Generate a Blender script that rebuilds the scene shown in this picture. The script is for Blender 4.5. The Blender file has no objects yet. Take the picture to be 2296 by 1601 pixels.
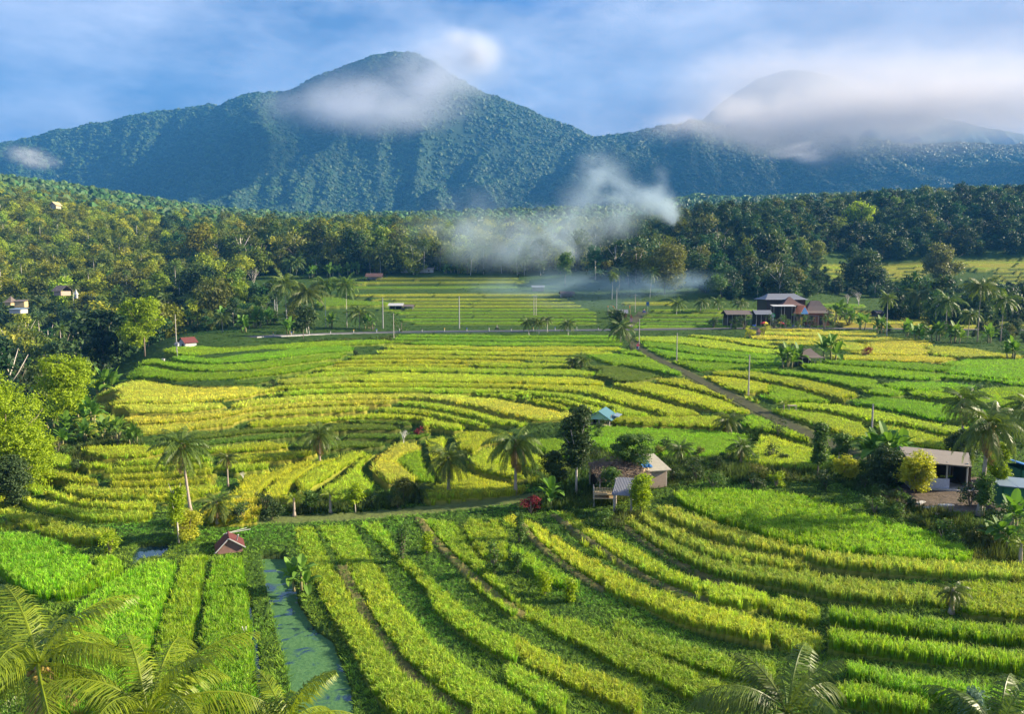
import bpy, math, random
import numpy as np
from mathutils import Vector, Matrix
R = math.radians
rng = np.random.default_rng(7)
random.seed(7)
SC = bpy.context.scene
COL = SC.collection

# ------------------------------------------------------------------ camera
F, CX, CY = 1640.0, 1148.0, 800.5          # focal length and centre in units of a 2296 px wide picture
PITCH = R(5.93)                            # camera looks this much below the horizontal
cd = bpy.data.cameras.new("camera"); cam = bpy.data.objects.new("camera", cd); COL.objects.link(cam)
cam.location = (0, 0, 0); cam.rotation_euler = (R(90) - PITCH, 0, 0)
cd.sensor_width = 36; cd.lens = 36 * F / 2296.0; cd.clip_start = 0.5; cd.clip_end = 30000
SC.camera = cam

# ------------------------------------------------------------------ light
SUN_EL, SUN_AZ = R(24), R(86)              # azimuth clockwise from +Y (the way the camera looks)
SUN_DIR = Vector((math.sin(SUN_AZ) * math.cos(SUN_EL), math.cos(SUN_AZ) * math.cos(SUN_EL), math.sin(SUN_EL)))
sd = bpy.data.lights.new("sun", 'SUN'); sun = bpy.data.objects.new("sun", sd); COL.objects.link(sun)
sd.energy = 5.0; sd.angle = R(0.6); sd.color = (1.0, 0.85, 0.62)
sun.rotation_euler = SUN_DIR.to_track_quat('Z', 'Y').to_euler()
SC.view_settings.view_transform = 'Standard'; SC.view_settings.look = 'None'
SC.view_settings.exposure = 2.42; SC.view_settings.gamma = 1.0
SC.render.engine = 'CYCLES'
cy = SC.cycles
cy.max_bounces = 6; cy.diffuse_bounces = 2; cy.glossy_bounces = 2; cy.transmission_bounces = 4
cy.transparent_max_bounces = 8; cy.volume_bounces = 1; cy.caustics_reflective = False; cy.caustics_refractive = False
cy.use_denoising = True; cy.use_adaptive_sampling = True; cy.adaptive_threshold = 0.02
cy.volume_step_rate = 1.0; cy.volume_max_steps = 96; cy.sample_clamp_indirect = 3.0

def node(nt, typ, loc=None, **kw):
    n = nt.nodes.new(typ)
    for k, v in kw.items():
        if k.startswith('i_'):
            key = k[2:]
            n.inputs[int(key) if key.isdigit() else key.replace('_', ' ')].default_value = v
        else:
            setattr(n, k, v)
    return n

def math_n(nt, op, a, b=None, clamp=False):
    n = nt.nodes.new('ShaderNodeMath'); n.operation = op; n.use_clamp = clamp
    for i, v in enumerate((a, b)):
        if v is None: continue
        if isinstance(v, (int, float)): n.inputs[i].default_value = v
        else: nt.links.new(v, n.inputs[i])
    return n.outputs[0]

def vmath(nt, op, a, b=None, s=None):
    n = nt.nodes.new('ShaderNodeVectorMath'); n.operation = op
    for i, v in enumerate((a, b)):
        if v is None: continue
        if isinstance(v, (tuple, list)): n.inputs[i].default_value = v
        else: nt.links.new(v, n.inputs[i])
    if s is not None:
        if isinstance(s, (int, float)): n.inputs['Scale'].default_value = s
        else: nt.links.new(s, n.inputs['Scale'])
    return n.outputs['Value'] if op in ('LENGTH', 'DOT_PRODUCT', 'DISTANCE') else n.outputs['Vector']

def mixc(nt, fac, a, b, blend='MIX'):
    n = nt.nodes.new('ShaderNodeMix'); n.data_type = 'RGBA'; n.blend_type = blend
    for sock, v in ((n.inputs[0], fac), (n.inputs[6], a), (n.inputs[7], b)):
        if isinstance(v, (int, float)): sock.default_value = v
        elif isinstance(v, (tuple, list)): sock.default_value = (v[0], v[1], v[2], 1)
        else: nt.links.new(v, sock)
    return n.outputs[2]

# ------------------------------------------------------------------ pixels and rays (2296 x 1601 picture units)
def pix_dir(px, py):
    """direction through a picture point, scaled so that y (depth) is 1"""
    a = (np.asarray(px, float) - CX) / F; b = (CY - np.asarray(py, float)) / F
    c, s = math.cos(PITCH), math.sin(PITCH)
    y = c + b * s; z = -s + b * c
    return a / y, z / y
def to_pix(x, y, z):
    c, s = math.cos(PITCH), math.sin(PITCH)
    d = y * c - z * s; u = y * s + z * c
    return CX + F * x / d, CY - F * u / d
def dirv(px, py):
    u, w = pix_dir(px, py); v = Vector((float(u), 1.0, float(w))); return v.normalized()

# ------------------------------------------------------------------ sky
world = bpy.data.worlds.new("World"); SC.world = world; world.use_nodes = True
nt = world.node_tree; nt.nodes.clear()
wo = node(nt, 'ShaderNodeOutputWorld'); bg = node(nt, 'ShaderNodeBackground')
sky = node(nt, 'ShaderNodeTexSky'); sky.sky_type = 'NISHITA'; sky.sun_disc = False
sky.sun_elevation = SUN_EL; sky.sun_rotation = SUN_AZ; sky.altitude = 600; sky.air_density = 1.1; sky.dust_density = 0.3; sky.ozone_density = 4.0
tc = node(nt, 'ShaderNodeTexCoord'); D = tc.outputs['Generated']
def wnoise(scale, detail, rough, stretch=(1, 1, 1), off=(0, 0, 0)):
    m = node(nt, 'ShaderNodeMapping'); m.inputs['Scale'].default_value = stretch; m.inputs['Location'].default_value = off
    nt.links.new(D, m.inputs['Vector'])
    n = node(nt, 'ShaderNodeTexNoise'); n.inputs['Scale'].default_value = scale; n.inputs['Detail'].default_value = detail; n.inputs['Roughness'].default_value = rough
    nt.links.new(m.outputs[0], n.inputs['Vector']); return n.outputs['Fac'], n.outputs['Color']
_, wcol = wnoise(3.0, 3, 0.6)
warp = vmath(nt, 'SCALE', vmath(nt, 'SUBTRACT', wcol, (0.5, 0.5, 0.5)), s=0.16)
DW = vmath(nt, 'ADD', D, warp)
f1, _ = wnoise(6.0, 6, 0.6, (1, 1, 2.6), (3.1, 0, 0.3))
f2, _ = wnoise(2.2, 4, 0.5, (1, 1, 2.2), (0.4, 2, 1.3))
cover = None
# cloud banks of the sky: (px, py, radius across, radius up, strength)
BANKS = [(120, 120, 380, 90, .95), (450, 40, 500, 60, .55), (520, 170, 260, 42, .85), (60, 232, 200, 22, .8), (330, 50, 260, 40, .4), (820, 50, 260, 60, .35),
         (1080, 80, 90, 45, .6), (1370, 215, 150, 70, .55), (1650, 170, 220, 110, .95), (1900, 150, 260, 120, 1.0), (2120, 190, 260, 100, 1.0), (2300, 180, 260, 130, 1.0),
         (1850, 270, 420, 60, 1.0), (2200, 280, 260, 60, .95), (2150, 40, 200, 60, .6), (1600, 60, 120, 40, .3)]
for (px, py, rx, rz, st) in BANKS:
    c = dirv(px, py)
    d = vmath(nt, 'SUBTRACT', DW, tuple(c))
    d = vmath(nt, 'MULTIPLY', d, (F / rx, F / rx, F / rz))
    l = vmath(nt, 'LENGTH', d)
    g = math_n(nt, 'MULTIPLY', math_n(nt, 'EXPONENT', math_n(nt, 'MULTIPLY', math_n(nt, 'MULTIPLY', l, l), -0.8)), st)
    if cover is None: cover = g
    else: cover = math_n(nt, 'SUBTRACT', 1.0, math_n(nt, 'MULTIPLY', math_n(nt, 'SUBTRACT', 1.0, cover), math_n(nt, 'SUBTRACT', 1.0, g)))
tex = math_n(nt, 'ADD', math_n(nt, 'MULTIPLY', f1, 1.3), math_n(nt, 'MULTIPLY', f2, 1.3))
cov = math_n(nt, 'SUBTRACT', math_n(nt, 'ADD', math_n(nt, 'MULTIPLY', cover, 1.15), math_n(nt, 'MULTIPLY', tex, 1.1)), 0.84, True)
cov = math_n(nt, 'MINIMUM', cov, 0.96)
# warm light where the clouds stand towards the sun
cs = dirv(2330, 190)
dd = vmath(nt, 'LENGTH', vmath(nt, 'MULTIPLY', vmath(nt, 'SUBTRACT', DW, tuple(cs)), (F / 480, F / 480, F / 170)))
warm = math_n(nt, 'EXPONENT', math_n(nt, 'MULTIPLY', math_n(nt, 'MULTIPLY', dd, dd), -0.9))
lit = mixc(nt, math_n(nt, 'MULTIPLY', math_n(nt, 'SUBTRACT', f1, .28), 1.9, True), (0.16, 0.20, 0.36), (0.98, 0.97, 1.08))
ccol = mixc(nt, warm, lit, (0.98, 0.80, 0.68))
ccol = vmath(nt, 'SCALE', ccol, s=0.265)
skyc = vmath(nt, 'SCALE', vmath(nt, 'MULTIPLY', sky.outputs[0], (0.27, 0.62, 1.30)), s=0.031)
fin = mixc(nt, cov, skyc, ccol)
nt.links.new(fin, bg.inputs['Color']); bg.inputs['Strength'].default_value = 1.0
nt.links.new(bg.outputs[0], wo.inputs['Surface'])

# ------------------------------------------------------------------ helpers for objects
def tag(o, label=None, cat=None, group=None, kind=None):
    if label: o['label'] = label
    if cat: o['category'] = cat
    if group: o['group'] = group
    if kind: o['kind'] = kind
    return o
def empty(name, loc, rz=0.0, label=None, cat=None, group=None):
    o = bpy.data.objects.new(name, None); COL.objects.link(o); o.empty_display_size = 0.3
    o.location = loc; o.rotation_euler = (0, 0, rz); return tag(o, label, cat, group)
def mesh_np(name, V, faces, nper, mat=None, cols=None, smooth=False, colname='Col'):
    """mesh from arrays: V (n,3), faces (m,nper) ints; cols per vertex (n,3)"""
    me = bpy.data.meshes.new(name)
    V = np.ascontiguousarray(V, np.float32); faces = np.ascontiguousarray(faces, np.int32)
    me.vertices.add(len(V)); me.vertices.foreach_set('co', V.ravel())
    me.loops.add(faces.size); me.loops.foreach_set('vertex_index', faces.ravel())
    m = len(faces); me.polygons.add(m)
    me.polygons.foreach_set('loop_start', np.arange(0, m * nper, nper, dtype=np.int32))
    me.polygons.foreach_set('loop_total', np.full(m, nper, np.int32))
    if smooth: me.polygons.foreach_set('use_smooth', np.ones(m, bool))
    if cols is not None:
        a = me.attributes.new(colname, 'FLOAT_COLOR', 'POINT')
        c4 = np.ones((len(V), 4), np.float32); c4[:, :3] = cols; a.data.foreach_set('color', c4.ravel())
    me.update(calc_edges=True)
    if mat: me.materials.append(mat)
    return me
def obj(name, me, parent=None, loc=(0, 0, 0), rot=(0, 0, 0)):
    o = bpy.data.objects.new(name, me); COL.objects.link(o)
    o.location = loc; o.rotation_euler = rot
    if parent: o.parent = parent
    return o

class MB:
    """collects boxes, tubes and sheets into one mesh"""
    def __init__(s): s.v = []; s.f = []
    def add(s, vs, fs):
        n = len(s.v); s.v += [tuple(v) for v in vs]; s.f += [tuple(i + n for i in f) for f in fs]; return s
    def box(s, c, d, rot=None):
        x, y, z = d[0] / 2, d[1] / 2, d[2] / 2
        vs = [Vector((sx * x, sy * y, sz * z)) for sz in (-1, 1) for sy in (-1, 1) for sx in (-1, 1)]
        if rot is not None:
            M = rot if isinstance(rot, Matrix) else Matrix.Rotation(rot, 3, 'Z'); vs = [M @ v for v in vs]
        vs = [v + Vector(c) for v in vs]
        return s.add(vs, [(0, 2, 3, 1), (4, 5, 7, 6), (0, 1, 5, 4), (2, 6, 7, 3), (0, 4, 6, 2), (1, 3, 7, 5)])
    def tube(s, pts, rad, n=6, cap=True):
        pts = [Vector(p) for p in pts]
        if isinstance(rad, (int, float)): rad = [rad] * len(pts)
        rings = []; base = len(s.v)
        for i, p in enumerate(pts):
            t = (pts[min(i + 1, len(pts) - 1)] - pts[max(i - 1, 0)]); t = t.normalized() if t.length > 1e-9 else Vector((0, 0, 1))
            a = t.cross(Vector((0, 1, 0)) if abs(t.y) < .9 else Vector((1, 0, 0))).normalized(); b = t.cross(a)
            for k in range(n):
                th = 2 * math.pi * k / n; s.v.append(tuple(p + (a * math.cos(th) + b * math.sin(th)) * rad[i]))
        for i in range(len(pts) - 1):
            for k in range(n):
                A = base + i * n + k; B = base + i * n + (k + 1) % n; s.f.append((A, B, B + n, A + n))
        if cap:
            s.f.append(tuple(base + k for k in range(n))[::-1]); s.f.append(tuple(base + (len(pts) - 1) * n + k for k in range(n)))
        return s
    def slab(s, quad, th):
        """a sheet with four or three corners and a thickness downwards"""
        q = [Vector(p) for p in quad]; nrm = (q[1] - q[0]).cross(q[2] - q[0]).normalized()
        if nrm.z < 0: q.reverse(); nrm = -nrm
        n = len(q); vs = q + [p - nrm * th for p in q]
        return s.add(vs, [tuple(range(n)), tuple(range(2 * n - 1, n - 1, -1))] + [(i, n + i, n + (i + 1) % n, (i + 1) % n)[::1] for i in range(n)])
    def mesh(s, name, mat=None, smooth=False):
        me = bpy.data.meshes.new(name); me.from_pydata(s.v, [], s.f); me.validate(); me.update()
        if smooth: me.polygons.foreach_set('use_smooth', [True] * len(me.polygons))
        if mat: me.materials.append(mat)
        return me
    def build(s, name, mat, parent=None, smooth=False, loc=(0, 0, 0)):
        return obj(name, s.mesh(name, mat, smooth), parent, loc)

# ------------------------------------------------------------------ materials
def mat_new(name):
    m = bpy.data.materials.new(name); m.use_nodes = True; t = m.node_tree
    return m, t, t.nodes['Principled BSDF'], t.nodes['Material Output']
def simple(name, col, rough=0.7, noise=0.25, scale=4.0, metal=0.0, bump=0.0, stretch=(1, 1, 1), spec=0.3):
    m, t, b, o = mat_new(name)
    c = node(t, 'ShaderNodeTexCoord'); mp = node(t, 'ShaderNodeMapping'); mp.inputs['Scale'].default_value = stretch
    t.links.new(c.outputs['Object'], mp.inputs['Vector'])
    n = node(t, 'ShaderNodeTexNoise'); n.inputs['Scale'].default_value = scale; n.inputs['Detail'].default_value = 4; n.inputs['Roughness'].default_value = 0.65
    t.links.new(mp.outputs[0], n.inputs['Vector'])
    k = math_n(t, 'ADD', math_n(t, 'MULTIPLY', n.outputs['Fac'], 2 * noise), 1 - noise)
    t.links.new(vmath(t, 'SCALE', tuple(col), s=k), b.inputs['Base Color'])
    b.inputs['Roughness'].default_value = rough; b.inputs['Metallic'].default_value = metal; b.inputs['Specular IOR Level'].default_value = spec
    if bump:
        bp = node(t, 'ShaderNodeBump'); bp.inputs['Strength'].default_value = bump; bp.inputs['Distance'].default_value = 0.05
        t.links.new(n.outputs['Fac'], bp.inputs['Height']); t.links.new(bp.outputs[0], b.inputs['Normal'])
    return m
def leafy(name, col, col2=None, rough=0.55, trans=0.35, var=0.45, use_attr=False, objvar=0.0, scale=0.6, tcol=None):
    """foliage: diffuse and translucent, varied leaf by leaf, patch by patch and tree by tree"""
    m, t, b, o = mat_new(name)
    geo = node(t, 'ShaderNodeNewGeometry'); oi = node(t, 'ShaderNodeObjectInfo')
    col2 = col2 or tuple(c * 0.55 for c in col)
    c = node(t, 'ShaderNodeTexCoord')
    n = node(t, 'ShaderNodeTexNoise'); n.inputs['Scale'].default_value = scale; n.inputs['Detail'].default_value = 3
    t.links.new(c.outputs['Object'], n.inputs['Vector'])
    if use_attr:
        at = node(t, 'ShaderNodeAttribute'); at.attribute_name = 'Col'; base = at.outputs['Color']
        base = vmath(t, 'SCALE', base, s=math_n(t, 'ADD', math_n(t, 'MULTIPLY', geo.outputs['Random Per Island'], var), 1 - var / 2))
    else:
        fac = math_n(t, 'ADD', math_n(t, 'MULTIPLY', geo.outputs['Random Per Island'], 0.55), math_n(t, 'MULTIPLY', n.outputs['Fac'], 0.5), True)
        base = mixc(t, fac, tuple(col2), tuple(col))
    if objvar:
        hs = node(t, 'ShaderNodeHueSaturation'); t.links.new(base, hs.inputs['Color'])
        t.links.new(math_n(t, 'ADD', math_n(t, 'MULTIPLY', oi.outputs['Random'], 0.07 * objvar), 0.5 - 0.012 * objvar), hs.inputs['Hue'])
        rv = math_n(t, 'FRACT', math_n(t, 'MULTIPLY', oi.outputs['Random'], 7.31))
        t.links.new(math_n(t, 'ADD', math_n(t, 'MULTIPLY', rv, 1.0 * objvar), 1 - 0.45 * objvar), hs.inputs['Value'])
        base = hs.outputs[0]
    t.links.new(base, b.inputs['Base Color']); b.inputs['Roughness'].default_value = rough; b.inputs['Specular IOR Level'].default_value = 0.25
    tr = node(t, 'ShaderNodeBsdfTranslucent'); t.links.new(vmath(t, 'MULTIPLY', base, tcol or (1.5, 1.5, 0.7)), tr.inputs['Color'])
    mx = node(t, 'ShaderNodeMixShader'); mx.inputs[0].default_value = trans
    t.links.new(b.outputs[0], mx.inputs[1]); t.links.new(tr.outputs[0], mx.inputs[2]); t.links.new(mx.outputs[0], o.inputs['Surface'])
    return m
# ------------------------------------------------------------------ lie of the land
# control points (px, py, 'h' metres below the camera | 'Y' metres away)
CP = []
for px in (-500, 0, 600, 1148, 1700, 2296, 2800):
    r = px > 1900
    CP += [(px, 2300, 'h', 20.6), (px, 1750, 'h', 20.2 - .4 * r), (px, 1600, 'h', 20.0 - .5 * r), (px, 1400, 'h', 19.8 - .9 * r)]
CP += [(p, 1180, 'h', h) for p, h in ((-500, 19.8), (0, 19.6), (600, 19.4), (1148, 19.2), (1700, 18.2), (2296, 17.4), (2800, 17.0))]
CP += [(p, 1100, 'h', h) for p, h in ((0, 19.4), (600, 19.1), (1148, 18.8), (1700, 17.8), (2296, 17.1), (2800, 16.6))]
CP += [(p, 1000, 'h', h) for p, h in ((110, 19.0), (600, 18.6), (1148, 18.3), (1700, 17.3), (2296, 16.5), (2800, 16.0))]
CP += [(p, 900, 'h', h) for p, h in ((260, 18.2), (700, 17.8), (1148, 17.5), (1700, 16.7), (2296, 15.8), (2800, 15.4))]
CP += [(p, 820, 'h', h) for p, h in ((335, 17.2), (700, 16.9), (1148, 16.7), (1700, 15.9), (2296, 15.1), (2800, 14.8))]
CP += [(p, 772, 'h', h) for p, h in ((420, 16.4), (700, 16.3), (1148, 16.1), (1700, 15.3), (2100, 15.0))]
CP += [(700, 749, 'h', 15.9), (900, 744.5, 'h', 15.8), (1148, 742, 'h', 15.7), (1400, 739, 'h', 15.5), (1600, 737, 'h', 15.3), (1900, 735, 'h', 15.2), (2200, 738, 'h', 15.4)]
# the ravine on the left
CP += [(-300, 1050, 'h', 20.5), (0, 1010, 'h', 21.5), (150, 930, 'h', 24), (60, 900, 'h', 26), (-300, 900, 'h', 25), (250, 850, 'h', 24), (100, 800, 'h', 29), (300, 780, 'h', 26), (-300, 780, 'h', 27),
       (380, 755, 'Y', 215), (100, 700, 'Y', 330), (-300, 700, 'Y', 300), (450, 700, 'Y', 300), (100, 620, 'Y', 420), (450, 640, 'Y', 390), (-300, 600, 'Y', 400), (100, 540, 'Y', 520), (400, 560, 'Y', 520), (-300, 500, 'Y', 500),
       (50, 455, 'Y', 700), (-300, 400, 'Y', 700), (400, 490, 'Y', 800), (200, 440, 'Y', 950), (-300, 380, 'Y', 950)]
# beyond the road
CP += [(900, 725, 'Y', 252), (1148, 722, 'Y', 255), (1400, 722, 'Y', 255), (600, 715, 'Y', 268), (1148, 690, 'Y', 292), (800, 690, 'Y', 292), (1400, 690, 'Y', 292), (650, 665, 'Y', 330), (1148, 655, 'Y', 345), (1400, 665, 'Y', 325),
       (700, 628, 'Y', 400), (900, 622, 'Y', 405), (1148, 622, 'Y', 400), (1350, 640, 'Y', 370), (600, 590, 'Y', 450), (900, 575, 'Y', 470), (1200, 580, 'Y', 470), (600, 545, 'Y', 540), (900, 530, 'Y', 560), (1250, 550, 'Y', 540),
       (700, 530, 'Y', 700), (1100, 530, 'Y', 720), (1600, 700, 'Y', 275), (1600, 672, 'Y', 315), (1550, 610, 'Y', 390), (1500, 560, 'Y', 440), (1600, 510, 'Y', 490), (1600, 515, 'Y', 620),
       (1850, 712, 'Y', 270), (2050, 700, 'Y', 300), (2296, 700, 'Y', 300), (1850, 665, 'Y', 345), (2100, 672, 'Y', 340), (1900, 640, 'Y', 395), (2200, 640, 'Y', 395), (1950, 598, 'Y', 440), (2250, 588, 'Y', 440), (2600, 690, 'Y', 300), (2600, 600, 'Y', 420),
       (1800, 520, 'Y', 490), (2100, 500, 'Y', 510), (2400, 500, 'Y', 510), (1850, 480, 'Y', 560), (2150, 462, 'Y', 570), (2500, 460, 'Y', 570), (1850, 490, 'Y', 720), (2200, 475, 'Y', 740), (2700, 480, 'Y', 740),
       (600, 500, 'Y', 1000), (1100, 500, 'Y', 1000), (1600, 480, 'Y', 1000), (2100, 450, 'Y', 1000), (2700, 440, 'Y', 1000), (500, 480, 'Y', 1250), (1100, 480, 'Y', 1250), (1700, 455, 'Y', 1250), (2300, 430, 'Y', 1250)]
cu, cv, cz = [], [], []
for (px, py, k, v) in CP:
    u, w = pix_dir(px, py); Y = v if k == 'Y' else -v / w
    cu.append(float(u)); cv.append(math.log(Y)); cz.append(float(w) * Y)
cu, cv, cz = map(np.array, (cu, cv, cz))
def _phi(d2): return 0.5 * d2 * np.log(d2 + 1e-12)
def _fit(lam=0.002):
    n = len(cu); d2 = (cu[:, None] - cu) ** 2 + ((cv[:, None] - cv) * 0.6) ** 2
    K = _phi(d2) + lam * np.eye(n); P = np.c_[np.ones(n), cu, cv]
    A = np.block([[K, P], [P.T, np.zeros((3, 3))]]); return np.linalg.solve(A, np.r_[cz, 0, 0, 0])
_W = _fit()
def H0(x, y):
    x = np.asarray(x, float); y = np.asarray(y, float); shp = np.broadcast(x, y).shape
    x = np.broadcast_to(x, shp).ravel(); y = np.broadcast_to(y, shp).ravel()
    yy = np.clip(y, 16, 1400); u = np.clip(x / yy, -1.15, 1.15); v = np.log(yy); out = np.empty(len(x))
    for i in range(0, len(x), 60000):
        s = slice(i, i + 60000)
        d2 = (u[s, None] - cu) ** 2 + ((v[s, None] - cv) * 0.6) ** 2
        out[s] = _phi(d2) @ _W[:-3] + _W[-3] + _W[-2] * u[s] + _W[-1] * v[s]
    return out.reshape(shp)
_YS = np.exp(np.linspace(math.log(18), math.log(1300), 900))
def ground(px, py, h=0.0, land=None):
    """where the sight line through picture point(s) meets the land (h metres above it)"""
    px = np.atleast_1d(np.asarray(px, float)); py = np.atleast_1d(np.asarray(py, float))
    u, w = pix_dir(px, py)
    Z = (land or H0)(u[:, None] * _YS, np.broadcast_to(_YS, (len(u), len(_YS)))) + h
    dlt = w[:, None] * _YS - Z                      # > 0: sight line above the land
    below = dlt < 0; k = np.argmax(below, axis=1); k = np.where(below.any(axis=1), k, len(_YS) - 1); k = np.maximum(k, 1)
    i = np.arange(len(u)); a = dlt[i, k - 1]; b = dlt[i, k]; t = np.clip(a / (a - b + 1e-12), 0, 1)
    Y = _YS[k - 1] * (1 - t) + _YS[k] * t
    return np.c_[u * Y, Y, w * Y]

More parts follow.
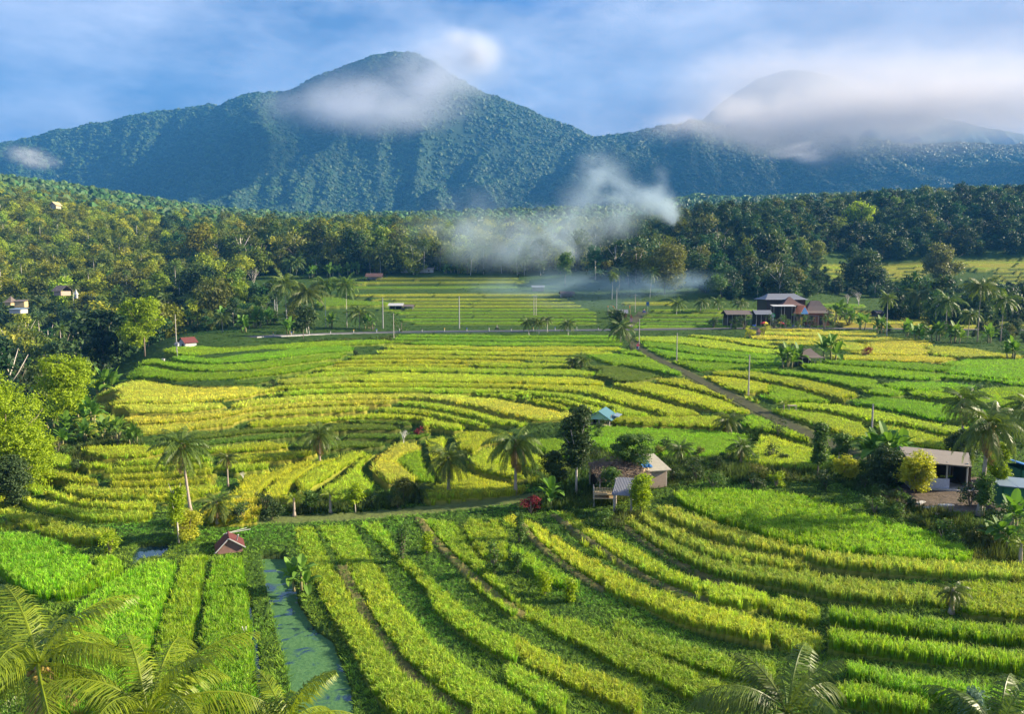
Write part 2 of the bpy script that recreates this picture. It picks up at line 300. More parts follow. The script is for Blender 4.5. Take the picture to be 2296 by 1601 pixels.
# ------------------------------------------------------------------ rice terraces: strips read off as (x, far edge of the crop, foot of the crop)
A_ = lambda X, y: (X * 0.25842, 754.5 + y * 0.25842)
B_ = lambda X, y: (X * 0.27779, 1156.2 + y * 0.27779)
C_ = lambda X, y: (X * 0.25177, 365.1 + y * 0.25177)
STR = {  # colour class, crop height -> strips
('A', 'g', .66): [
 [(1560,118,160),(1700,88,158),(2213,68,100),(2713,45,95),(3500,40,72)],
 [(1530,186,214),(1900,176,218),(2213,140,196),(2700,108,165),(2940,100,150)],
 [(1350,226,280),(1700,222,285),(2213,214,272),(2700,175,238),(2920,158,215)],
 [(1285,286,375),(1700,290,358),(2213,288,346),(2500,258,330),(2880,222,270)],
 [(3550,-12,8),(4426,-14,6),(5250,-8,12)],[(3500,12,34),(4426,12,35),(5300,18,38)],[(3400,45,74),(4426,42,74),(5290,45,75)],
 [(5187,150,190),(5400,148,232),(5600,172,285),(5750,210,322),(5858,268,325)],
 [(5430,108,140),(5600,140,176)],
 [(6480,722,780),(6700,700,805),(6900,775,870),(7000,828,900)],
 [(5580,55,90),(5900,72,135),(6200,98,165),(6660,138,192)],[(5670,100,165),(5900,140,192),(6200,168,217),(6500,192,228),(6660,198,242)],
 [(5890,206,245),(6070,214,292),(6300,222,284),(6600,248,292)],
 [(6680,398,500),(6900,440,570),(7140,520,575)],[(6790,303,337),(7100,318,372),(7400,350,440),(7600,398,492),(7770,438,512)],
 [(7140,245,290),(7500,262,332),(7900,300,365),(8300,312,378),(8850,382,412)],[(7270,210,246),(7700,215,272),(8150,230,302),(8280,240,300)],
 [(8250,192,372),(8500,187,384),(8880,195,398)],[(7370,540,570),(7600,530,622),(7900,535,672),(8200,578,742),(8300,610,742)],
 [(7560,395,465),(7900,400,472),(8200,410,442),(8290,425,455)],
 [(7990,476,532),(8260,488,572),(8500,470,592),(8880,445,600)],
],
('A', 'm', .66): [
 [(3450,96,115),(4000,86,112),(4426,82,118),(4900,80,118),(5290,86,118)],
 [(3400,128,162),(4426,125,156),(5250,122,150)],[(3060,172,204),(4426,165,190),(5000,170,215)],[(2930,216,238),(3500,206,235),(4426,200,224)],
 [(2870,246,268),(3400,238,262),(4060,236,262)],[(4085,232,264),(4810,230,264)],
 [(2740,285,305),(3400,270,300),(4426,270,310),(5160,272,326)],[(2590,315,346),(3030,308,352)],
 [(3040,338,405),(3500,335,410),(4426,332,396),(5100,340,398),(5195,352,398)],
 [(2390,420,455),(3400,418,455),(4426,402,440),(5200,405,478),(5377,448,560),(5627,512,640),(5800,560,690),(5930,608,660)],
 [(2320,462,500),(3300,456,500),(4426,446,488),(4830,482,512),(5070,506,556),(5280,566,620),(5480,610,690),(5600,640,682)],
 [(4200,492,524),(4426,500,534),(4680,536,576),(4900,586,640)],
 [(4575,505,540),(4880,525,585),(5130,590,645),(5190,615,650)],
 [(3500,567,586),(3800,585,637),(4050,620,692),(4250,690,762),(4340,738,770)],[(3300,620,650),(3600,620,667),(3880,648,732),(4060,690,770),(4230,738,790)],
 [(2213,692,766),(2800,690,746),(3300,672,722),(3660,680,722),(3850,718,782),(3990,752,800)],
 [(1930,938,1000),(2213,944,990),(2500,935,985)],[(1900,1030,1078),(2213,1015,1078),(2640,1010,1072)],[(1860,1103,1152),(2213,1100,1180),(2330,1092,1172)],
 [(860,992,1055),(1000,978,1056),(1240,994,1052)],[(460,1090,1140),(550,1085,1152),(690,1098,1140)],[(694,1096,1136),(800,1085,1152),(980,1108,1152)],
 [(1010,1072,1132),(1300,1058,1116),(1840,1045,1100)],[(900,1148,1202),(1300,1108,1172),(1830,1095,1160)],
 [(390,1142,1200),(500,1172,1262),(650,1198,1278),(860,1233,1272)],[(960,1214,1262),(1400,1184,1238),(1830,1172,1212)],
 [(970,1256,1322),(1400,1238,1304),(1840,1208,1290)],[(600,1284,1332),(850,1328,1392),(1150,1318,1392),(1500,1300,1372),(1830,1260,1340)],
 [(165,1270,1352),(270,1253,1362),(425,1288,1340)],[(400,1328,1392),(560,1378,1452),(750,1398,1492),(1000,1428,1512),(1310,1436,1512)],
 [(1160,1390,1432),(1400,1368,1440),(1500,1390,1430)],[(148,1380,1442),(280,1398,1502),(450,1438,1532),(650,1498,1572),(900,1508,1602),(1230,1508,1602)],
 [(-300,1350,1410),(0,1340,1402),(80,1370,1502),(150,1450,1510)],[(-300,1430,1540),(60,1500,1560),(300,1530,1590),(560,1590,1640)],
 [(5385,395,432),(5650,385,502),(5900,428,582),(6100,488,622),(6350,562,642)],[(5720,360,386),(5880,356,432),(6100,438,492),(6300,500,562),(6410,545,610)],
 [(5400,690,752),(5600,688,782),(6000,685,785),(6200,690,792),(6290,725,792)],
 [(5535,8,46),(5930,5,70),(6200,22,106),(6660,82,136)],
 [(6170,345,402),(6350,345,442),(6500,370,490),(6664,392,500)],[(6360,300,332),(6550,308,372),(6700,312,388),(6900,338,442),(7100,388,502),(7300,458,562),(7330,520,580)],
 [(6050,-6,18),(6300,8,46),(6660,28,90)],
 [(7030,590,626),(7250,580,662),(7540,620,722),(7850,698,772),(8100,738,832),(8200,795,852)],
 [(6870,640,702),(7100,648,762),(7300,698,822),(7480,785,862)],[(7700,762,832),(7950,798,902),(8180,885,950)],
],
('A', 'y', .66): [
 [(1000,505,560),(1180,436,592),(1400,430,575),(1700,428,548),(2213,420,498),(2390,425,485)],
 [(2420,345,406),(3030,340,406)],
 [(1200,592,676),(1600,572,646),(1970,560,614)],[(1995,550,605),(2213,523,568),(2700,508,560),(3300,504,564),(3700,504,548),(4000,510,587),(4250,520,642),(4440,560,692),(4700,600,702),(4915,668,697)],
 [(1080,700,772),(1500,668,727),(1900,638,692),(2213,580,630),(2800,568,616),(3348,566,612)],
 [(1105,770,822),(1500,730,792),(1900,698,762),(2213,636,690),(2800,622,680),(3160,612,662)],
 [(1000,515,560),(900,590,640)],
 [(7530,18,150),(7700,8,156),(7900,20,152),(8050,98,150)],[(7980,65,132),(8300,88,182),(8500,128,182),(8700,155,182)],[(7360,170,202),(7700,165,206),(8200,165,222)],
 [(6690,-88,-54),(6900,-82,-52),(7040,-60,-40)],[(6640,-50,-18),(6950,-46,-14),(7300,-50,-15),(7500,-48,-14)],[(6640,-8,26),(7000,-6,30),(7300,-6,30),(7480,0,30)],
 [(6700,36,66),(7100,36,72),(7400,40,120),(7500,50,130)],
 [(890,700,760),(1060,760,830)],
],
('A', 'd', .45): [
 [(1780,830,870),(2213,780,832),(2700,780,832),(3200,754,822),(3400,762,832)],[(1850,884,918),(2213,850,884),(2600,852,886)],[(3080,846,882),(3500,832,882),(3640,850,880)],
 [(2560,902,970),(3050,905,962),(3300,920,960)],[(5205,255,340),(5400,255,402),(5650,300,372)],[(3000,715,745),(3500,740,772)],
 [(2213,345,400),(2390,330,395)],
],
('B', 'g', .85): [
 [(1330+4118,6,8),(1340+4118,8,12)],
 [(6697,790,932),(6977,780,972),(7377,790,1002),(7777,820,1042),(8264,870,1072)],[(6687,980,1132),(6977,990,1162),(7377,1040,1202),(7777,1100,1242),(8264,1150,1302)],
 [(6857,1280,1372),(7177,1290,1482),(7577,1330,1542),(7977,1400,1592),(8264,1420,1612)],[(6797,1450,1562),(7077,1490,1602),(7477,1560,1650)],
],
('B', 'm', .7): [
 [(4140,50,60),(4298,50,132),(4448,120,272),(4618,250,422),(4818,350,522),(5018,460,642),(5218,600,722),(5518,700,872),(5818,800,962),(6199,900,1052)],
 [(4568,0,30),(4718,60,202),(4918,130,332),(5118,240,442),(5318,380,532),(5518,480,642),(5718,560,702),(5968,620,762),(6199,680,802)],
 [(6177,680,802),(6527,760,862)],[(6177,900,1012),(6527,930,1112)],
 [(0,40,110),(100,95,112)],[(60,15,90),(240,8,100),(500,60,105)],[(380,98,150),(560,100,190),(700,110,230),(850,115,205)],
],
('B', 'x', .8): [   # heads turned over in the light
 [(5108,12,102),(5318,130,262),(5518,240,372),(5718,320,482),(5918,400,545),(6199,440,565),(6427,500,605),(6677,530,662),(6977,540,692),(7277,570,702),(7577,600,702)],
 [(5218,0,62),(5418,80,192),(5618,160,302),(5818,240,382),(6018,310,432),(6199,370,465),(6477,425,480)],
 [(5368,0,32),(5568,12,112),(5818,80,222),(6018,150,292),(6199,205,345),(6477,290,422),(6777,340,457),(7077,370,477),(7577,390,492),(7877,420,502),(8264,440,522)],
],
('B', 'w', .55): [   # yellower, thinner rice of the lower fan
 [(4178,710,792),(4368,750,882),(4618,800,1012),(4818,880,1112),(5018,980,1232),(5218,1090,1302),(5418,1180,1402),(5618,1290,1502),(5818,1380,1562)],
 [(5018,850,962),(5218,930,1092),(5418,1010,1152),(5618,1080,1232),(5818,1100,1292),(6018,1180,1332),(6199,1200,1352)],
 [(4140,960,1112),(4318,1060,1232),(4518,1150,1332),(4718,1260,1422),(4918,1370,1502),(5118,1480,1612)],
 [(4140,1240,1372),(4318,1320,1482),(4518,1420,1612)],
 [(7827,520,832),(8264,500,862)],
],
('C', 'm', .5): [
 [(3421,1022,1045),(3971,1016,1036),(4543,1010,1034)],[(3071,1060,1094),(3421,1048,1076),(3971,1046,1070),(4543,1040,1064),(4643,1050,1070)],
 [(3151,1170,1196),(3671,1164,1186),(4543,1158,1180),(4943,1158,1180)],
 [(2800+2840,1235,1262),(5943,1232,1262)],
 [(7295,932,952),(7535,930,950)],[(7375,962,982),(7535,960,980)],[(7400,995,1020),(7470,995,1020)],
 [(7795,930,948),(8305,912,932)],[(7895,958,974),(8305,945,962)],[(7895,984,1000),(8155,980,995)],[(7895,1008,1024),(8125,1012,1026)],[(7900,1036,1052),(8100,1040,1052)],
 [(8570,895,912),(9150,882,900)],[(8620,918,935),(9150,905,922)],[(8680,940,956),(9150,930,946)],[(8900,965,985),(9150,955,975)],[(8920,1000,1018),(9150,995,1012)],[(8880,1030,1048),(9150,1025,1045)],[(8880,1060,1080),(9150,1062,1082)],
],
('C', 'g', .5): [
 [(2920,1170,1300),(3100,1180,1290),(3420,1220,1290)],[(2940,1100,1125),(4543,1088,1108)],
 [(5772,1338,1368),(6600,1340,1366)],[(5740,1385,1408),(6600,1382,1404)],[(5700,1418,1440),(6600,1416,1438)],[(5720,1448,1464),(6600,1445,1462)],[(5900,1300,1325),(6650,1298,1320)],
 [(7400,1250,1285),(7600,1245,1285)],[(8300,1275,1300),(9150,1270,1300)],[(8300,1310,1335),(9150,1310,1340)],[(8250,1345,1375),(9150,1350,1380)],
],
('C', 'y', .5): [
 [(7440,1295,1390),(7600,1300,1470),(7800,1320,1475),(8100,1340,1460),(8150,1350,1440)],[(8450,1390,1440),(9150,1380,1430)],[(8400,1440,1480),(9150,1440,1470)],
],
}
for k in range(8):     # the level rows between the road and the far wood
    yy = 1204 + k * 30
    STR.setdefault(('C', 'm' if k < 3 else 'g', .5), []).append([(3300 + (k % 3) * 60 + k * 60, yy, yy + 22), (3900, yy - 2, yy + 21), (4543, yy - 4, yy + 19), (4960 + 60 * min(k, 4), yy - 3, yy + 18)])
# closed outlines of the parcels that are no strips
POL = {
('A', 'm', .66): [
 [(2213,1180),(2363,1140),(2643,1060),(2733,1070),(2513,1140),(2313,1270),(2263,1340),(2243,1400),(2200,1480),(2100,1500)],
 [(2313,1420),(2293,1330),(2463,1180),(2693,1080),(2953,1020),(2913,1060),(2713,1130),(2543,1250),(2430,1400)],
 [(2573,1260),(2713,1110),(2833,1060),(3013,990),(3173,985),(3083,1050),(2933,1150),(2813,1210),(2693,1270),(2600,1330)],
 [(2990,1210),(3100,1060),(3210,985),(3263,968),(3180,1040),(3120,1110),(3080,1200),(3110,1270),(2960,1330),(2850,1320)],
 [(3723,870),(3813,850),(3790,950),(3850,1060),(3960,1180),(4100,1230),(4300,1260),(4200,1330),(3950,1340),(3850,1280),(3790,1160),(3740,1040)],
 [(4120,1000),(4200,940),(4426,1000),(4426,1190),(4250,1150),(4120,1080)],
 [(4480,1000),(4660,1000),(4700,1060),(4690,1110),(4560,1120),(4480,1080)],
 [(4020,840),(4150,820),(4220,850),(4160,940),(4100,1000),(4020,960)],
 [(6570,930),(6640,860),(6760,900),(6900,960),(7000,1010),(6960,1060),(6700,1040),(6580,990)],
],
('A', 'y', .66): [[(3443,920),(3563,908),(3663,930),(3620,960),(3500,1000),(3420,1070),(3520,1150),(3600,1215),(3620,1262),(3443,1232),(3273,1162),(3226,1100),(3263,1050),(3393,970)],],
('A', 'g', .5): [[(3640,955),(3655,1050),(3683,1130),(3743,1190),(3793,1250),(3640,1262),(3540,1150),(3440,1070),(3510,1005)],
 [(5140,800),(5400,795),(5900,790),(6200,800),(6450,852),(6520,905),(6300,950),(5900,965),(5400,962),(5150,930)],
 [(4700,960),(4840,920),(4950,960),(4900,1010),(4720,1010)],],
('B', 'l', .8): [  # the big young fields
 [(0,140),(200,130),(380,150),(560,230),(690,310),(722,400),(700,480),(500,560),(390,640),(250,600),(100,520),(0,450),(-300,400),(-300,160)],
 [(760,330),(900,310),(1000,400),(800,540),(560,640),(430,650),(500,575),(720,490)],
 [(1060,400),(1200,345),(1390,330),(1405,420),(1290,760),(1200,1080),(1120,1250),(900,1600),(500,1600),(480,1300),(520,1000),(640,700),(850,540)],
 [(1470,320),(1650,290),(1640,420),(1570,800),(1520,1050),(1480,1300),(1400,1500),(1180,1500),(1250,1200),(1310,850),(1420,480)],
 [(1730,310),(1940,300),(1985,600),(2030,1000),(2045,1260),(2060,1480),(1900,1560),(1560,1560),(1600,1150),(1640,900),(1665,560)],
 [(5440,-208),(5800,-235),(6177,-240),(6430,-225),(6630,-170),(6900,-70),(7200,15),(7500,95),(7730,195),(7850,280),(7850,380),(7500,372),(7000,350),(6700,330),(6400,250),(6177,170),(5900,70),(5650,-30),(5480,-130)],
],
('B', 'w', .55): [
 [(2409,65),(2499,65),(2559,200),(2619,350),(2699,500),(2799,650),(2889,800),(2979,950),(3119,1100),(3189,1300),(3409,1450),(3559,1600),(3239,1600),(3109,1450),(3009,1300),(2919,1100),(2829,950),(2729,800),(2649,650),(2579,500),(2499,350),(2444,200)],
 [(2599,60),(2839,60),(2949,300),(3079,500),(3179,700),(3349,900),(3539,1100),(3809,1300),(4059,1450),(4259,1600),(3799,1600),(3619,1450),(3409,1300),(3209,1100),(3079,900),(2959,700),(2839,500),(2759,300)],
 [(2934,40),(3050,40),(3119,150),(3159,250),(3239,330),(3349,450),(3499,600),(3559,750),(3739,900),(3959,1050),(4140,1130),(4140,1000),(3900,900),(3700,750),(3559,620),(3400,560),(3310,600),(3389,750),(3539,900),(3739,1050),(3959,1200),(4140,1330),(4140,1240),(3900,1130),(3700,1020),(3500,860),(3389,760),(3309,600),(3169,450),(3119,330),(3049,250),(2989,150)][:14],
 [(3459,20),(3619,20),(3759,150),(3809,300),(3929,450),(4059,600),(4150,700),(4150,780),(3919,600),(3779,450),(3679,300),(3539,150)],
 [(3790,30),(3990,30),(4060,120),(4060,320),(3960,330),(3830,260),(3770,130)],
],
('B', 'g', .66): [
 [(4138,220),(4270,290),(4370,350),(4520,440),(4700,560),(4560,560),(4360,500),(4260,420),(4140,380)],
],
}
STR[('B', 'g', .85)] = STR[('B', 'g', .85)][1:]
TR = {'A': A_, 'B': B_, 'C': C_}
CLS = {'g': (0.28, 0.48, 0.02), 'm': (0.50, 0.59, 0.04), 'y': (0.60, 0.62, 0.07), 'd': (0.17, 0.27, 0.03), 'l': (0.27, 0.50, 0.012), 'x': (0.40, 0.53, 0.06), 'w': (0.36, 0.48, 0.025)}
class Parcel: pass
PARCELS = []
def add_parcel(P, cls, h):
    p = Parcel(); p.P = P; p.cls = cls; p.h = h; p.c_y = float(P[:, 1].mean())
    c = P[:, :2].mean(0); z0 = H0(P[:, 0], P[:, 1])
    A = np.c_[P[:, :2] - c, np.ones(len(P))]; sol, *_ = np.linalg.lstsq(A, z0, rcond=None)
    p.c = c; p.g = sol[:2] * 0.08; p.z = sol[2] - 0.05; p.col = np.array(CLS[cls]) * (1 + rng.uniform(-.12, .12)) * np.array([1 + rng.uniform(-.12, .12), 1, 1])
    p.bb = (P[:, 0].min(), P[:, 0].max(), P[:, 1].min(), P[:, 1].max()); PARCELS.append(p)
def zone_shrink(P): return P
for (zone, cls, h), strips in STR.items():
    for st in strips:
        st = sorted(st); lim = {'A': 8840, 'B': 8240, 'C': 9140}[zone]
        if st[-1][0] >= lim: st.append((st[-1][0] + 1500, st[-1][1], st[-1][2]))      # the fields run on past the frame
        if st[0][0] <= 0: st.insert(0, (-1200, st[0][1], st[0][2]))
        xs = np.array([s[0] for s in st], float); X = np.linspace(xs[0], xs[-1], max(2, int((xs[-1] - xs[0]) / 45) + 2))
        yt = np.interp(X, xs, [s[1] for s in st]); yb = np.interp(X, xs, [s[2] for s in st])
        px, pyt = TR[zone](X, yt); _, pyb = TR[zone](X, yb)
        hh = h * (0.85 if zone == 'A' else 1)
        near = ground(px, pyb - 0.4); far = ground(px, pyt, hh)
        mind = np.maximum(1.2, near[:, 1] * 0.012)
        far[:, 1] = np.maximum(far[:, 1], near[:, 1] + mind); far[:, 0] = near[:, 0] / near[:, 1] * far[:, 1]
        add_parcel(np.r_[near, far[::-1]], cls, h)
for (zone, cls, h), pols in POL.items():
    for pl in pols:
        a = np.array(pl, float); px, py = TR[zone](a[:, 0], a[:, 1])
        add_parcel(ground(px, py, h * 0.6), cls, h)
def inside(P, x, y):
    c = np.zeros(x.shape, bool); n = len(P); j = n - 1
    for i in range(n):
        xi, yi, xj, yj = P[i, 0], P[i, 1], P[j, 0], P[j, 1]
        c ^= ((yi > y) != (yj > y)) & (x < (xj - xi) * (y - yi) / (yj - yi + 1e-12) + xi); j = i
    return c

# paths and roads: centre line in the picture, half width in metres
def line_on_ground(pts, step=2.0):
    a = np.array(pts, float); P = ground(a[:, 0], a[:, 1]); d = np.r_[0, np.cumsum(np.hypot(*np.diff(P[:, :2], axis=0).T))]
    t = np.arange(0, d[-1], step); t = np.r_[t, d[-1]]; out = np.c_[np.interp(t, d, P[:, 0]), np.interp(t, d, P[:, 1])]
    for _ in range(4): out[1:-1] = (out[:-2] + 2 * out[1:-1] + out[2:]) / 4
    return out
ROAD = line_on_ground([(560, 756), (700, 749), (800, 746.5), (900, 744.5), (1148, 742.5), (1400, 739.5), (1600, 737.5), (1750, 736.5), (1900, 736.5), (2080, 738), (2320, 741)], 3.0)
TRACK = line_on_ground([tuple(A_(x, y)) for x, y in ((5395, -50), (5465, 15), (5560, 110), (5740, 215), (5960, 320), (6110, 405), (6330, 510), (6500, 600), (6640, 680), (6850, 770), (7050, 860), (7250, 960), (7420, 1040))])
LANE = line_on_ground([(1402, 737), (1412, 727), (1428, 714), (1440, 706), (1442, 699)], 3.0)
FPATH = line_on_ground([(590, 1166), (760, 1160), (900, 1150), (1050, 1133), (1160, 1120), (1220, 1112)], 1.0)
DIRT = line_on_ground([tuple(B_(2059 + x, y)) for x, y in ((700, 420), (740, 520), (800, 640), (900, 830), (970, 940), (1070, 1080), (1170, 1210), (1320, 1350), (1440, 1460), (1570, 1550), (1720, 1640))], 0.6)
DIRT2 = line_on_ground([tuple(B_(x, y)) for x, y in ((4200, 50), (4280, 180), (4450, 330), (4600, 440), (4750, 540), (4850, 600))], 0.6)
DIRT3 = line_on_ground([tuple(B_(x, y)) for x, y in ((4470, 0), (4640, 130), (4850, 280), (5030, 400), (5250, 530), (5500, 640), (5700, 700))], 0.6)
DIRT4 = line_on_ground([tuple(B_(x, y)) for x, y in ((4950, 10), (5150, 190), (5350, 320), (5550, 440), (5750, 540), (5950, 600))], 0.6)
DIRT5 = line_on_ground([tuple(B_(2059 + x, y)) for x, y in ((1320, 30), (1430, 180), (1560, 320), (1700, 450), (1850, 580), (2000, 720), (2150, 800))], 0.6)
YARD = ground(*np.array([(1950, 1120), (2050, 1075), (2200, 1070), (2300, 1060), (2300, 1140), (2200, 1150), (2110, 1150), (2060, 1140)], float).T)
POND1 = ground(*np.array([B_(x, y) for x, y in ((1110, 235), (1200, 222), (1360, 215), (1368, 250), (1290, 320), (1140, 340), (1060, 388), (1080, 300))], float).T)
POND2 = ground(*np.array([B_(2059 + x, y) for x, y in ((48, 296), (150, 292), (240, 300), (300, 450), (335, 560), (350, 690), (420, 800), (480, 900), (620, 1000), (680, 1150), (730, 1280), (775, 1400), (790, 1700), (340, 1700), (300, 1500), (235, 1150), (190, 1000), (150, 850), (95, 600), (70, 450))], float).T)
POND3 = ground(*np.array([B_(x, y) for x, y in ((1985, 600), (2010, 600), (2075, 1000), (2100, 1260), (2110, 1560), (2075, 1560), (2050, 1260), (2030, 1000))], float).T)
PONDS = [POND1, POND2, POND3]
for P in PONDS: P[:, 2] = H0(P[:, :1].mean(), P[:, 1:2].mean()) - 0.25

# the sheet of land: a fan of cells that grow with distance
NU, NV = 1050, 800
US = np.linspace(-1.12, 1.12, NU)
VS = np.r_[np.linspace(3, 24, 40)[:-1], np.exp(np.linspace(math.log(24), math.log(1350), NV))]
GX = US[None, :] * VS[:, None] ; GY = np.broadcast_to(VS[:, None], GX.shape).copy()
# in front of the camera's feet the fan keeps some width
wid = np.maximum(VS, 20)[:, None]; GX = US[None, :] * wid
GZ = H0(GX, GY)
PID = np.full(GX.shape, -1, np.int32)
def window(bb, pad=0.5):
    r0 = np.searchsorted(VS, bb[2] - pad); r1 = np.searchsorted(VS, bb[3] + pad)
    return r0, r1
for i, p in enumerate(PARCELS):
    r0, r1 = window(p.bb)
    if r1 <= r0: continue
    m = inside(p.P, GX[r0:r1], GY[r0:r1]) & (PID[r0:r1] < 0)
    PID[r0:r1][m] = i
def seg_dist(P, X, Y):
    d = np.full(X.shape, 1e9)
    for a, b in zip(P, np.roll(P, -1, 0)):
        ab = b[:2] - a[:2]; l2 = ab @ ab + 1e-9; x = X - a[0]; y = Y - a[1]; t = np.clip((x * ab[0] + y * ab[1]) / l2, 0, 1); d = np.minimum(d, np.hypot(x - t * ab[0], y - t * ab[1]))
    return d
# let the crop spread to narrow banks between neighbouring parcels
D1 = np.full(GX.shape, 1e3, np.float32); D2 = D1.copy(); I1 = np.full(GX.shape, -1, np.int32)
for i, p in enumerate(PARCELS):
    far_ = p.c_y > 62; gr = 3.2 if far_ else (.6 if p.cls in 'mx' else .35 if p.cls == 'w' else .05); gr = gr if p.c_y < 240 else 4.5
    r0, r1 = window(p.bb, gr); c0 = np.searchsorted(US, (p.bb[0] - gr) / max(p.bb[2], 20) if p.bb[0] < 0 else (p.bb[0] - gr) / p.bb[3]) ; c1 = np.searchsorted(US, (p.bb[1] + gr) / max(p.bb[2] - gr, 20) if p.bb[1] > 0 else (p.bb[1] + gr) / p.bb[3])
    c0, c1 = max(0, c0 - 2), min(NU, c1 + 2)
    if r1 <= r0 or c1 <= c0: continue
    S = (slice(r0, r1), slice(c0, c1)); d = seg_dist(p.P, GX[S], GY[S]).astype(np.float32) / gr; d[inside(p.P, GX[S], GY[S])] = 0
    a = D1[S]; b = D2[S]; k = I1[S]; cl = d < a; b[:] = np.where(cl, a, np.minimum(b, d)); k[cl] = i; a[cl] = d[cl]
cyv = np.array([p.c_y for p in PARCELS]); gap = np.where(GY < 62, .5, np.where(GY < 240, .30 + .30 * np.clip(GY / 200, .3, 1), .4))
grow = (PID < 0) & (D1 < 1) & (D2 - D1 > gap) & (I1 >= 0)
PID[grow] = I1[grow]
def pz(i, x, y):
    p = PARCELS[i]; return p.z + p.g[0] * (x - p.c[0]) + p.g[1] * (y - p.c[1])
pzs = np.array([p.z for p in PARCELS]); pgx = np.array([p.g[0] for p in PARCELS]); pgy = np.array([p.g[1] for p in PARCELS]); pcx = np.array([p.c[0] for p in PARCELS]); pcy = np.array([p.c[1] for p in PARCELS])
inn = PID >= 0; I = PID[inn]
nz_far = rng.normal(0, 1, GX.shape) * 0.0
GZ0 = GZ.copy()
GZ[inn] = pzs[I] + pgx[I] * (GX[inn] - pcx[I]) + pgy[I] * (GY[inn] - pcy[I])
GZ[(PID == -1) & (GY > 64) & (GY < 234) & (D2 < 1.0)] -= .5
# never far off the lie of the land
GZ = np.clip(GZ, GZ0 - 1.3, GZ0 + 1.3)
def near_line(L, hw, X, Y, rows):
    """distance to a polyline, only over the given rows"""
    d = np.full(X.shape, 1e9)
    for a, b in zip(L[:-1], L[1:]):
        ab = b - a; l2 = ab @ ab
        r0 = np.searchsorted(VS, min(a[1], b[1]) - hw - .5); r1 = np.searchsorted(VS, max(a[1], b[1]) + hw + .5)
        if r1 <= r0: continue
        x = X[r0:r1] - a[0]; y = Y[r0:r1] - a[1]; t = np.clip((x * ab[0] + y * ab[1]) / l2, 0, 1)
        d[r0:r1] = np.minimum(d[r0:r1], np.hypot(x - t * ab[0], y - t * ab[1]))
    return d
GRASS = np.array((0.04, 0.085, 0.014)); DARKG = np.array((0.025, 0.055, 0.014)); SOIL = np.array((0.16, 0.115, 0.07)); WEED = np.array((0.10, 0.20, 0.03))
GC = np.empty(GX.shape + (3,)); GC[:] = GRASS
GC[GY > 480] = DARKG
pcol = np.array([p.col for p in PARCELS])
GC[inn] = pcol[I] * 0.35 + SOIL * 0.25
for L, hw, c in ((ROAD, 3.4, None), (TRACK, 1.5, (0.10, 0.12, 0.04)), (LANE, 2.0, None), (FPATH, 1.0, (0.12, 0.16, 0.05)), (DIRT, 0.36, (0.12, 0.125, 0.045)), (DIRT2, 0.3, (0.14, 0.14, 0.05)), (DIRT3, 0.3, (0.12, 0.125, 0.05)), (DIRT4, 0.3, (0.12, 0.12, 0.05)), (DIRT5, 0.34, (0.19, 0.18, 0.06))):
    d = near_line(L, hw + 1, GX, GY, None); m = d < hw
    GZ[m] = GZ0[m] + (0.12 if hw < 0.6 else 0.0); PID[m & (d < hw * .9)] = -2; PID[m & (rng.random(m.shape) < (.45 if hw < .6 else .22 if L is TRACK else 0))] = -1
    if c is not None: GC[m] = c
m = inside(YARD, GX, GY) & (GY < 120); GC[m] = (0.13, 0.11, 0.09); PID[m] = -2
for P in PONDS:
    r0, r1 = window((P[:, 0].min(), P[:, 0].max(), P[:, 1].min(), P[:, 1].max()))
    m = inside(P, GX[r0:r1], GY[r0:r1]); z = GZ[r0:r1]; z[m] = P[0, 2] - 0.3; PID[r0:r1][m] = -3; GC[r0:r1][m] = (0.05, 0.06, 0.03)
    # the banks come up out of the water
LANDX, LANDY, LANDZ = GX, GY, GZ
def land(x, y):
    """height of the built land (terraces included) at scalar or array places"""
    x = np.atleast_1d(np.asarray(x, float)); y = np.atleast_1d(np.asarray(y, float))
    r = np.clip(np.searchsorted(VS, y), 0, len(VS) - 1); w = np.maximum(y, 20); c = np.clip(np.round((x / w - US[0]) / (US[1] - US[0])).astype(int), 0, NU - 1)
    return LANDZ[r, c]
rough = rng.normal(0, 1, GX.shape); 
GZr = GZ + np.where(PID == -1, rough * 0.05, 0.0)
idx = np.arange(GX.size).reshape(GX.shape)
quads = np.c_[idx[:-1, :-1].ravel(), idx[:-1, 1:].ravel(), idx[1:, 1:].ravel(), idx[1:, :-1].ravel()]
m, t, b, o = mat_new("ground")
at = node(t, 'ShaderNodeAttribute'); at.attribute_name = 'Col'; tcg = node(t, 'ShaderNodeTexCoord')
n1 = node(t, 'ShaderNodeTexNoise'); n1.inputs['Scale'].default_value = 1.7; n1.inputs['Detail'].default_value = 6; n1.inputs['Roughness'].default_value = .7; t.links.new(tcg.outputs['Object'], n1.inputs['Vector'])
n2 = node(t, 'ShaderNodeTexNoise'); n2.inputs['Scale'].default_value = .12; n2.inputs['Detail'].default_value = 3; t.links.new(tcg.outputs['Object'], n2.inputs['Vector'])
base = vmath(t, 'SCALE', at.outputs['Color'], s=math_n(t, 'ADD', math_n(t, 'MULTIPLY', n1.outputs['Fac'], 1.3), 0.3))
base = mixc(t, math_n(t, 'MULTIPLY', n2.outputs['Fac'], 0.35), base, vmath(t, 'MULTIPLY', base, (1.5, 1.15, .8)))
t.links.new(base, b.inputs['Base Color']); b.inputs['Roughness'].default_value = .95; b.inputs['Specular IOR Level'].default_value = .1
bp = node(t, 'ShaderNodeBump'); bp.inputs['Strength'].default_value = .6; bp.inputs['Distance'].default_value = .2; t.links.new(n1.outputs['Fac'], bp.inputs['Height']); t.links.new(bp.outputs[0], b.inputs['Normal'])
MG = m
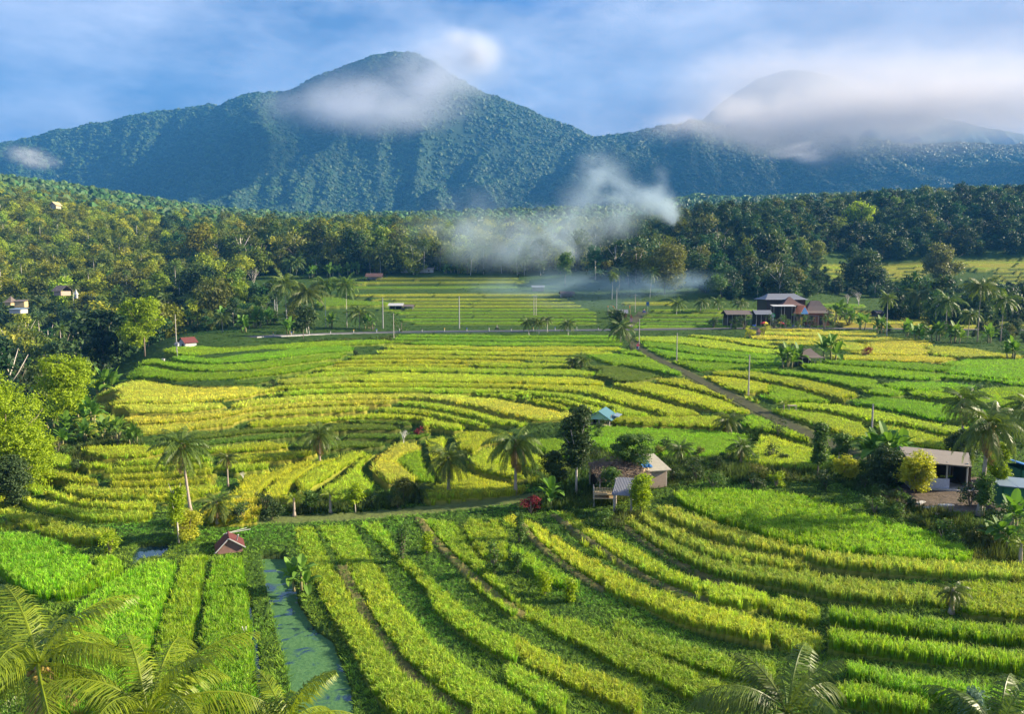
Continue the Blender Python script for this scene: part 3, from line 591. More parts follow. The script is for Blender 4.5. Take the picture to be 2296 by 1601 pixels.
g = obj('ground', mesh_np('ground', np.c_[GX.ravel(), GY.ravel(), GZr.ravel()], quads, 4, MG, GC.reshape(-1, 3), True)); tag(g, kind='structure')
# ------------------------------------------------------------------ mountains: rows of picture heights at growing distance
def row(*a): return a
MR = [  # distance, then (px, py) of the land there
 (1150, [(-700, 400), (0, 452), (300, 462), (520, 500), (700, 495), (1000, 500), (1300, 500), (1500, 472), (1800, 452), (2296, 442), (3000, 430)]),
 (1500, [(-700, 350), (0, 415), (300, 440), (450, 472), (600, 468), (720, 440), (820, 398), (900, 372), (980, 395), (1120, 440), (1300, 430), (1400, 448), (1500, 410), (1700, 388), (2000, 392), (2296, 390), (3000, 380)]),
 (1900, [(-700, 330), (0, 385), (200, 385), (400, 395), (560, 405), (680, 405), (800, 355), (1000, 340), (1150, 395), (1300, 385), (1420, 408), (1550, 370), (1700, 360), (2000, 358), (2296, 352), (3000, 350)]),
 (2400, [(-700, 300), (0, 352), (200, 335), (400, 322), (560, 325), (700, 300), (850, 280), (1000, 250), (1120, 300), (1240, 330), (1360, 360), (1500, 330), (1700, 335), (2000, 335), (2296, 332), (3000, 320)]),
 (3000, [(-700, 330), (0, 322), (90, 300), (120, 287), (215, 275), (330, 250), (395, 238), (465, 230), (490, 236), (545, 215), (660, 195), (720, 165), (800, 135), (870, 120), (925, 115), (970, 135), (1000, 158), (1035, 178), (1100, 210), (1200, 250), (1300, 290), (1335, 306), (1400, 298), (1470, 284), (1550, 268), (1700, 285), (1900, 300), (2000, 318), (2296, 322), (3000, 300)]),
 (3500, [(-700, 500), (0, 450), (500, 380), (925, 270), (1335, 400), (1700, 360), (2296, 380), (3000, 380)]),
 (4300, [(-700, 560), (0, 560), (925, 540), (1335, 480), (1600, 330), (2000, 340), (2296, 380), (3000, 430)]),
 (5200, [(-700, 600), (0, 600), (1200, 560), (1400, 420), (1550, 290), (1610, 235), (1690, 178), (1755, 156), (1800, 154), (1860, 168), (1950, 215), (2100, 260), (2296, 300), (3000, 420)]),
 (6200, [(-700, 620), (3000, 600)]),
]
MU = np.linspace(-0.95, 0.95, 620); MV = np.exp(np.linspace(math.log(1150), math.log(6200), 420))
pxs = CX + MU * F
rowsZ = []
for Y, pts in MR:
    p = np.array(pts, float); py = np.interp(pxs, p[:, 0], p[:, 1])
    if Y not in (3000, 5200):
        k = np.exp(-np.linspace(-2, 2, 41) ** 2); k /= k.sum(); py = np.convolve(np.pad(py, 20, 'edge'), k, 'valid')
    # the picture column bends slightly with height; the fan keeps x / y fixed
    u, w = pix_dir(pxs, py); rowsZ.append(np.interp(MU, u, w) * Y)
rowsZ = np.array(rowsZ); YR = np.array([r[0] for r in MR], float)
def pchip(t, T, Z):
    """smooth rows: cubic with limited slopes, so that ridges stay ridges"""
    h = np.diff(T)[:, None]; d = np.diff(Z, axis=0) / h; m = np.zeros_like(Z)
    s = d[:-1] * d[1:] > 0; m[1:-1] = np.where(s, 2 * d[:-1] * d[1:] / (d[:-1] + d[1:] + 1e-12), 0); m[0] = d[0]; m[-1] = d[-1]
    k = np.clip(np.searchsorted(T, t) - 1, 0, len(T) - 2); x = ((t - T[k]) / (T[k + 1] - T[k]))[:, None]; hh = (T[k + 1] - T[k])[:, None]
    return (2 * x ** 3 - 3 * x ** 2 + 1) * Z[k] + (x ** 3 - 2 * x ** 2 + x) * hh * m[k] + (-2 * x ** 3 + 3 * x ** 2) * Z[k + 1] + (x ** 3 - x ** 2) * hh * m[k + 1]
MZ = pchip(MV, YR, rowsZ)
MX = MU[None, :] * MV[:, None]; MY = np.broadcast_to(MV[:, None], MX.shape)
def vnoise(x, y, seed):
    xi = np.floor(x).astype(int); yi = np.floor(y).astype(int); fx = x - xi; fy = y - yi
    fx = fx * fx * (3 - 2 * fx); fy = fy * fy * (3 - 2 * fy)
    def h(a, b):
        n = (a * 374761393 + b * 668265263 + seed * 974634777) & 0x7fffffff; n = ((n ^ (n >> 13)) * 1274126177) & 0x7fffffff; return (n ^ (n >> 16)) / 0x7fffffff
    return (h(xi, yi) * (1 - fx) + h(xi + 1, yi) * fx) * (1 - fy) + (h(xi, yi + 1) * (1 - fx) + h(xi + 1, yi + 1) * fx) * fy
def ridged(x, y, seed, octv=4):
    s = 0; a = 1; tot = 0
    for k in range(octv):
        s = s + a * (1 - np.abs(2 * vnoise(x * 2 ** k, y * 2 ** k, seed + k) - 1)); tot += a; a *= .5
    return s / tot
wx = MX + 420 * (vnoise(MX / 500, MY / 500, 5) - .5)
# spurs run down towards the valley: long across the fan's depth, narrow across its width
spur = ridged(wx / 640, MY / 1900, 11) * .66 + ridged((wx + MY * .35) / 380, (MY - wx * .3) / 760, 19) * .42 + 0.30 * ridged(wx / 130, MY / 520, 31)
fade = np.clip((MV - 1180) / 500, 0, 1)[:, None] * np.clip(1 - np.abs(MZ * 0), 0, 1)
crest = np.ones_like(MZ)
for Yc, wd in ((3000, 420), (5200, 500)): crest = np.minimum(crest, np.clip(np.abs(MV - Yc) / wd, 0.04, 1)[:, None] * np.ones_like(MZ))
MZ = MZ + (spur - 1.3) * 470 * fade * crest + (vnoise(MX / 60, MY / 60, 77) - .5) * 14 * fade
MZ = np.maximum(MZ, -60)
mid = np.arange(MX.size).reshape(MX.shape); mq = np.c_[mid[:-1, :-1].ravel(), mid[:-1, 1:].ravel(), mid[1:, 1:].ravel(), mid[1:, :-1].ravel()]
MM = simple("mountain_forest_floor", (0.02, 0.045, 0.02), .95, .4, .02)
mo = obj('mountain', mesh_np('mountain', np.c_[MX.ravel(), MY.ravel(), MZ.ravel()], mq, 4, MM, None, True)); tag(mo, kind='structure')

# forest on the mountain: leafy crowns set out as instances of one uncountable wood
def gn_wood(name, P, S, mat, label, group=None, floors=1.0, seed=0):
    me = bpy.data.meshes.new(name); me.vertices.add(len(P)); me.vertices.foreach_set('co', np.ascontiguousarray(P, np.float32).ravel())
    a = me.attributes.new('size', 'FLOAT', 'POINT'); a.data.foreach_set('value', np.ascontiguousarray(S, np.float32))
    o = obj(name, me); me.materials.append(mat)
    ng = bpy.data.node_groups.new(name, 'GeometryNodeTree')
    ng.interface.new_socket('Geometry', in_out='INPUT', socket_type='NodeSocketGeometry'); ng.interface.new_socket('Geometry', in_out='OUTPUT', socket_type='NodeSocketGeometry')
    gi = ng.nodes.new('NodeGroupInput'); go = ng.nodes.new('NodeGroupOutput')
    L = ng.links.new; outs = []
    for k in range(3):
        ico = ng.nodes.new('GeometryNodeMeshIcoSphere'); ico.inputs['Subdivisions'].default_value = 2 if len(P) > 50000 else 3; ico.inputs['Radius'].default_value = 1
        sp = ng.nodes.new('GeometryNodeSetPosition'); L(ico.outputs['Mesh'], sp.inputs['Geometry'])
        nz = ng.nodes.new('ShaderNodeTexNoise'); nz.noise_dimensions = '4D'; nz.inputs['Scale'].default_value = 1.7; nz.inputs['Detail'].default_value = 1.5; nz.inputs['W'].default_value = k * 3.7 + seed
        ps = ng.nodes.new('GeometryNodeInputPosition'); mx = ng.nodes.new('ShaderNodeMath'); mx.operation = 'MULTIPLY_ADD'; mx.inputs[1].default_value = 2.2; mx.inputs[2].default_value = -1.15
        L(ps.outputs[0], nz.inputs['Vector']); L(nz.outputs['Fac'], mx.inputs[0])
        vm = ng.nodes.new('ShaderNodeVectorMath'); vm.operation = 'SCALE'; L(ps.outputs[0], vm.inputs[0]); L(mx.outputs[0], vm.inputs['Scale']); L(vm.outputs[0], sp.inputs['Offset'])
        sm = ng.nodes.new('GeometryNodeSetMaterial'); sm.inputs['Material'].default_value = mat; L(sp.outputs[0], sm.inputs['Geometry'])
        ip = ng.nodes.new('GeometryNodeInstanceOnPoints'); L(gi.outputs[0], ip.inputs['Points']); L(sm.outputs[0], ip.inputs['Instance'])
        rv = ng.nodes.new('FunctionNodeRandomValue'); rv.data_type = 'INT'; rv.inputs[4].default_value = 0; rv.inputs[5].default_value = 2; rv.inputs['Seed'].default_value = 5
        cmp_ = ng.nodes.new('FunctionNodeCompare'); cmp_.data_type = 'INT'; cmp_.operation = 'EQUAL'; L(rv.outputs[2], cmp_.inputs[2]); cmp_.inputs[3].default_value = k; L(cmp_.outputs[0], ip.inputs['Selection'])
        na = ng.nodes.new('GeometryNodeInputNamedAttribute'); na.data_type = 'FLOAT'; na.inputs['Name'].default_value = 'size'
        cs = ng.nodes.new('ShaderNodeCombineXYZ'); L(na.outputs[0], cs.inputs[0]); L(na.outputs[0], cs.inputs[1])
        mz = ng.nodes.new('ShaderNodeMath'); mz.operation = 'MULTIPLY'; mz.inputs[1].default_value = floors; L(na.outputs[0], mz.inputs[0]); L(mz.outputs[0], cs.inputs[2]); L(cs.outputs[0], ip.inputs['Scale'])
        rr = ng.nodes.new('FunctionNodeRandomValue'); rr.data_type = 'FLOAT_VECTOR'; rr.inputs[1].default_value = (0.3, 0.3, 6.28); rr.inputs['Seed'].default_value = k; L(rr.outputs[0], ip.inputs['Rotation'])
        outs.append(ip.outputs[0])
    jn = ng.nodes.new('GeometryNodeJoinGeometry')
    for s in outs: L(s, jn.inputs[0])
    L(jn.outputs[0], go.inputs[0])
    md = o.modifiers.new('wood', 'NODES'); md.node_group = ng
    tag(o, label, 'forest', group, 'stuff'); return o
n = 260000
vv = np.exp(rng.uniform(math.log(1160), math.log(3150), n)); uu = rng.uniform(-0.8, 0.8, n)
ri = (np.log(vv / 1150) / (math.log(6200 / 1150)) * (len(MV) - 1)); ci = (uu - MU[0]) / (MU[1] - MU[0])
r0 = ri.astype(int); c0 = ci.astype(int); fr = ri - r0; fc = ci - c0
zz = (MZ[r0, c0] * (1 - fr) + MZ[r0 + 1, c0] * fr) * (1 - fc) + (MZ[r0, c0 + 1] * (1 - fr) + MZ[r0 + 1, c0 + 1] * fr) * fc
size = (2.8 + 7.5 * rng.random(n) ** 3) * (vv / 1800) ** 0.3
MATW = leafy("mountain_canopy", (0.040, 0.075, 0.016), (0.026, 0.050, 0.014), objvar=.6, trans=.05)
MP = np.c_[uu * vv, vv, zz - size * 0.15]; nr = vv < 1650 + 260 * (vnoise(uu * 9, vv / 300, 61) - .5)
MATW1 = leafy('lower_slope_canopy', (0.12, 0.19, 0.03), (0.045, 0.085, 0.02), objvar=.8, trans=.12)
gn_wood('mountain_wood', MP[~nr], size[~nr], MATW, 'blue hazed forest covering the flanks of the big mountain', floors=.8)
gn_wood('lower_slope_wood', MP[nr] + np.array([0, 0, 1.]), size[nr], MATW1, 'greener forest on the lowest slopes of the big mountain', floors=1.05, seed=4)
n = 9000     # low ground before the mountain
yy = np.exp(rng.uniform(math.log(640), math.log(1200), n)); uu = rng.uniform(-0.8, 0.8, n); xx = uu * yy
MATW2 = leafy("foothill_canopy", (0.10, 0.16, 0.03), (0.03, 0.07, 0.02), objvar=.9, trans=.2)
sz = rng.uniform(4, 7.5, n)
gn_wood('foothill_wood', np.c_[xx, yy, H0(xx, yy) + sz * 0.6], sz, MATW2, 'hazy green wood on the foothills below the mountain', floors=1.2, seed=9)
# the air: one box of even haze
HZ = MB().box((0, 3200, 820), (13000, 6900, 1800)).build('haze', None)
m = bpy.data.materials.new('haze'); m.use_nodes = True; t = m.node_tree; t.nodes.clear()
pv = node(t, 'ShaderNodeVolumePrincipled'); pv.inputs['Color'].default_value = (0.06, 0.26, 0.60, 1); pv.inputs['Density'].default_value = 0.00018; pv.inputs['Anisotropy'].default_value = 0.0
ou = node(t, 'ShaderNodeOutputMaterial'); t.links.new(pv.outputs[0], ou.inputs['Volume']); HZ.data.materials.append(m); tag(HZ, 'blue haze filling the air between the fields and the mountain', 'haze', kind='stuff')
# ------------------------------------------------------------------ rice: a closed stand of crop with plants over it
FID = PID[:-1, :-1].copy(); same = (PID[:-1, 1:] == FID) & (PID[1:, :-1] == FID) & (PID[1:, 1:] == FID) & (FID >= 0); FID[~same] = -1
ph = np.array([p.h for p in PARCELS]); SETH = 0.6
def height_field(x, y, h): return GZ_at
nzv = (vnoise(GX * 1.6, GY * 1.6, 3) - .5) * 0.22 + (vnoise(GX * 5, GY * 5, 9) - .5) * 0.16
INN = np.ones(GX.shape); cur = PID.copy(); core = cur >= 0
for lvl, fac_ in ((0, .12), (1, .5), (2, .82)):
    e_ = core.copy(); e_[1:] &= PID[1:] == PID[:-1]; e_[:-1] &= PID[:-1] == PID[1:]; e_[:, 1:] &= PID[:, 1:] == PID[:, :-1]; e_[:, :-1] &= PID[:, :-1] == PID[:, 1:]
    if lvl: e_[1:] &= core[:-1]; e_[:-1] &= core[1:]; e_[:, 1:] &= core[:, :-1]; e_[:, :-1] &= core[:, 1:]
    ed = core & ~e_ & ((GY < 62) if lvl else (GY < 9999)); INN[ed] = fac_; core = e_
CT = GZ + np.where(PID >= 0, ph[np.maximum(PID, 0)] * (SETH + nzv) * INN, 0)
fr_, fc_ = np.nonzero(FID >= 0); fid = FID[fr_, fc_]
def stand(name, sel, label):
    r, c = fr_[sel], fc_[sel]; k = fid[sel]
    q = np.c_[idx[r, c], idx[r, c + 1], idx[r + 1, c + 1], idx[r + 1, c]]
    sides = []
    Fp = np.pad(FID, 1, constant_values=-9)
    for dr, dc, a, b in ((-1, 0, 0, 1), (0, 1, 1, 2), (1, 0, 2, 3), (0, -1, 3, 0)):
        mm = Fp[r + 1 + dr, c + 1 + dc] != k; sides.append(np.c_[q[mm, a], q[mm, b], q[mm, b], q[mm, a]])
    S = np.concatenate(sides); N = GX.size
    used, inv = np.unique(np.r_[q.ravel(), S[:, :2].ravel()], return_inverse=True)
    nt_ = len(used); top = np.c_[GX.ravel()[used], GY.ravel()[used], CT.ravel()[used]]; bot = np.c_[GX.ravel()[used], GY.ravel()[used], GZ.ravel()[used] - 0.6]
    qi = inv[:q.size].reshape(-1, 4); si = inv[q.size:].reshape(-1, 2)
    sf = np.c_[si[:, 0], si[:, 0] + nt_, si[:, 1] + nt_, si[:, 1]]
    pc = pcol[PID.ravel()[used].clip(0)] * 0.42  # crop colour darkened so gaps and crop walls look shaded
    me = mesh_np(name, np.r_[top, bot], np.r_[qi, sf], 4, M_STAND, np.r_[pc, pc])
    o = obj(name, me); tag(o, label, 'rice', kind='stuff'); return o
m, t, b, o = mat_new("rice_stand"); M_STAND = m
at = node(t, 'ShaderNodeAttribute'); at.attribute_name = 'Col'; tcg = node(t, 'ShaderNodeTexCoord'); mp = node(t, 'ShaderNodeMapping'); mp.inputs['Scale'].default_value = (1, 1, .22)
t.links.new(tcg.outputs['Object'], mp.inputs['Vector'])
n1 = node(t, 'ShaderNodeTexNoise'); n1.inputs['Scale'].default_value = 4.5; n1.inputs['Detail'].default_value = 5; n1.inputs['Roughness'].default_value = .75; t.links.new(mp.outputs[0], n1.inputs['Vector'])
n3 = node(t, 'ShaderNodeTexNoise'); n3.inputs['Scale'].default_value = .18; n3.inputs['Detail'].default_value = 2; t.links.new(tcg.outputs['Object'], n3.inputs['Vector'])
base = vmath(t, 'SCALE', at.outputs['Color'], s=math_n(t, 'ADD', math_n(t, 'MULTIPLY', n1.outputs['Fac'], 1.5), 0.25))
base = mixc(t, math_n(t, 'MULTIPLY', n3.outputs['Fac'], .5), base, vmath(t, 'MULTIPLY', base, (.7, 1.0, .8)))
t.links.new(base, b.inputs['Base Color']); b.inputs['Roughness'].default_value = .9; b.inputs['Specular IOR Level'].default_value = .1
bp = node(t, 'ShaderNodeBump'); bp.inputs['Strength'].default_value = 1; bp.inputs['Distance'].default_value = .25; t.links.new(n1.outputs['Fac'], bp.inputs['Height']); t.links.new(bp.outputs[0], b.inputs['Normal'])
M_RICE = leafy("rice_leaf", (1, 1, 1), use_attr=True, var=.7, trans=.4, rough=.6, tcol=(1.15, 1.15, .7))
fy = GY[fr_, fc_]; fu = GX[fr_, fc_] / fy

def blades(P, H, Wd, C, nb, far, droop=0.35, tipc=None):
    """plants as tufts of leaf blades. P (n,3), H height, Wd spread of the tuft, C colour"""
    n = len(P); N = n * nb
    ang = rng.uniform(0, 2 * np.pi, N); rad = rng.uniform(0, .35, N); P_ = np.repeat(P, nb, 0); H_ = np.repeat(H, nb) * rng.uniform(.75, 1.12, N); W_ = np.repeat(Wd, nb); C_r = np.repeat(C, nb, 0)
    dx, dy = np.cos(ang), np.sin(ang)
    base = P_ + np.c_[dx * rad * W_, dy * rad * W_, np.zeros(N)]
    lean = rng.uniform(.1, .75, N) * W_
    bw = (0.012 if not far else 0.028) * rng.uniform(.7, 1.4, N) * np.repeat(np.clip(P[:, 1] / 48, .9, 4), nb)
    sx, sy = -dy, dx; th = rng.uniform(-.9, .9, N); s2x = sx * np.cos(th) - sy * np.sin(th); s2y = sx * np.sin(th) + sy * np.cos(th)
    side = np.c_[s2x * bw, s2y * bw, np.zeros(N)]
    mid = base + np.c_[dx * lean * .55, dy * lean * .55, H_ * .78]
    tip = base + np.c_[dx * lean * (1 + droop), dy * lean * (1 + droop), H_ * (1 - droop * rng.uniform(0, .9, N))]
    if far:
        V = np.stack([base - side, base + side, tip], 1).reshape(-1, 3); Fc = np.arange(N * 3).reshape(-1, 3); st_ = C_r * np.array([.40, .62, .45]); c = np.stack([st_, st_, C_r * 1.2], 1).reshape(-1, 3)  # foot of each blade greener, and darkened as shade inside the crop
        return V, Fc, c
    V = np.stack([base - side * .8, base + side * .8, mid - side, mid + side, tip], 1).reshape(-1, 3)
    o5 = np.arange(N)[:, None] * 5; Fc = np.stack([o5 + np.array([0, 1, 3]), o5 + np.array([0, 3, 2]), o5 + np.array([2, 3, 4])], 1).reshape(-1, 3)
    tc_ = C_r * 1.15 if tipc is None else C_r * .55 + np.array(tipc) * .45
    st_ = C_r * np.array([.45, .66, .5]); c = np.stack([st_, st_, C_r, C_r, tc_], 1).reshape(-1, 3)  # stems greener, with the shade under the leaves put into their colour
    return V, Fc, c
CELLA = (GX[:-1, 1:] - GX[:-1, :-1]) * (GY[1:, :-1] - GY[:-1, :-1])
def scatter(mask, spacing):
    """random places on cells of the mask, as many as fit at that spacing"""
    r, c = np.nonzero(mask); ex = CELLA[r, c] / spacing(GY[r, c]) ** 2; k = rng.poisson(np.minimum(ex, 6))
    r = np.repeat(r, k); c = np.repeat(c, k); a = rng.random(len(r)); b_ = rng.random(len(r))
    x = GX[r, c] + a * (GX[r, c + 1] - GX[r, c]); y = GY[r, c] + b_ * (GY[r + 1, c] - GY[r, c])
    return r, c, x, y
def tufts(name, sel, spacing, nb, far, label, cls=None, hs=1.0, kind='rice'):
    r, c, x, y = scatter(sel, spacing); k = PID[r, c]
    H = ph[k] * rng.uniform(.85, 1.12, len(k)) * hs
    C = pcol[k] * rng.uniform(.8, 1.2, (len(k), 1)) * np.c_[rng.uniform(.8, 1.25, len(k)), np.ones(len(k)), np.ones(len(k))]
    big = vnoise(x / 7, y / 7, 21); C = C * (0.82 + .36 * big)[:, None] * np.c_[.8 + .4 * vnoise(x / 11, y / 11, 22), np.ones(len(k)), np.ones(len(k))]
    xs_ = np.array([p.cls == 'x' for p in PARCELS])[k]
    P = np.c_[x, y, GZ[r, c]]; W = np.full(len(k), .42) * np.clip(y / 60, .8, 3)
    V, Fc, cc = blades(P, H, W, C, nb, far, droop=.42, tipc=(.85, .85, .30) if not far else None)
    print(name, len(k), len(Fc)); return V, Fc, cc
valid = (FID >= 0)
YC = GY[:-1, :-1]; UC = GX[:-1, :-1] / YC; vis = (np.abs(UC) < .86) & (YC > 24)
ncls = np.array([p.cls in 'lxg' for p in PARCELS])
def part(name, label, ymin, ymax, umin, umax, spacing, nb, far):
    s = (fy >= ymin) & (fy < ymax) & (fu >= umin) & (fu < umax); stand(name + '_stand', s, label + ', the closed stand between the plants')
    mk = valid & vis & (YC >= ymin) & (YC < ymax) & (UC >= umin) & (UC < umax)
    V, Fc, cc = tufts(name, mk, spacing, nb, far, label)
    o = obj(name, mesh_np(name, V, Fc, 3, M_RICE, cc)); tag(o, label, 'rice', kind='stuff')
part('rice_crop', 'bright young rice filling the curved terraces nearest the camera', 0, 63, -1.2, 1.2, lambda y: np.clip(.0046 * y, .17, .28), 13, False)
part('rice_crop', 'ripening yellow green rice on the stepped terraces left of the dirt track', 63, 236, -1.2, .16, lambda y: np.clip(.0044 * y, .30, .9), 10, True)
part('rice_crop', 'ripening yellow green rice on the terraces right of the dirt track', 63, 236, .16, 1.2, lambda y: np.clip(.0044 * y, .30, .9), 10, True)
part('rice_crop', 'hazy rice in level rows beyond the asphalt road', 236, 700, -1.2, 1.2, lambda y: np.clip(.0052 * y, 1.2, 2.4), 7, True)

# grass and weeds on the banks
M_GRASS = leafy("bank_grass_leaf", (1, 1, 1), use_attr=True, var=.7, trans=.3, rough=.7)
def bank(name, label, mk, spacing, h0, nb, far, col):
    r, c, x, y = scatter(mk, spacing); n_ = len(r)
    pn = vnoise(x / 3.0, y / 3.0, 41); H = h0 * (0.45 + 1.2 * pn) * rng.uniform(.7, 1.3, n_)
    H = H * np.clip(y / 200, 1, 2.5); C = np.array(col) * rng.uniform(.7, 1.3, (n_, 1)) * np.c_[.7 + .7 * vnoise(x / 5, y / 5, 43), np.ones(n_), np.ones(n_)]
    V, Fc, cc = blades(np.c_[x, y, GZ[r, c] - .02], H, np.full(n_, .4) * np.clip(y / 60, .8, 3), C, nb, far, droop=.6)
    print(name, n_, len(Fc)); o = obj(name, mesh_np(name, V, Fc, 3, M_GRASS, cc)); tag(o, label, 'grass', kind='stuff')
P4 = PID[:-1, :-1]
bank('grass', 'short dark grass on the banks between the near terraces', (P4 == -1) & vis & (YC < 70), lambda y: np.clip(.0055 * y, .2, .4), .15, 9, True, (.20, .35, .035))
WEEDZ = [ground(*np.array(z, float).T) for z in ([(1180, 1040), (1330, 965), (1480, 985), (1700, 960), (1850, 1010), (1960, 1060), (1940, 1088), (1700, 1082), (1490, 1094), (1350, 1140), (1200, 1150)], [(1880, 1085), (2000, 1100), (2110, 1150), (2200, 1180), (2296, 1240), (2340, 1330), (2200, 1300), (2120, 1215), (2000, 1150)], [(430, 1175), (560, 1130), (700, 1120), (900, 1100), (1000, 1110), (900, 1140), (700, 1158), (560, 1172)], [(60, 1090), (130, 990), (250, 975), (330, 1005), (240, 1025), (120, 1060)], [(1290, 1150), (1440, 1150), (1500, 1165), (1400, 1190), (1300, 1180)], [(690, 765), (900, 752), (1100, 750), (900, 765), (720, 772)])]
wm = np.zeros(YC.shape, bool)
for z in WEEDZ: wm |= inside(z, GX[:-1, :-1], GY[:-1, :-1])
bank('weeds', 'tall rank weeds and scrub on the slopes between the fields', wm & vis & ((P4 == -1)), lambda y: np.clip(.0065 * y, .28, 1.2), .75, 12, True, (.09, .13, .03))
bank('grass', 'short grass on the terrace banks of the middle distance', (P4 == -1) & vis & (YC >= 70) & (YC < 470) & (np.abs(UC) < .8), lambda y: np.clip(.007 * y, .5, 3.2), .25, 7, True, (.05, .11, .015))
# ------------------------------------------------------------------ plants
M_BARK = simple("bark", (.20, .16, .12), .9, .4, 6, bump=.5, stretch=(1, 1, .3)); M_PALE = simple("pale_bark", (.55, .50, .43), .85, .3, 5, stretch=(1, 1, .4), bump=.3)
M_PTRUNK = simple("palm_trunk", (.36, .30, .24), .9, .35, 9, bump=.6, stretch=(.3, .3, 2.0))
M_LEAF = {
 'lime': leafy("lime_leaf", (.40, .52, .015), (.08, .15, .01), trans=.4, scale=.5),
 'yellow': leafy("yellow_leaf", (.50, .48, .04), (.24, .30, .03), trans=.4, scale=.8),
 'green': leafy("green_leaf", (.12, .22, .035), (.04, .09, .02), trans=.3, scale=.4),
 'dark': leafy("dark_leaf", (.07, .115, .03), (.022, .05, .016), trans=.25, scale=.4),
 'olive': leafy("olive_leaf", (.22, .22, .04), (.07, .10, .02), trans=.3, scale=.4),
 'wood': leafy("wood_leaf", (.17, .22, .035), (.04, .085, .02), trans=.28, scale=.35, objvar=.9),
 'red': leafy("red_leaf", (.30, .03, .05), (.10, .03, .03), trans=.3, scale=.8),
 'blue': leafy("grey_green_leaf", (.20, .30, .22), (.08, .16, .10), trans=.2, scale=.8),
 'palm': leafy("palm_leaf", (.15, .20, .03), (.035, .07, .012), trans=.3, rough=.4, objvar=.35),
 'palmy': leafy("yellowing_palm_leaf", (.30, .37, .02), (.04, .09, .012), trans=.35, rough=.4),
 'palmdark': leafy("far_palm_leaf", (.15, .20, .03), (.04, .07, .018), trans=.3, rough=.45, objvar=.5),
 'dead': leafy("dead_palm_leaf", (.34, .22, .10), (.18, .11, .05), trans=.25),
 'banana': leafy("banana_leaf", (.18, .31, .035), (.05, .11, .02), trans=.3, rough=.6, scale=.5, objvar=.3),
}
def crown_mesh(name, w, h, n, leaf, seed, lobes=9, mat=None, flat=.9, low=.15, column=False):
    """leaf faces gathered in clumps on the shell of uneven lobes"""
    g = np.random.default_rng(seed); cen = []; rad = []
    for k in range(lobes):
        a = g.uniform(0, 2 * np.pi); zz = low + (.92 - low) * (k + g.random()) / lobes; rr = np.sqrt(max(0, 1 - (2 * zz - 1.0) ** 2)) * g.uniform(.45, .95) if not column else g.uniform(.1, .5)
        cen.append((np.cos(a) * rr * w / 2 * .8, np.sin(a) * rr * w / 2 * .8, zz * h)); rad.append(g.uniform(.24, .42) * min(w, h if not column else w * 1.2) * (.85 if not column else .8))
    cen = np.array(cen); rad = np.array(rad)
    ncl = max(8, n // 14); k = g.integers(0, lobes, ncl); d = g.normal(0, 1, (ncl, 3)); d[:, 2] = d[:, 2] * .8 + .25; d /= np.linalg.norm(d, axis=1)[:, None]
    C = cen[k] + d * rad[k][:, None] * g.uniform(.55, 1.05, (ncl, 1)) * np.array([1, 1, flat]); C[:, 2] = np.maximum(C[:, 2], .02 * h)
    q = np.repeat(np.arange(ncl), 14); N = len(q); P = C[q] + g.normal(0, 1, (N, 3)) * leaf * np.array([1.25, 1.25, .8])
    nrm = d[q] * .7 + g.normal(0, .6, (N, 3)) + np.array([0, 0, .35]); nrm /= np.linalg.norm(nrm, axis=1)[:, None]
    t = np.cross(nrm, g.normal(0, 1, (N, 3))); t /= np.linalg.norm(t, axis=1)[:, None]; b = np.cross(nrm, t); s = leaf * g.uniform(.6, 1.25, (N, 1))
    V = np.stack([P - t * s * .9, P - b * s * .45, P + t * s, P + b * s * .45], 1).reshape(-1, 3); Fc = np.arange(N * 4).reshape(-1, 4)
    return mesh_np(name, V, Fc, 4, mat)
def trunk_mesh(name, w, h, top, seed, mat, r=.22, limbs=6):
    g = random.Random(seed); mb = MB(); bend = g.uniform(-.06, .06) * top
    pts = [(bend * (t * t), bend * .5 * t, t * top) for t in (0, .3, .6, .85, 1)]; mb.tube(pts, [r * 1.25, r, r * .85, r * .65, r * .4], 7)
    for k in range(limbs):
        a = 6.283 * k / limbs + g.uniform(-.4, .4); z0 = top * g.uniform(.45, .8); L = w * g.uniform(.28, .44); up = h * g.uniform(.15, .4)
        p0 = Vector((bend * .5, 0, z0)); p1 = p0 + Vector((math.cos(a) * L * .5, math.sin(a) * L * .5, up * .45)); p2 = p0 + Vector((math.cos(a) * L, math.sin(a) * L, up)); mb.tube([p0, p1, p2], [r * .5, r * .35, r * .12], 5)
    return mb.mesh(name, mat, True)
def bare_mesh(name, h, seed, mat, r=.1, depth=5, spread=.55, forks=3, w=1.0):
    g = random.Random(seed); mb = MB()
    def go(p, d, L, rr, k):
        q = p + d * L; mb.tube([p, p + d * L * .5 + Vector((g.uniform(-.04, .04) * L, g.uniform(-.04, .04) * L, 0)), q], [rr, rr * .85, rr * .65], 5, k == 0)
        if k >= depth: return
        for i in range(forks if k < 2 else 2):
            nd = (d + Vector((g.uniform(-1, 1) * w, g.uniform(-1, 1) * w, g.uniform(-.15, .5))) * spread).normalized(); go(q, nd, L * g.uniform(.62, .82), rr * .62, k + 1)
    go(Vector((0, 0, 0)), Vector((g.uniform(-.05, .05), 0, 1)).normalized(), h * .27, r, 0)
    return mb.mesh(name, mat, True)
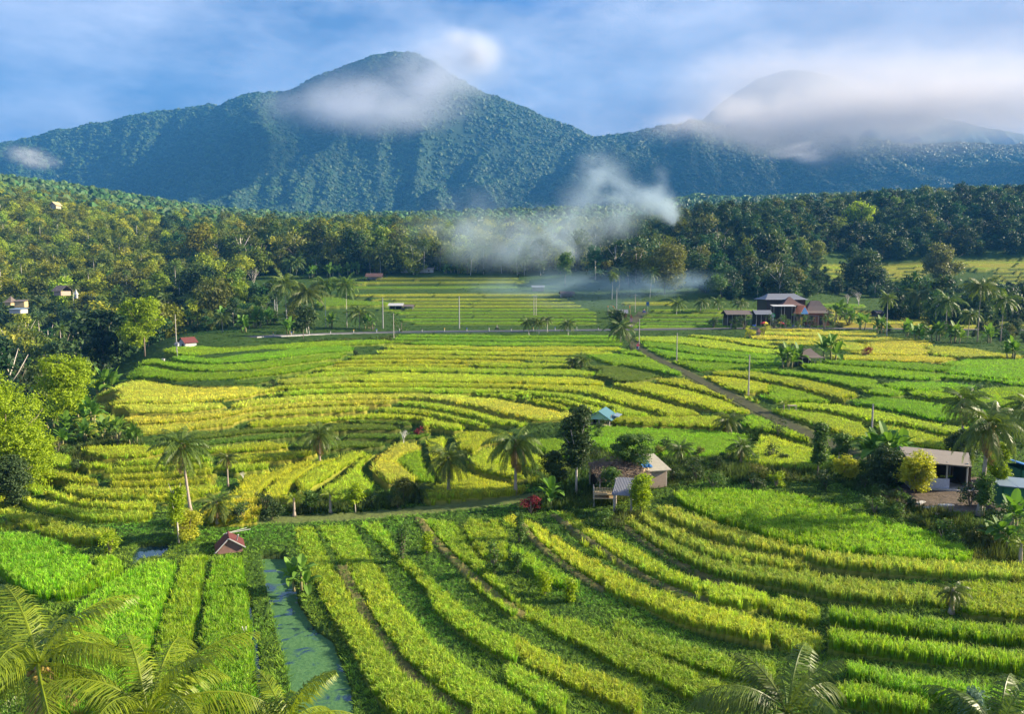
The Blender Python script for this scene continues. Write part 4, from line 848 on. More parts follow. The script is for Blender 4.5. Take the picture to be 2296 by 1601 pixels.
def frond(g, L, az, el, curl, npair, lw, lf, near=False, hang=0.3):
    """one palm frond as arrays: arched midrib and paired leaflets"""
    ns = 14 if near else 9; t = np.linspace(0, 1, ns + 1); e = el - curl * t ** 1.3; dr = np.cos(e) * L / ns; dz = np.sin(e) * L / ns
    rr = np.r_[0, np.cumsum(dr[:-1])]; zz = np.r_[0, np.cumsum(dz[:-1])]; ca, sa = np.cos(az), np.sin(az); sx, sy = -sa, ca
    sway = g.uniform(-.12, .12) * L * t ** 2
    spine = np.c_[ca * rr + sx * sway, sa * rr + sy * sway, zz]
    V, Fc = [], []
    w0 = .035 * L / 4 * (1.6 if near else 2.2)
    for i in range(ns + 1):   # midrib, a narrow roof-shaped strip
        ww = w0 * (1 - .85 * t[i]); V += [spine[i] + [sx * ww, sy * ww, 0], spine[i] + [0, 0, ww * .8], spine[i] - [sx * ww, sy * ww, 0]]
    for i in range(ns): a = i * 3; Fc += [(a, a + 3, a + 4, a + 1), (a + 1, a + 4, a + 5, a + 2)]
    ts = np.linspace(.14, .995, npair)
    for q in ts:
        i = min(int(q * ns), ns - 1); f = q * ns - i; p = spine[i] * (1 - f) + spine[i + 1] * f; tan = spine[i + 1] - spine[i]; tan = tan / np.linalg.norm(tan)
        ll = lf * L * (np.sin(np.pi * min(.06 + q * .95, 1)) ** .6 * .95 + .08)
        for sgn in (1, -1):
            sd = np.array([sx, sy, 0.]) * sgn; dn = hang + g.uniform(-.22, .28)
            d = sd * .80 + tan * (.45 + .3 * q) + np.array([0, 0, -dn]); d /= np.linalg.norm(d); l = ll * g.uniform(.85, 1.1)
            d2 = d + np.array([0, 0, -.55 * (1 + hang)]); d2 /= np.linalg.norm(d2); m_ = p + d * l * .55; e_ = m_ + d2 * l * .45
            wv = tan * lw; n0 = len(V)
            V += [p - wv * .6, p + wv * .6, m_ + wv * .9, m_ - wv * .9, e_]
            Fc += [(n0, n0 + 1, n0 + 2, n0 + 3), (n0 + 3, n0 + 2, n0 + 4, n0 + 4)]
    return V, Fc
def to_mesh(name, V, Fc, mat):
    me = bpy.data.meshes.new(name); me.from_pydata([tuple(v) for v in V], [], [tuple(dict.fromkeys(f)) for f in Fc]); me.update(); me.materials.append(mat); return me
def palm_crown(name, L, seed, mat, n=18, near=False, pairs=16, hang=.3, up=1.25, low=-.55, split=False, lw=None):
    g = np.random.default_rng(seed); parts = []; AV, AF = [], []
    for k in range(n):
        az = k * 2.39996 + g.uniform(-.25, .25); f = (k + .5) / n; el = up - (up - low) * f ** .9 + g.uniform(-.12, .12); curl = .7 + .9 * (1 - abs(f - .45)) + g.uniform(-.15, .2)
        V, Fc = frond(g, L * g.uniform(.85, 1.08) * (.8 + .2 * min(1, f * 3)), az, el, curl, pairs, lw or (.028 if near else .10), .26, near, hang + .5 * f)
        if split: parts.append(to_mesh(name, V, Fc, mat))
        else: n0 = len(AV); AV += V; AF += [tuple(i + n0 for i in q) for q in Fc]
    return parts if split else to_mesh(name, AV, AF, mat)
def ptrunk(name, h, lean, r=.15, bulge=True):
    mb = MB(); pts = []; rad = []
    for i in range(9): t = i / 8; pts.append((lean[0] * t * (1.2 - .2 * t), lean[1] * t, h * t)); rad.append(r * (1.7 - 4 * t if t < .15 and bulge else 1.05 - .35 * t) if t < .15 else r * (1.05 - .35 * t))
    return mb.tube(pts, rad, 8).mesh(name, M_PTRUNK, True)
def coco_mesh():
    mb = MB(); g = random.Random(4)
    for k in range(9):
        a = g.uniform(0, 6.28); c = Vector((math.cos(a) * .28, math.sin(a) * .28, g.uniform(-.45, -.1))); r = .13
        mb.tube([c + Vector((0, 0, -r)), c + Vector((0, 0, -r * .6)), c, c + Vector((0, 0, r * .6)), c + Vector((0, 0, r))], [.02, r * .8, r, r * .8, .02], 7)
    return mb.mesh('coconuts', M_COCO, True)
M_PTPALE0 = simple('whitish_palm_trunk', (.55, .51, .45), .85, .2, 6)
M_COCO = simple("coconut", (.32, .22, .05), .6, .3, 5)
COCO = coco_mesh()
PC_FAR = [palm_crown('crown', 4.0, s, M_LEAF['palmdark'], n=23, low=-.8, pairs=15, lw=.10, hang=hg, up=up) for s, hg, up in ((1, .35, 1.3), (2, .55, 1.1), (3, .3, 1.35), (4, .7, 1.2))]
PC_MID = [palm_crown('crown', 4.0, s, M_LEAF['palm'], n=27, low=-.85, pairs=26, lw=.055, hang=hg, up=up) for s, hg, up in ((11, .35, 1.3), (12, .6, 1.15), (13, .3, 1.4))]
PC_YEL = [palm_crown('crown', 3.2, s, M_LEAF['palmy'], n=11, pairs=24, lw=.05, hang=.25, up=1.45, low=.2) for s in (21, 22)]
DEADF = palm_crown('dead_fronds', 3.3, 71, M_LEAF['dead'], n=6, pairs=20, lw=.06, hang=.7, up=-.6, low=-1.2)
def scale_at(Y): return Y / F
def palm(px, by, cy_, label, mesh=None, spread=95, col=None, group='coconut palms among the fields', r=.15, Yd=None, coco=True, dx=0, leanback=0):
    """palm with its foot at (px, by) and the heart of its crown at height cy_ in the picture; spread: crown width there"""
    P = ground(px, by)[0] if Yd is None else None
    if P is None: u, w = pix_dir(px, by); P = np.array([float(u) * Yd, Yd, float(w) * Yd])
    if Yd is None: P[2] = float(land(P[0], P[1])[0])
    s = P[1] / F; h = max(1.0, (by - cy_) * s)
    e = empty('coconut_palm', P, 0, label, 'palm tree', group)
    lean = (dx * s, leanback * s)
    tk = obj('trunk', ptrunk('trunk', h + .2, lean, min(.2, max(.09, r)) * .78), e)
    if P[1] > 200: tk.data.materials[0] = M_PTPALE0
    cm = mesh or PC_FAR[len(bpy.data.objects) % 4]
    c = obj('crown', cm, e, (lean[0], lean[1], h), (0, 0, random.uniform(0, 6.28))); k = spread * s / 7.0; c.scale = (k, k, k * random.uniform(.9, 1.1))
    if coco and h > 4: o = obj('coconuts', COCO, e, (lean[0], lean[1], h)); o.scale = (1.1, 1.1, 1.1)
    return e
def broad(px, by, ty, w, label, col='green', n=2600, name='broadleaf_tree', cat='tree', group=None, lobes=10, column=False, pale=False, clear=.25, leaf=None, Yd=None, flat=.9, seed=None, low=.15, mesh=None, limbs=6):
    P = ground(px, by)[0] if Yd is None else None
    if P is None: u, w_ = pix_dir(px, by); P = np.array([float(u) * Yd, Yd, float(w_) * Yd])
    else: P[2] = float(land(P[0], P[1])[0])
    s = P[1] / F; h = (by - ty) * s; W = w * s; seed = seed or (int(px * 7 + by) % 9999)
    e = empty(name, P, 0, label, cat, group)
    leaf = leaf or max(.1, (3.0 if n < 4500 else 3.4) * s); n = int(min(36000, max(n, 2.6 * 3.14 * W * h * (1 - clear) / (.8 * leaf * leaf))))
    obj('trunk', trunk_mesh('trunk', W, h, h * (.75 if not column else .9), seed, M_PALE if pale else M_BARK, max(.04, h * .012), limbs), e)
    obj('crown', crown_mesh('crown', W, h * (1 - clear), n, leaf, seed, lobes, M_LEAF[col], flat, low, column), e, (0, 0, h * clear))
    return e
def banana_mesh(seed, stems, L=2.4):
    """a clump: several stems, each with paddle leaves rising and arching from its head"""
    g = np.random.default_rng(seed); V, Fc = [], []; mb = MB()
    for q_, (ox, oy, h, n) in enumerate(stems):
        for k in range(n):
            az = k * 2.4 + g.uniform(-.3, .3); f = (k + .5) / n; el = 1.5 - 1.25 * f + g.uniform(-.1, .1); curl = .3 + 1.2 * f; ns = 9; ll = L * g.uniform(.75, 1.15)
            t = np.linspace(0, 1, ns + 1); e = el - curl * t ** 1.4; rr = np.r_[0, np.cumsum(np.cos(e[:-1]) * ll / ns)]; zz = np.r_[0, np.cumsum(np.sin(e[:-1]) * ll / ns)]; ca, sa = np.cos(az), np.sin(az)
            for i in range(ns + 1):
                w = 0.04 if t[i] < .15 else .42 * np.sin(np.pi * min(1, (t[i] - .08) / .92)) ** .5 + .01; fold = w * .35
                for q, zf in ((-w, fold), (0, 0), (w, fold)): V.append((ox + ca * rr[i] - sa * q, oy + sa * rr[i] + ca * q, h + zz[i] + zf))
            b0 = len(V) - 3 * (ns + 1)
            for i in range(ns):
                a = b0 + i * 3; Fc += [(a, a + 3, a + 4, a + 1), (a + 1, a + 4, a + 5, a + 2)]
        mb.tube([(ox * .8, oy * .8, 0), (ox * .9, oy * .9, h * .5), (ox, oy, h), (ox, oy, h + .3)], [.17, .14, .10, .05], 7)
    return to_mesh('crown', V, Fc, M_LEAF['banana']), mb.mesh('stem', M_BSTEM, True)
M_BSTEM = simple("banana_stem", (.28, .26, .12), .7, .4, 5, stretch=(1, 1, .3))
BAN = [banana_mesh(1, [(0, 0, 2.1, 9), (.9, .4, 1.5, 8), (-.8, .5, 1.0, 7)]), banana_mesh(2, [(0, 0, 2.3, 9), (-.9, -.3, 1.7, 8), (.7, -.7, 1.0, 7), (.5, .9, 1.5, 8)]), banana_mesh(3, [(0, 0, 1.7, 10), (.8, -.3, 1.0, 7)])]
def banana(px, by, wpx, label, k=0, group='banana plants', P=None):
    if P is None: P = ground(px, by)[0]; P[2] = float(land(P[0], P[1])[0])
    s = P[1] / F; sc = wpx * 1.15 * s / 4.4; e = empty('banana_plant', P, random.uniform(0, 6.28), label, 'banana plant', group)
    cr, st = BAN[k % 3]
    a = obj('crown', cr, e); b = obj('stem', st, e); a.scale = b.scale = (sc,) * 3; return e
def shrub(px, by, ty, w, label, col='green', n=500, name='shrub', group=None, lobes=6, column=False, leaf=None):
    P = ground(px, by)[0]; P[2] = float(land(P[0], P[1])[0]); s = P[1] / F; h = (by - ty) * s; W = w * s; sd = int(px * 3 + by) % 9973
    e = empty(name, P, 0, label, 'bush', group)
    obj('foliage', crown_mesh('foliage', W, h * .95, n, leaf or max(.06, 1.9 * s), sd, lobes, M_LEAF[col], .9, .08, column), e, (0, 0, h * .05))
    mb = MB()
    for k in range(4): a = k * 1.6; mb.tube([(0, 0, -.1), (math.cos(a) * W * .12, math.sin(a) * W * .12, h * .45), (math.cos(a) * W * .2, math.sin(a) * W * .2, h * .75)], [.03 * h, .02 * h, .008 * h], 5)
    mb.build('stem', M_BARK, e); return e
# ------------------------------------------------------------------ single trees and plants, each where it stands
G1 = 'coconut palms among the fields'
def mid(k): return PC_MID[k % 3]
palm(428, 1152, 990, 'tall slim coconut palm with yellowing lower fronds, nearest the red roofed hut', mid(0), 150, dx=-14)
palm(511, 1080, 1012, 'thin young palm standing right behind the tall slim palm at lower left', mid(1), 60, r=.1, coco=False)
palm(717, 1030, 962, 'palm alone in front of the golden terraces, a banana plant at its foot', mid(2), 105, r=.13)
palm(1006, 1113, 1030, 'palm with upright fronds beside the heart shaped rice parcel', mid(2), 125, r=.17)
palm(1156, 1108, 985, 'big dark palm left of the tall leafy tree and the teal hut', mid(1), 160, r=.17)
palm(488, 1178, 1130, 'low bushy palm with a short orange trunk above the red roofed hut', mid(0), 105, coco=False)
palm(660, 1158, 1120, 'small palm on the grass path, left of the pair of young palms', PC_YEL[0], 75, coco=False)
palm(741, 1150, 1112, 'small palm with bright yellow fronds, right of the pair of young palms', PC_YEL[1], 75, coco=False)
palm(938, 1123, 1096, 'little palm at the foot of the heart shaped rice parcel', mid(1), 75, r=.1, coco=False)
palm(1631, 963, 932, 'low spreading palm in the rice left of the dirt track', mid(0), 80, coco=False)
palm(1285, 824, 808, 'left of two stubby palms growing in the middle of the terraces', mid(1), 45, coco=False)
palm(1305, 824, 805, 'right of two stubby palms growing in the middle of the terraces', mid(2), 50, coco=False)
palm(1524, 1046, 1003, 'ragged palm with brown hanging leaves behind the tarp covered shed', mid(1), 75, coco=False)
palm(1662, 1040, 1005, 'young palm in the weeds between the shed and the dirt track', mid(2), 70, coco=False)
palm(2195, 1157, 942, 'tall pale trunked palm right of the open pavilion', mid(0), 190, r=.2, dx=10)
palm(2155, 1010, 895, 'palm whose dark crown shows left behind the tall pale trunked palm', mid(2), 120)
palm(2300, 1000, 905, 'palm cut by the right edge of the photo above the teal shed', mid(1), 110)
palm(1757, 924, 906, 'small bright palm beside the wooden stand on the dirt track', PC_YEL[0], 48, coco=False)
palm(2133, 1377, 1322, 'short palm with orange dead fronds among the dry rice at lower right', mid(1), 85, r=.16, coco=False)
palm(2287, 1265, 1222, 'yellow tipped young palm at the right edge under the teal shed', PC_YEL[1], 70, coco=False)
palm(75, 898, 835, 'palm rising from the ravine left of the second lime green tree', mid(0), 85)
palm(5, 850, 802, 'palm at the left edge above the big lime green tree', mid(2), 80)
palm(165, 850, 785, 'broad drooping palm in the shade of the ravine', mid(1), 110, coco=False)
# beyond the asphalt road
for e in [o for o in bpy.data.objects if o.name.startswith('coconut_palm')]:
    c = [k for k in e.children if k.name.startswith('crown')]
    if c and c[0].data in PC_MID: q = obj('dead_fronds', DEADF, e, c[0].location, (0, 0, random.uniform(0, 6))); q.scale = c[0].scale
far_palms = [(645, 738, 635, 62, 'first white trunked palm of the row left of the road'), (692, 740, 655, 70, 'second white trunked palm of the row left of the road, widest crown'), (688, 748, 702, 48, 'low palm leaning at the start of the road kerb'),
 (731, 735, 634, 55, 'third white trunked palm of the row, left of the two closest to the fields'), (778, 735, 638, 52, 'rightmost white trunked palm of the row left of the far fields'), (806, 737, 700, 50, 'short palm behind the kerb, right of the white trunked palms'),
 (754, 591, 543, 26, 'slim palm lit at the top against the central wood'), (650, 624, 589, 40, 'palm in front of the olive trees of the central wood'), (664, 624, 585, 36, 'palm just right of another before the olive trees'), (809, 592, 548, 42, 'dark wide palm in the central wood'),
 (831, 614, 566, 32, 'palm directly above the brown roofed field shelter, left one'), (854, 618, 572, 36, 'palm directly above the brown roofed field shelter, right one'), (865, 592, 545, 36, 'high palm behind the brown roofed field shelter'), (916, 588, 562, 28, 'palm above the left end of the long white shed'),
 (951, 613, 548, 32, 'tallest palm beside the long white shed, dark headed'), (974, 603, 574, 24, 'small palm at the right end of the long white shed'), (1029, 592, 572, 26, 'first palm in the edge of the smoke'), (1055, 618, 566, 32, 'second palm in the edge of the smoke'), (1088, 613, 560, 36, 'third palm in the smoke, with the roundest crown'),
 (1125, 613, 572, 22, 'small palm right of the round crowned palm in the smoke'), (1160, 618, 580, 32, 'pale palm in the smoke left of a darker one'), (1176, 618, 584, 30, 'darker palm in the smoke, left of a tall thin one'), (1202, 600, 570, 26, 'thin palm standing deep in the smoke'), (1212, 618, 590, 30, 'dark palm at the right end of the smoke line'),
 (1372, 672, 618, 24, 'thin white palm left of the two brown headed palms behind the junction'), (1387, 657, 610, 34, 'brown headed palm with a pale trunk above the temple gate'), (1457, 668, 612, 34, 'leaning palm with brown skirt over the low smoke'),
 (1410, 640, 602, 34, 'dead brown palm between the leaning palm and the temple gate'),
 (1186, 752, 722, 34, 'leftmost of three small palms in front of the road'), (1209, 753, 720, 34, 'middle one of three small palms in front of the road'), (1274, 753, 726, 36, 'rightmost of three small palms in front of the road'), (1227, 745, 715, 26, 'small palm behind the middle one of the three at the road'),
 (1391, 770, 732, 62, 'bushy palm at the junction of the road and the dirt track'), (1370, 722, 700, 24, 'little palm under the hanging bamboo pole'),
 (1516, 706, 679, 34, 'small leaning palm left in the row behind the dark fields'), (1570, 700, 678, 34, 'second small palm in the row behind the dark fields'), (1612, 697, 676, 32, 'third small palm in the row, left of the long low pavilion'), (1663, 697, 678, 32, 'palm behind the long low pavilion'),
 (1988, 756, 668, 36, 'slim palm before the golden field right of the thatched house'), (2060, 722, 664, 56, 'large palm right of the slim one before the golden field'), (2120, 745, 676, 62, 'wide drooping palm right of the golden field'), (2191, 767, 640, 60, 'tallest white trunked palm at the right'),
 (2243, 767, 672, 52, 'tall palm right of the tallest white trunked palm'), (2169, 760, 702, 48, 'lower palm between the wide drooping palm and the tallest one'), (2053, 762, 744, 40, 'low yellow palm behind the golden terrace edge'), (2010, 722, 700, 30, 'small palm beside the large one before the golden field'),
 (1868, 531, 492, 24, 'palm with white lit fronds high in the right wood'), (1844, 541, 510, 28, 'palm with hanging fronds left of the white lit one in the right wood'), (1772, 536, 508, 22, 'palm in the dark left part of the right wood'), (1801, 534, 506, 22, 'palm right of another in the dark left part of the right wood'), (1495, 520, 484, 22, 'palm at the foot of the rising smoke plume'),
 (79, 584, 546, 34, 'lit palm with a crooked trunk on the left hillside'), (135, 596, 563, 42, 'wide lit palm on the left hillside'), (157, 574, 556, 24, 'small lit palm beside the wide one on the left hillside'), (18, 588, 562, 30, 'lit palm at the far left of the hillside'), (108, 588, 566, 30, 'lit palm between the crooked and the wide palm'),
 (356, 655, 630, 40, 'palm with drooping bright frond at the edge of the shaded valley'), (437, 720, 672, 46, 'white stemmed palm left of the two concrete posts'), (99, 727, 696, 50, 'brown hearted palm right of the blue roof'), (194, 767, 708, 46, 'tall palm in the shaded valley right of the brown hearted palm'),
 (337, 770, 738, 42, 'pale palm in front of the round lime tree'), (345, 728, 695, 36, 'palm behind the round lime tree'), (453, 600, 580, 34, 'palm top catching light left of the dead white tree'), (30, 745, 712, 44, 'palm low at the left edge of the valley'), (560, 735, 706, 44, 'palm between the banana plants and the road'), (500, 745, 712, 40, 'palm in the dark hollow right of the small hut')]
for i, (px, by, cy_, sp, lb) in enumerate(far_palms):
    e = palm(px, by, cy_, lb, None, sp * 1.38, r=.13, coco=False, dx=(i * 37 % 9) - 4, group='palms beyond the fields')
# foreground palms, cut by the lower edge: every frond a part of its own
def near_palm(px, py, Y, L, label, seed, n=16, up=1.3, low=-.5, mat='palm', pairs=58, azf=None):
    u, w = pix_dir(px, py); P = Vector((float(u) * Y, Y, float(w) * Y)); gz = float(land(P.x, P.y)[0]); h = P.z - gz
    e = empty('coconut_palm', (P.x, P.y, gz), 0, label, 'palm tree', G1)
    obj('trunk', ptrunk('trunk', h, (0, 0), .17), e)
    for me in palm_crown('frond', L, seed, M_LEAF[mat], n=n, near=True, pairs=pairs, hang=.25, up=up, low=low, split=True, lw=.027):
        obj('frond', me, e, (0, 0, h))
    for me in palm_crown('frond', L * .8, seed + 500, M_LEAF['dead'], n=4, near=True, pairs=34, hang=.6, up=-.7, low=-1.1, split=True, lw=.03): tag(obj('frond', me, e, (0, 0, h)), 'dead brown frond hanging down')
    if h > 3: obj('coconuts', COCO, e, (0, 0, h))
near_palm(85, 1490, 26, 5.0, 'large palm with coconuts filling the lower left corner', 31, n=20, mat='palmy')
near_palm(330, 1600, 25, 5.0, 'palm with a long upright golden frond, second from the lower left corner', 33, n=17, mat='palmy', low=-.2)
near_palm(640, 1625, 26, 3.6, 'palm on the lower edge below the duckweed pond', 37, n=14, mat='palmy', low=-.2)
near_palm(1765, 1600, 27, 4.2, 'palm with a glossy white lit frond at the lower edge, right half', 39, n=16, low=-.1)
near_palm(2240, 1650, 27, 3.2, 'palm tip poking in at the lower right corner', 41, n=12, low=.2)

# trees one can name
T = 'noticeable trees'
broad(20, 1100, 845, 210, 'big lime green tree at the left edge of the terraces', 'lime', 9000, lobes=16, clear=.08, low=.05)
broad(25, 1125, 1010, 130, 'dark shaded tree below the big lime green tree', 'dark', 3000, lobes=8, clear=.05)
broad(150, 960, 805, 115, 'lime green tree behind the banana grove', 'lime', 5000, lobes=12, clear=.15)
broad(325, 800, 672, 88, 'round lime green tree in front of the shaded valley', 'lime', 4000, lobes=10, clear=.15)
broad(262, 790, 702, 52, 'green tree left of the round lime tree', 'green', 2000, lobes=7)
broad(1292, 1112, 905, 80, 'tall dark leafy tree left of the teal hut', 'dark', 6500, lobes=16, clear=.22, column=True, pale=True)
broad(1240, 1105, 1010, 58, 'dark bushy tree at the foot of the tall leafy tree', 'dark', 2500)
broad(1437, 1150, 1060, 62, 'lime green leafy tree in front of the tarp covered shed', 'lime', 2600, lobes=9, clear=.1, column=True)
broad(1370, 1120, 1045, 50, 'green tree hiding the left end of the brush roofed shed', 'green', 1500, lobes=7)
broad(1425, 1090, 968, 100, 'feathery flat topped tree behind the brush roofed shed', 'green', 2200, lobes=12, clear=.4, flat=.45, leaf=.09)
broad(427, 1210, 1148, 72, 'rounded yellow tree between the small pond and the red roofed hut', 'yellow', 2600, lobes=8, clear=.05)
broad(401, 1218, 1080, 44, 'slender tree with a thin pale trunk beside the small pond', 'lime', 900, lobes=6, clear=.3, pale=True, column=True, limbs=4)
broad(1490, 660, 553, 100, 'wide olive tree over the low smoke at the foot of the right wood', 'olive', 3500, lobes=12, clear=.1)
broad(1360, 620, 560, 56, 'olive tree at the left tip of the right wood', 'olive', 1600)
broad(1375, 570, 498, 22, 'slender creeper clad tree standing up out of the right wood', 'dark', 1000, column=True, lobes=8)
broad(1616, 672, 619, 62, 'bright green tree left of the long low pavilion', 'green', 2000, lobes=8)
broad(1694, 655, 600, 42, 'pale yellow tree with a thin trunk behind the inn, left one', 'olive', 1200, clear=.4, pale=True)
broad(1779, 662, 605, 36, 'pale yellow tree with a thin trunk behind the inn, right one', 'olive', 1100, clear=.4, pale=True)
broad(1927, 520, 460, 58, 'pale green round tree standing out in the right wood', 'lime', 2000, clear=.2, pale=True)
broad(1747, 612, 532, 34, 'slender tree with pale forked stems before the right wood', 'green', 1100, column=True, clear=.35, pale=True)
broad(1942, 656, 572, 95, 'dark round tree standing in the upper right terraces', 'dark', 3500, lobes=12, clear=.02, low=.05)
broad(2115, 640, 553, 82, 'spreading tree with yellow lit edges in the upper right terraces', 'olive', 2600, lobes=10, clear=.1)
broad(1384, 760, 697, 34, 'dark shapely tree behind the roadside temple gate', 'dark', 1500, lobes=7, clear=.05)
broad(2165, 1060, 965, 85, 'dark dense tree behind the roof of the open pavilion', 'dark', 3000)
broad(2233, 1130, 985, 50, 'feathery light green bamboo at the right edge', 'lime', 1600, column=True, clear=.25, leaf=.09)
broad(1833, 1075, 940, 48, 'slim green tree at the near end of the dirt track', 'green', 1800, column=True, clear=.15)
broad(1880, 1050, 970, 42, 'sparse young tree right of the slim one at the near end of the track', 'green', 800, clear=.3, pale=True)
broad(2050, 1110, 1015, 82, 'croton with orange green leaves beside the open pavilion', 'yellow', 2200, clear=.08)
broad(1893, 1080, 1022, 46, 'yellow croton above the dark hedge of the yard', 'yellow', 1200, clear=.08)
broad(1990, 1090, 1000, 80, 'dark green thicket tree under the big banana clump', 'dark', 2600, clear=.03)
broad(2205, 1160, 1060, 46, 'glossy young tree behind the tall pale trunk', 'green', 1300, column=True)
broad(797, 1150, 1086, 34, 'small pale tree with bright leaves on the grass path', 'lime', 700, clear=.3, pale=True)
broad(905, 1128, 1070, 38, 'small olive tree below the heart shaped parcel', 'olive', 700, clear=.25)
broad(480+216, 1150, 1100, 30, 'sapling between the two small palms of the path', 'green', 350, clear=.3, pale=True)
broad(680, 760, 690, 50, 'dark tree among the palms left of the road', 'dark', 1500)
broad(608, 690, 640, 44, 'round dark tree left of the white trunked palms', 'dark', 1400)
broad(1267, 640, 568, 28, 'small bright tree in the smoke left of the right wood', 'green', 1000)
broad(2055, 705, 650, 60, 'dark tree behind the large palm of the golden field', 'dark', 1500)
# bushes of the lower fan
for px, by, ty, w, c, lb in ((1165, 1215, 1142, 36, 'green', 'tall leafy bush at the head of the fan of terraces'), (902, 1260, 1163, 40, 'green', 'tallest column shaped bush left in the fan of terraces'), (957, 1240, 1195, 24, 'lime', 'small bush right of the tallest column shaped bush'),
   (1108, 1290, 1205, 46, 'green', 'broad bush in the middle of the fan of terraces'), (1160, 1285, 1238, 28, 'green', 'bush just right of the broad middle one'), (1222, 1335, 1278, 38, 'lime', 'bright bush on the bank, left of the last pair'), (1278, 1350, 1296, 32, 'lime', 'bright bush on the bank, right of the last pair'),
   (1352, 1180, 1140, 38, 'green', 'low bush below the open side of the shed'), (247, 1240, 1195, 44, 'lime', 'bright bush beside the small blue pond'), (540, 1175, 1135, 60, 'dark', 'dark bush under the low bushy palm'), (610, 1165, 1130, 50, 'dark', 'dark bush right of the low bushy palm'), (1600, 1100, 1060, 66, 'green', 'clipped round bush behind the upper near field'),
   (1690, 1095, 1062, 60, 'dark', 'dark round bush right of the clipped one'), (1740, 1090, 1060, 40, 'lime', 'bush with pale yellow tips behind the near field'), (1560, 1075, 1030, 46, 'dark', 'bush at the right wall of the tarp covered shed'), (1850, 1100, 1050, 40, 'dark', 'dark red leaved bush at the yard'),
   (2175, 1135, 1080, 60, 'dark', 'dark bush right of the open pavilion'), (1960, 1150, 1110, 70, 'green', 'sprawling bush at the corner of the yard'), (2250, 1210, 1130, 110, 'dark', 'broad leaved dark bush below the teal shed'), (2120, 1215, 1165, 90, 'green', 'green bush under the stepping stones'),
   (2168, 1601, 1540, 70, 'blue', 'grey green bush at the lower right corner'), (1190, 1150, 1112, 66, 'red', 'heap of dry purple brush left of the shed'), (940, 975, 955, 18, 'red', 'crimson bush beside the bare white tree'), (957, 972, 950, 16, 'yellow', 'orange yellow bush beside the bare white tree'),
   (1680, 757, 733, 22, 'yellow', 'golden clipped bush, left of the little shrine'), (1712, 752, 727, 26, 'yellow', 'golden clipped bush, right of the little shrine'), (1940, 797, 778, 36, 'red', 'dark red bush in the golden terrace'), (798, 798, 784, 10, 'dark', 'dark knob of a bush on the terrace edge, upper one'), (613, 861, 843, 14, 'dark', 'dark knob of a bush on the terrace edge, lower one'),
   (1415, 790, 752, 36, 'dark', 'dark shrubs at the foot of the junction palm'), (900, 745, 715, 60, 'green', 'scrub behind the kerb below the field shack'), (835, 742, 712, 50, 'green', 'scrub behind the kerb, left of the field shack'), (1640, 728, 700, 46, 'dark', 'grey shrubs at the left end of the long low pavilion'), (1735, 737, 705, 44, 'dark', 'creeper covered shrub before the inn'), (1668, 738, 708, 50, 'dark', 'dark shrub growing before the long low pavilion'), (1650, 738, 716, 30, 'green', 'small shrub at the post of the long low pavilion'), (1790, 738, 700, 30, 'green', 'green shrub in front of the blue gable'), (1848, 738, 702, 44, 'green', 'green shrub under the eaves of the thatched house'), (1868, 736, 695, 40, 'dark', 'dark shrub at the right corner of the thatched house'), (1760, 736, 708, 26, 'green', 'leafy shrub beneath the white canopy'),
   (1900, 735, 706, 60, 'green', 'bushes right of the parked motorbikes'), (1815, 735, 708, 40, 'dark', 'dark bush under the orange roof'), (1600, 735, 715, 30, 'dark', 'bush at the far side of the road left of the pavilion')):
    shrub(px, by, ty, w, lb, c, n=900 if by > 1000 else 350, column=(by - ty) > w * 1.3, leaf=(.10 if by > 1000 else None))
g_ = random.Random(12)
for z, nn, lb in ((0, 26, 'dark scrubby bush in the weeds between the brush roofed shed and the dirt track'), (1, 14, 'low green bush on the weedy slope below the open pavilion'), (2, 10, 'small bush along the edge of the grass path'), (3, 5, 'low bush below the banana grove')):
    Z = WEEDZ[z]; k = 0; M_ = [(shrub.__name__)]
    while k < nn:
        x, y = g_.uniform(Z[:, 0].min(), Z[:, 0].max()), g_.uniform(Z[:, 1].min(), Z[:, 1].max())
        if not inside(Z, np.array([x]), np.array([y]))[0]: continue
        px, py = to_pix(x, y, float(land(x, y)[0])); k += 1; w_ = g_.uniform(26, 52) * min(1, 62 / y + .2)
        shrub(px, py, py - w_ * g_.uniform(.5, .85), w_, lb, g_.choice(['green', 'dark', 'dark', 'olive']), n=600, group='scrub bushes: ' + lb, leaf=.09)
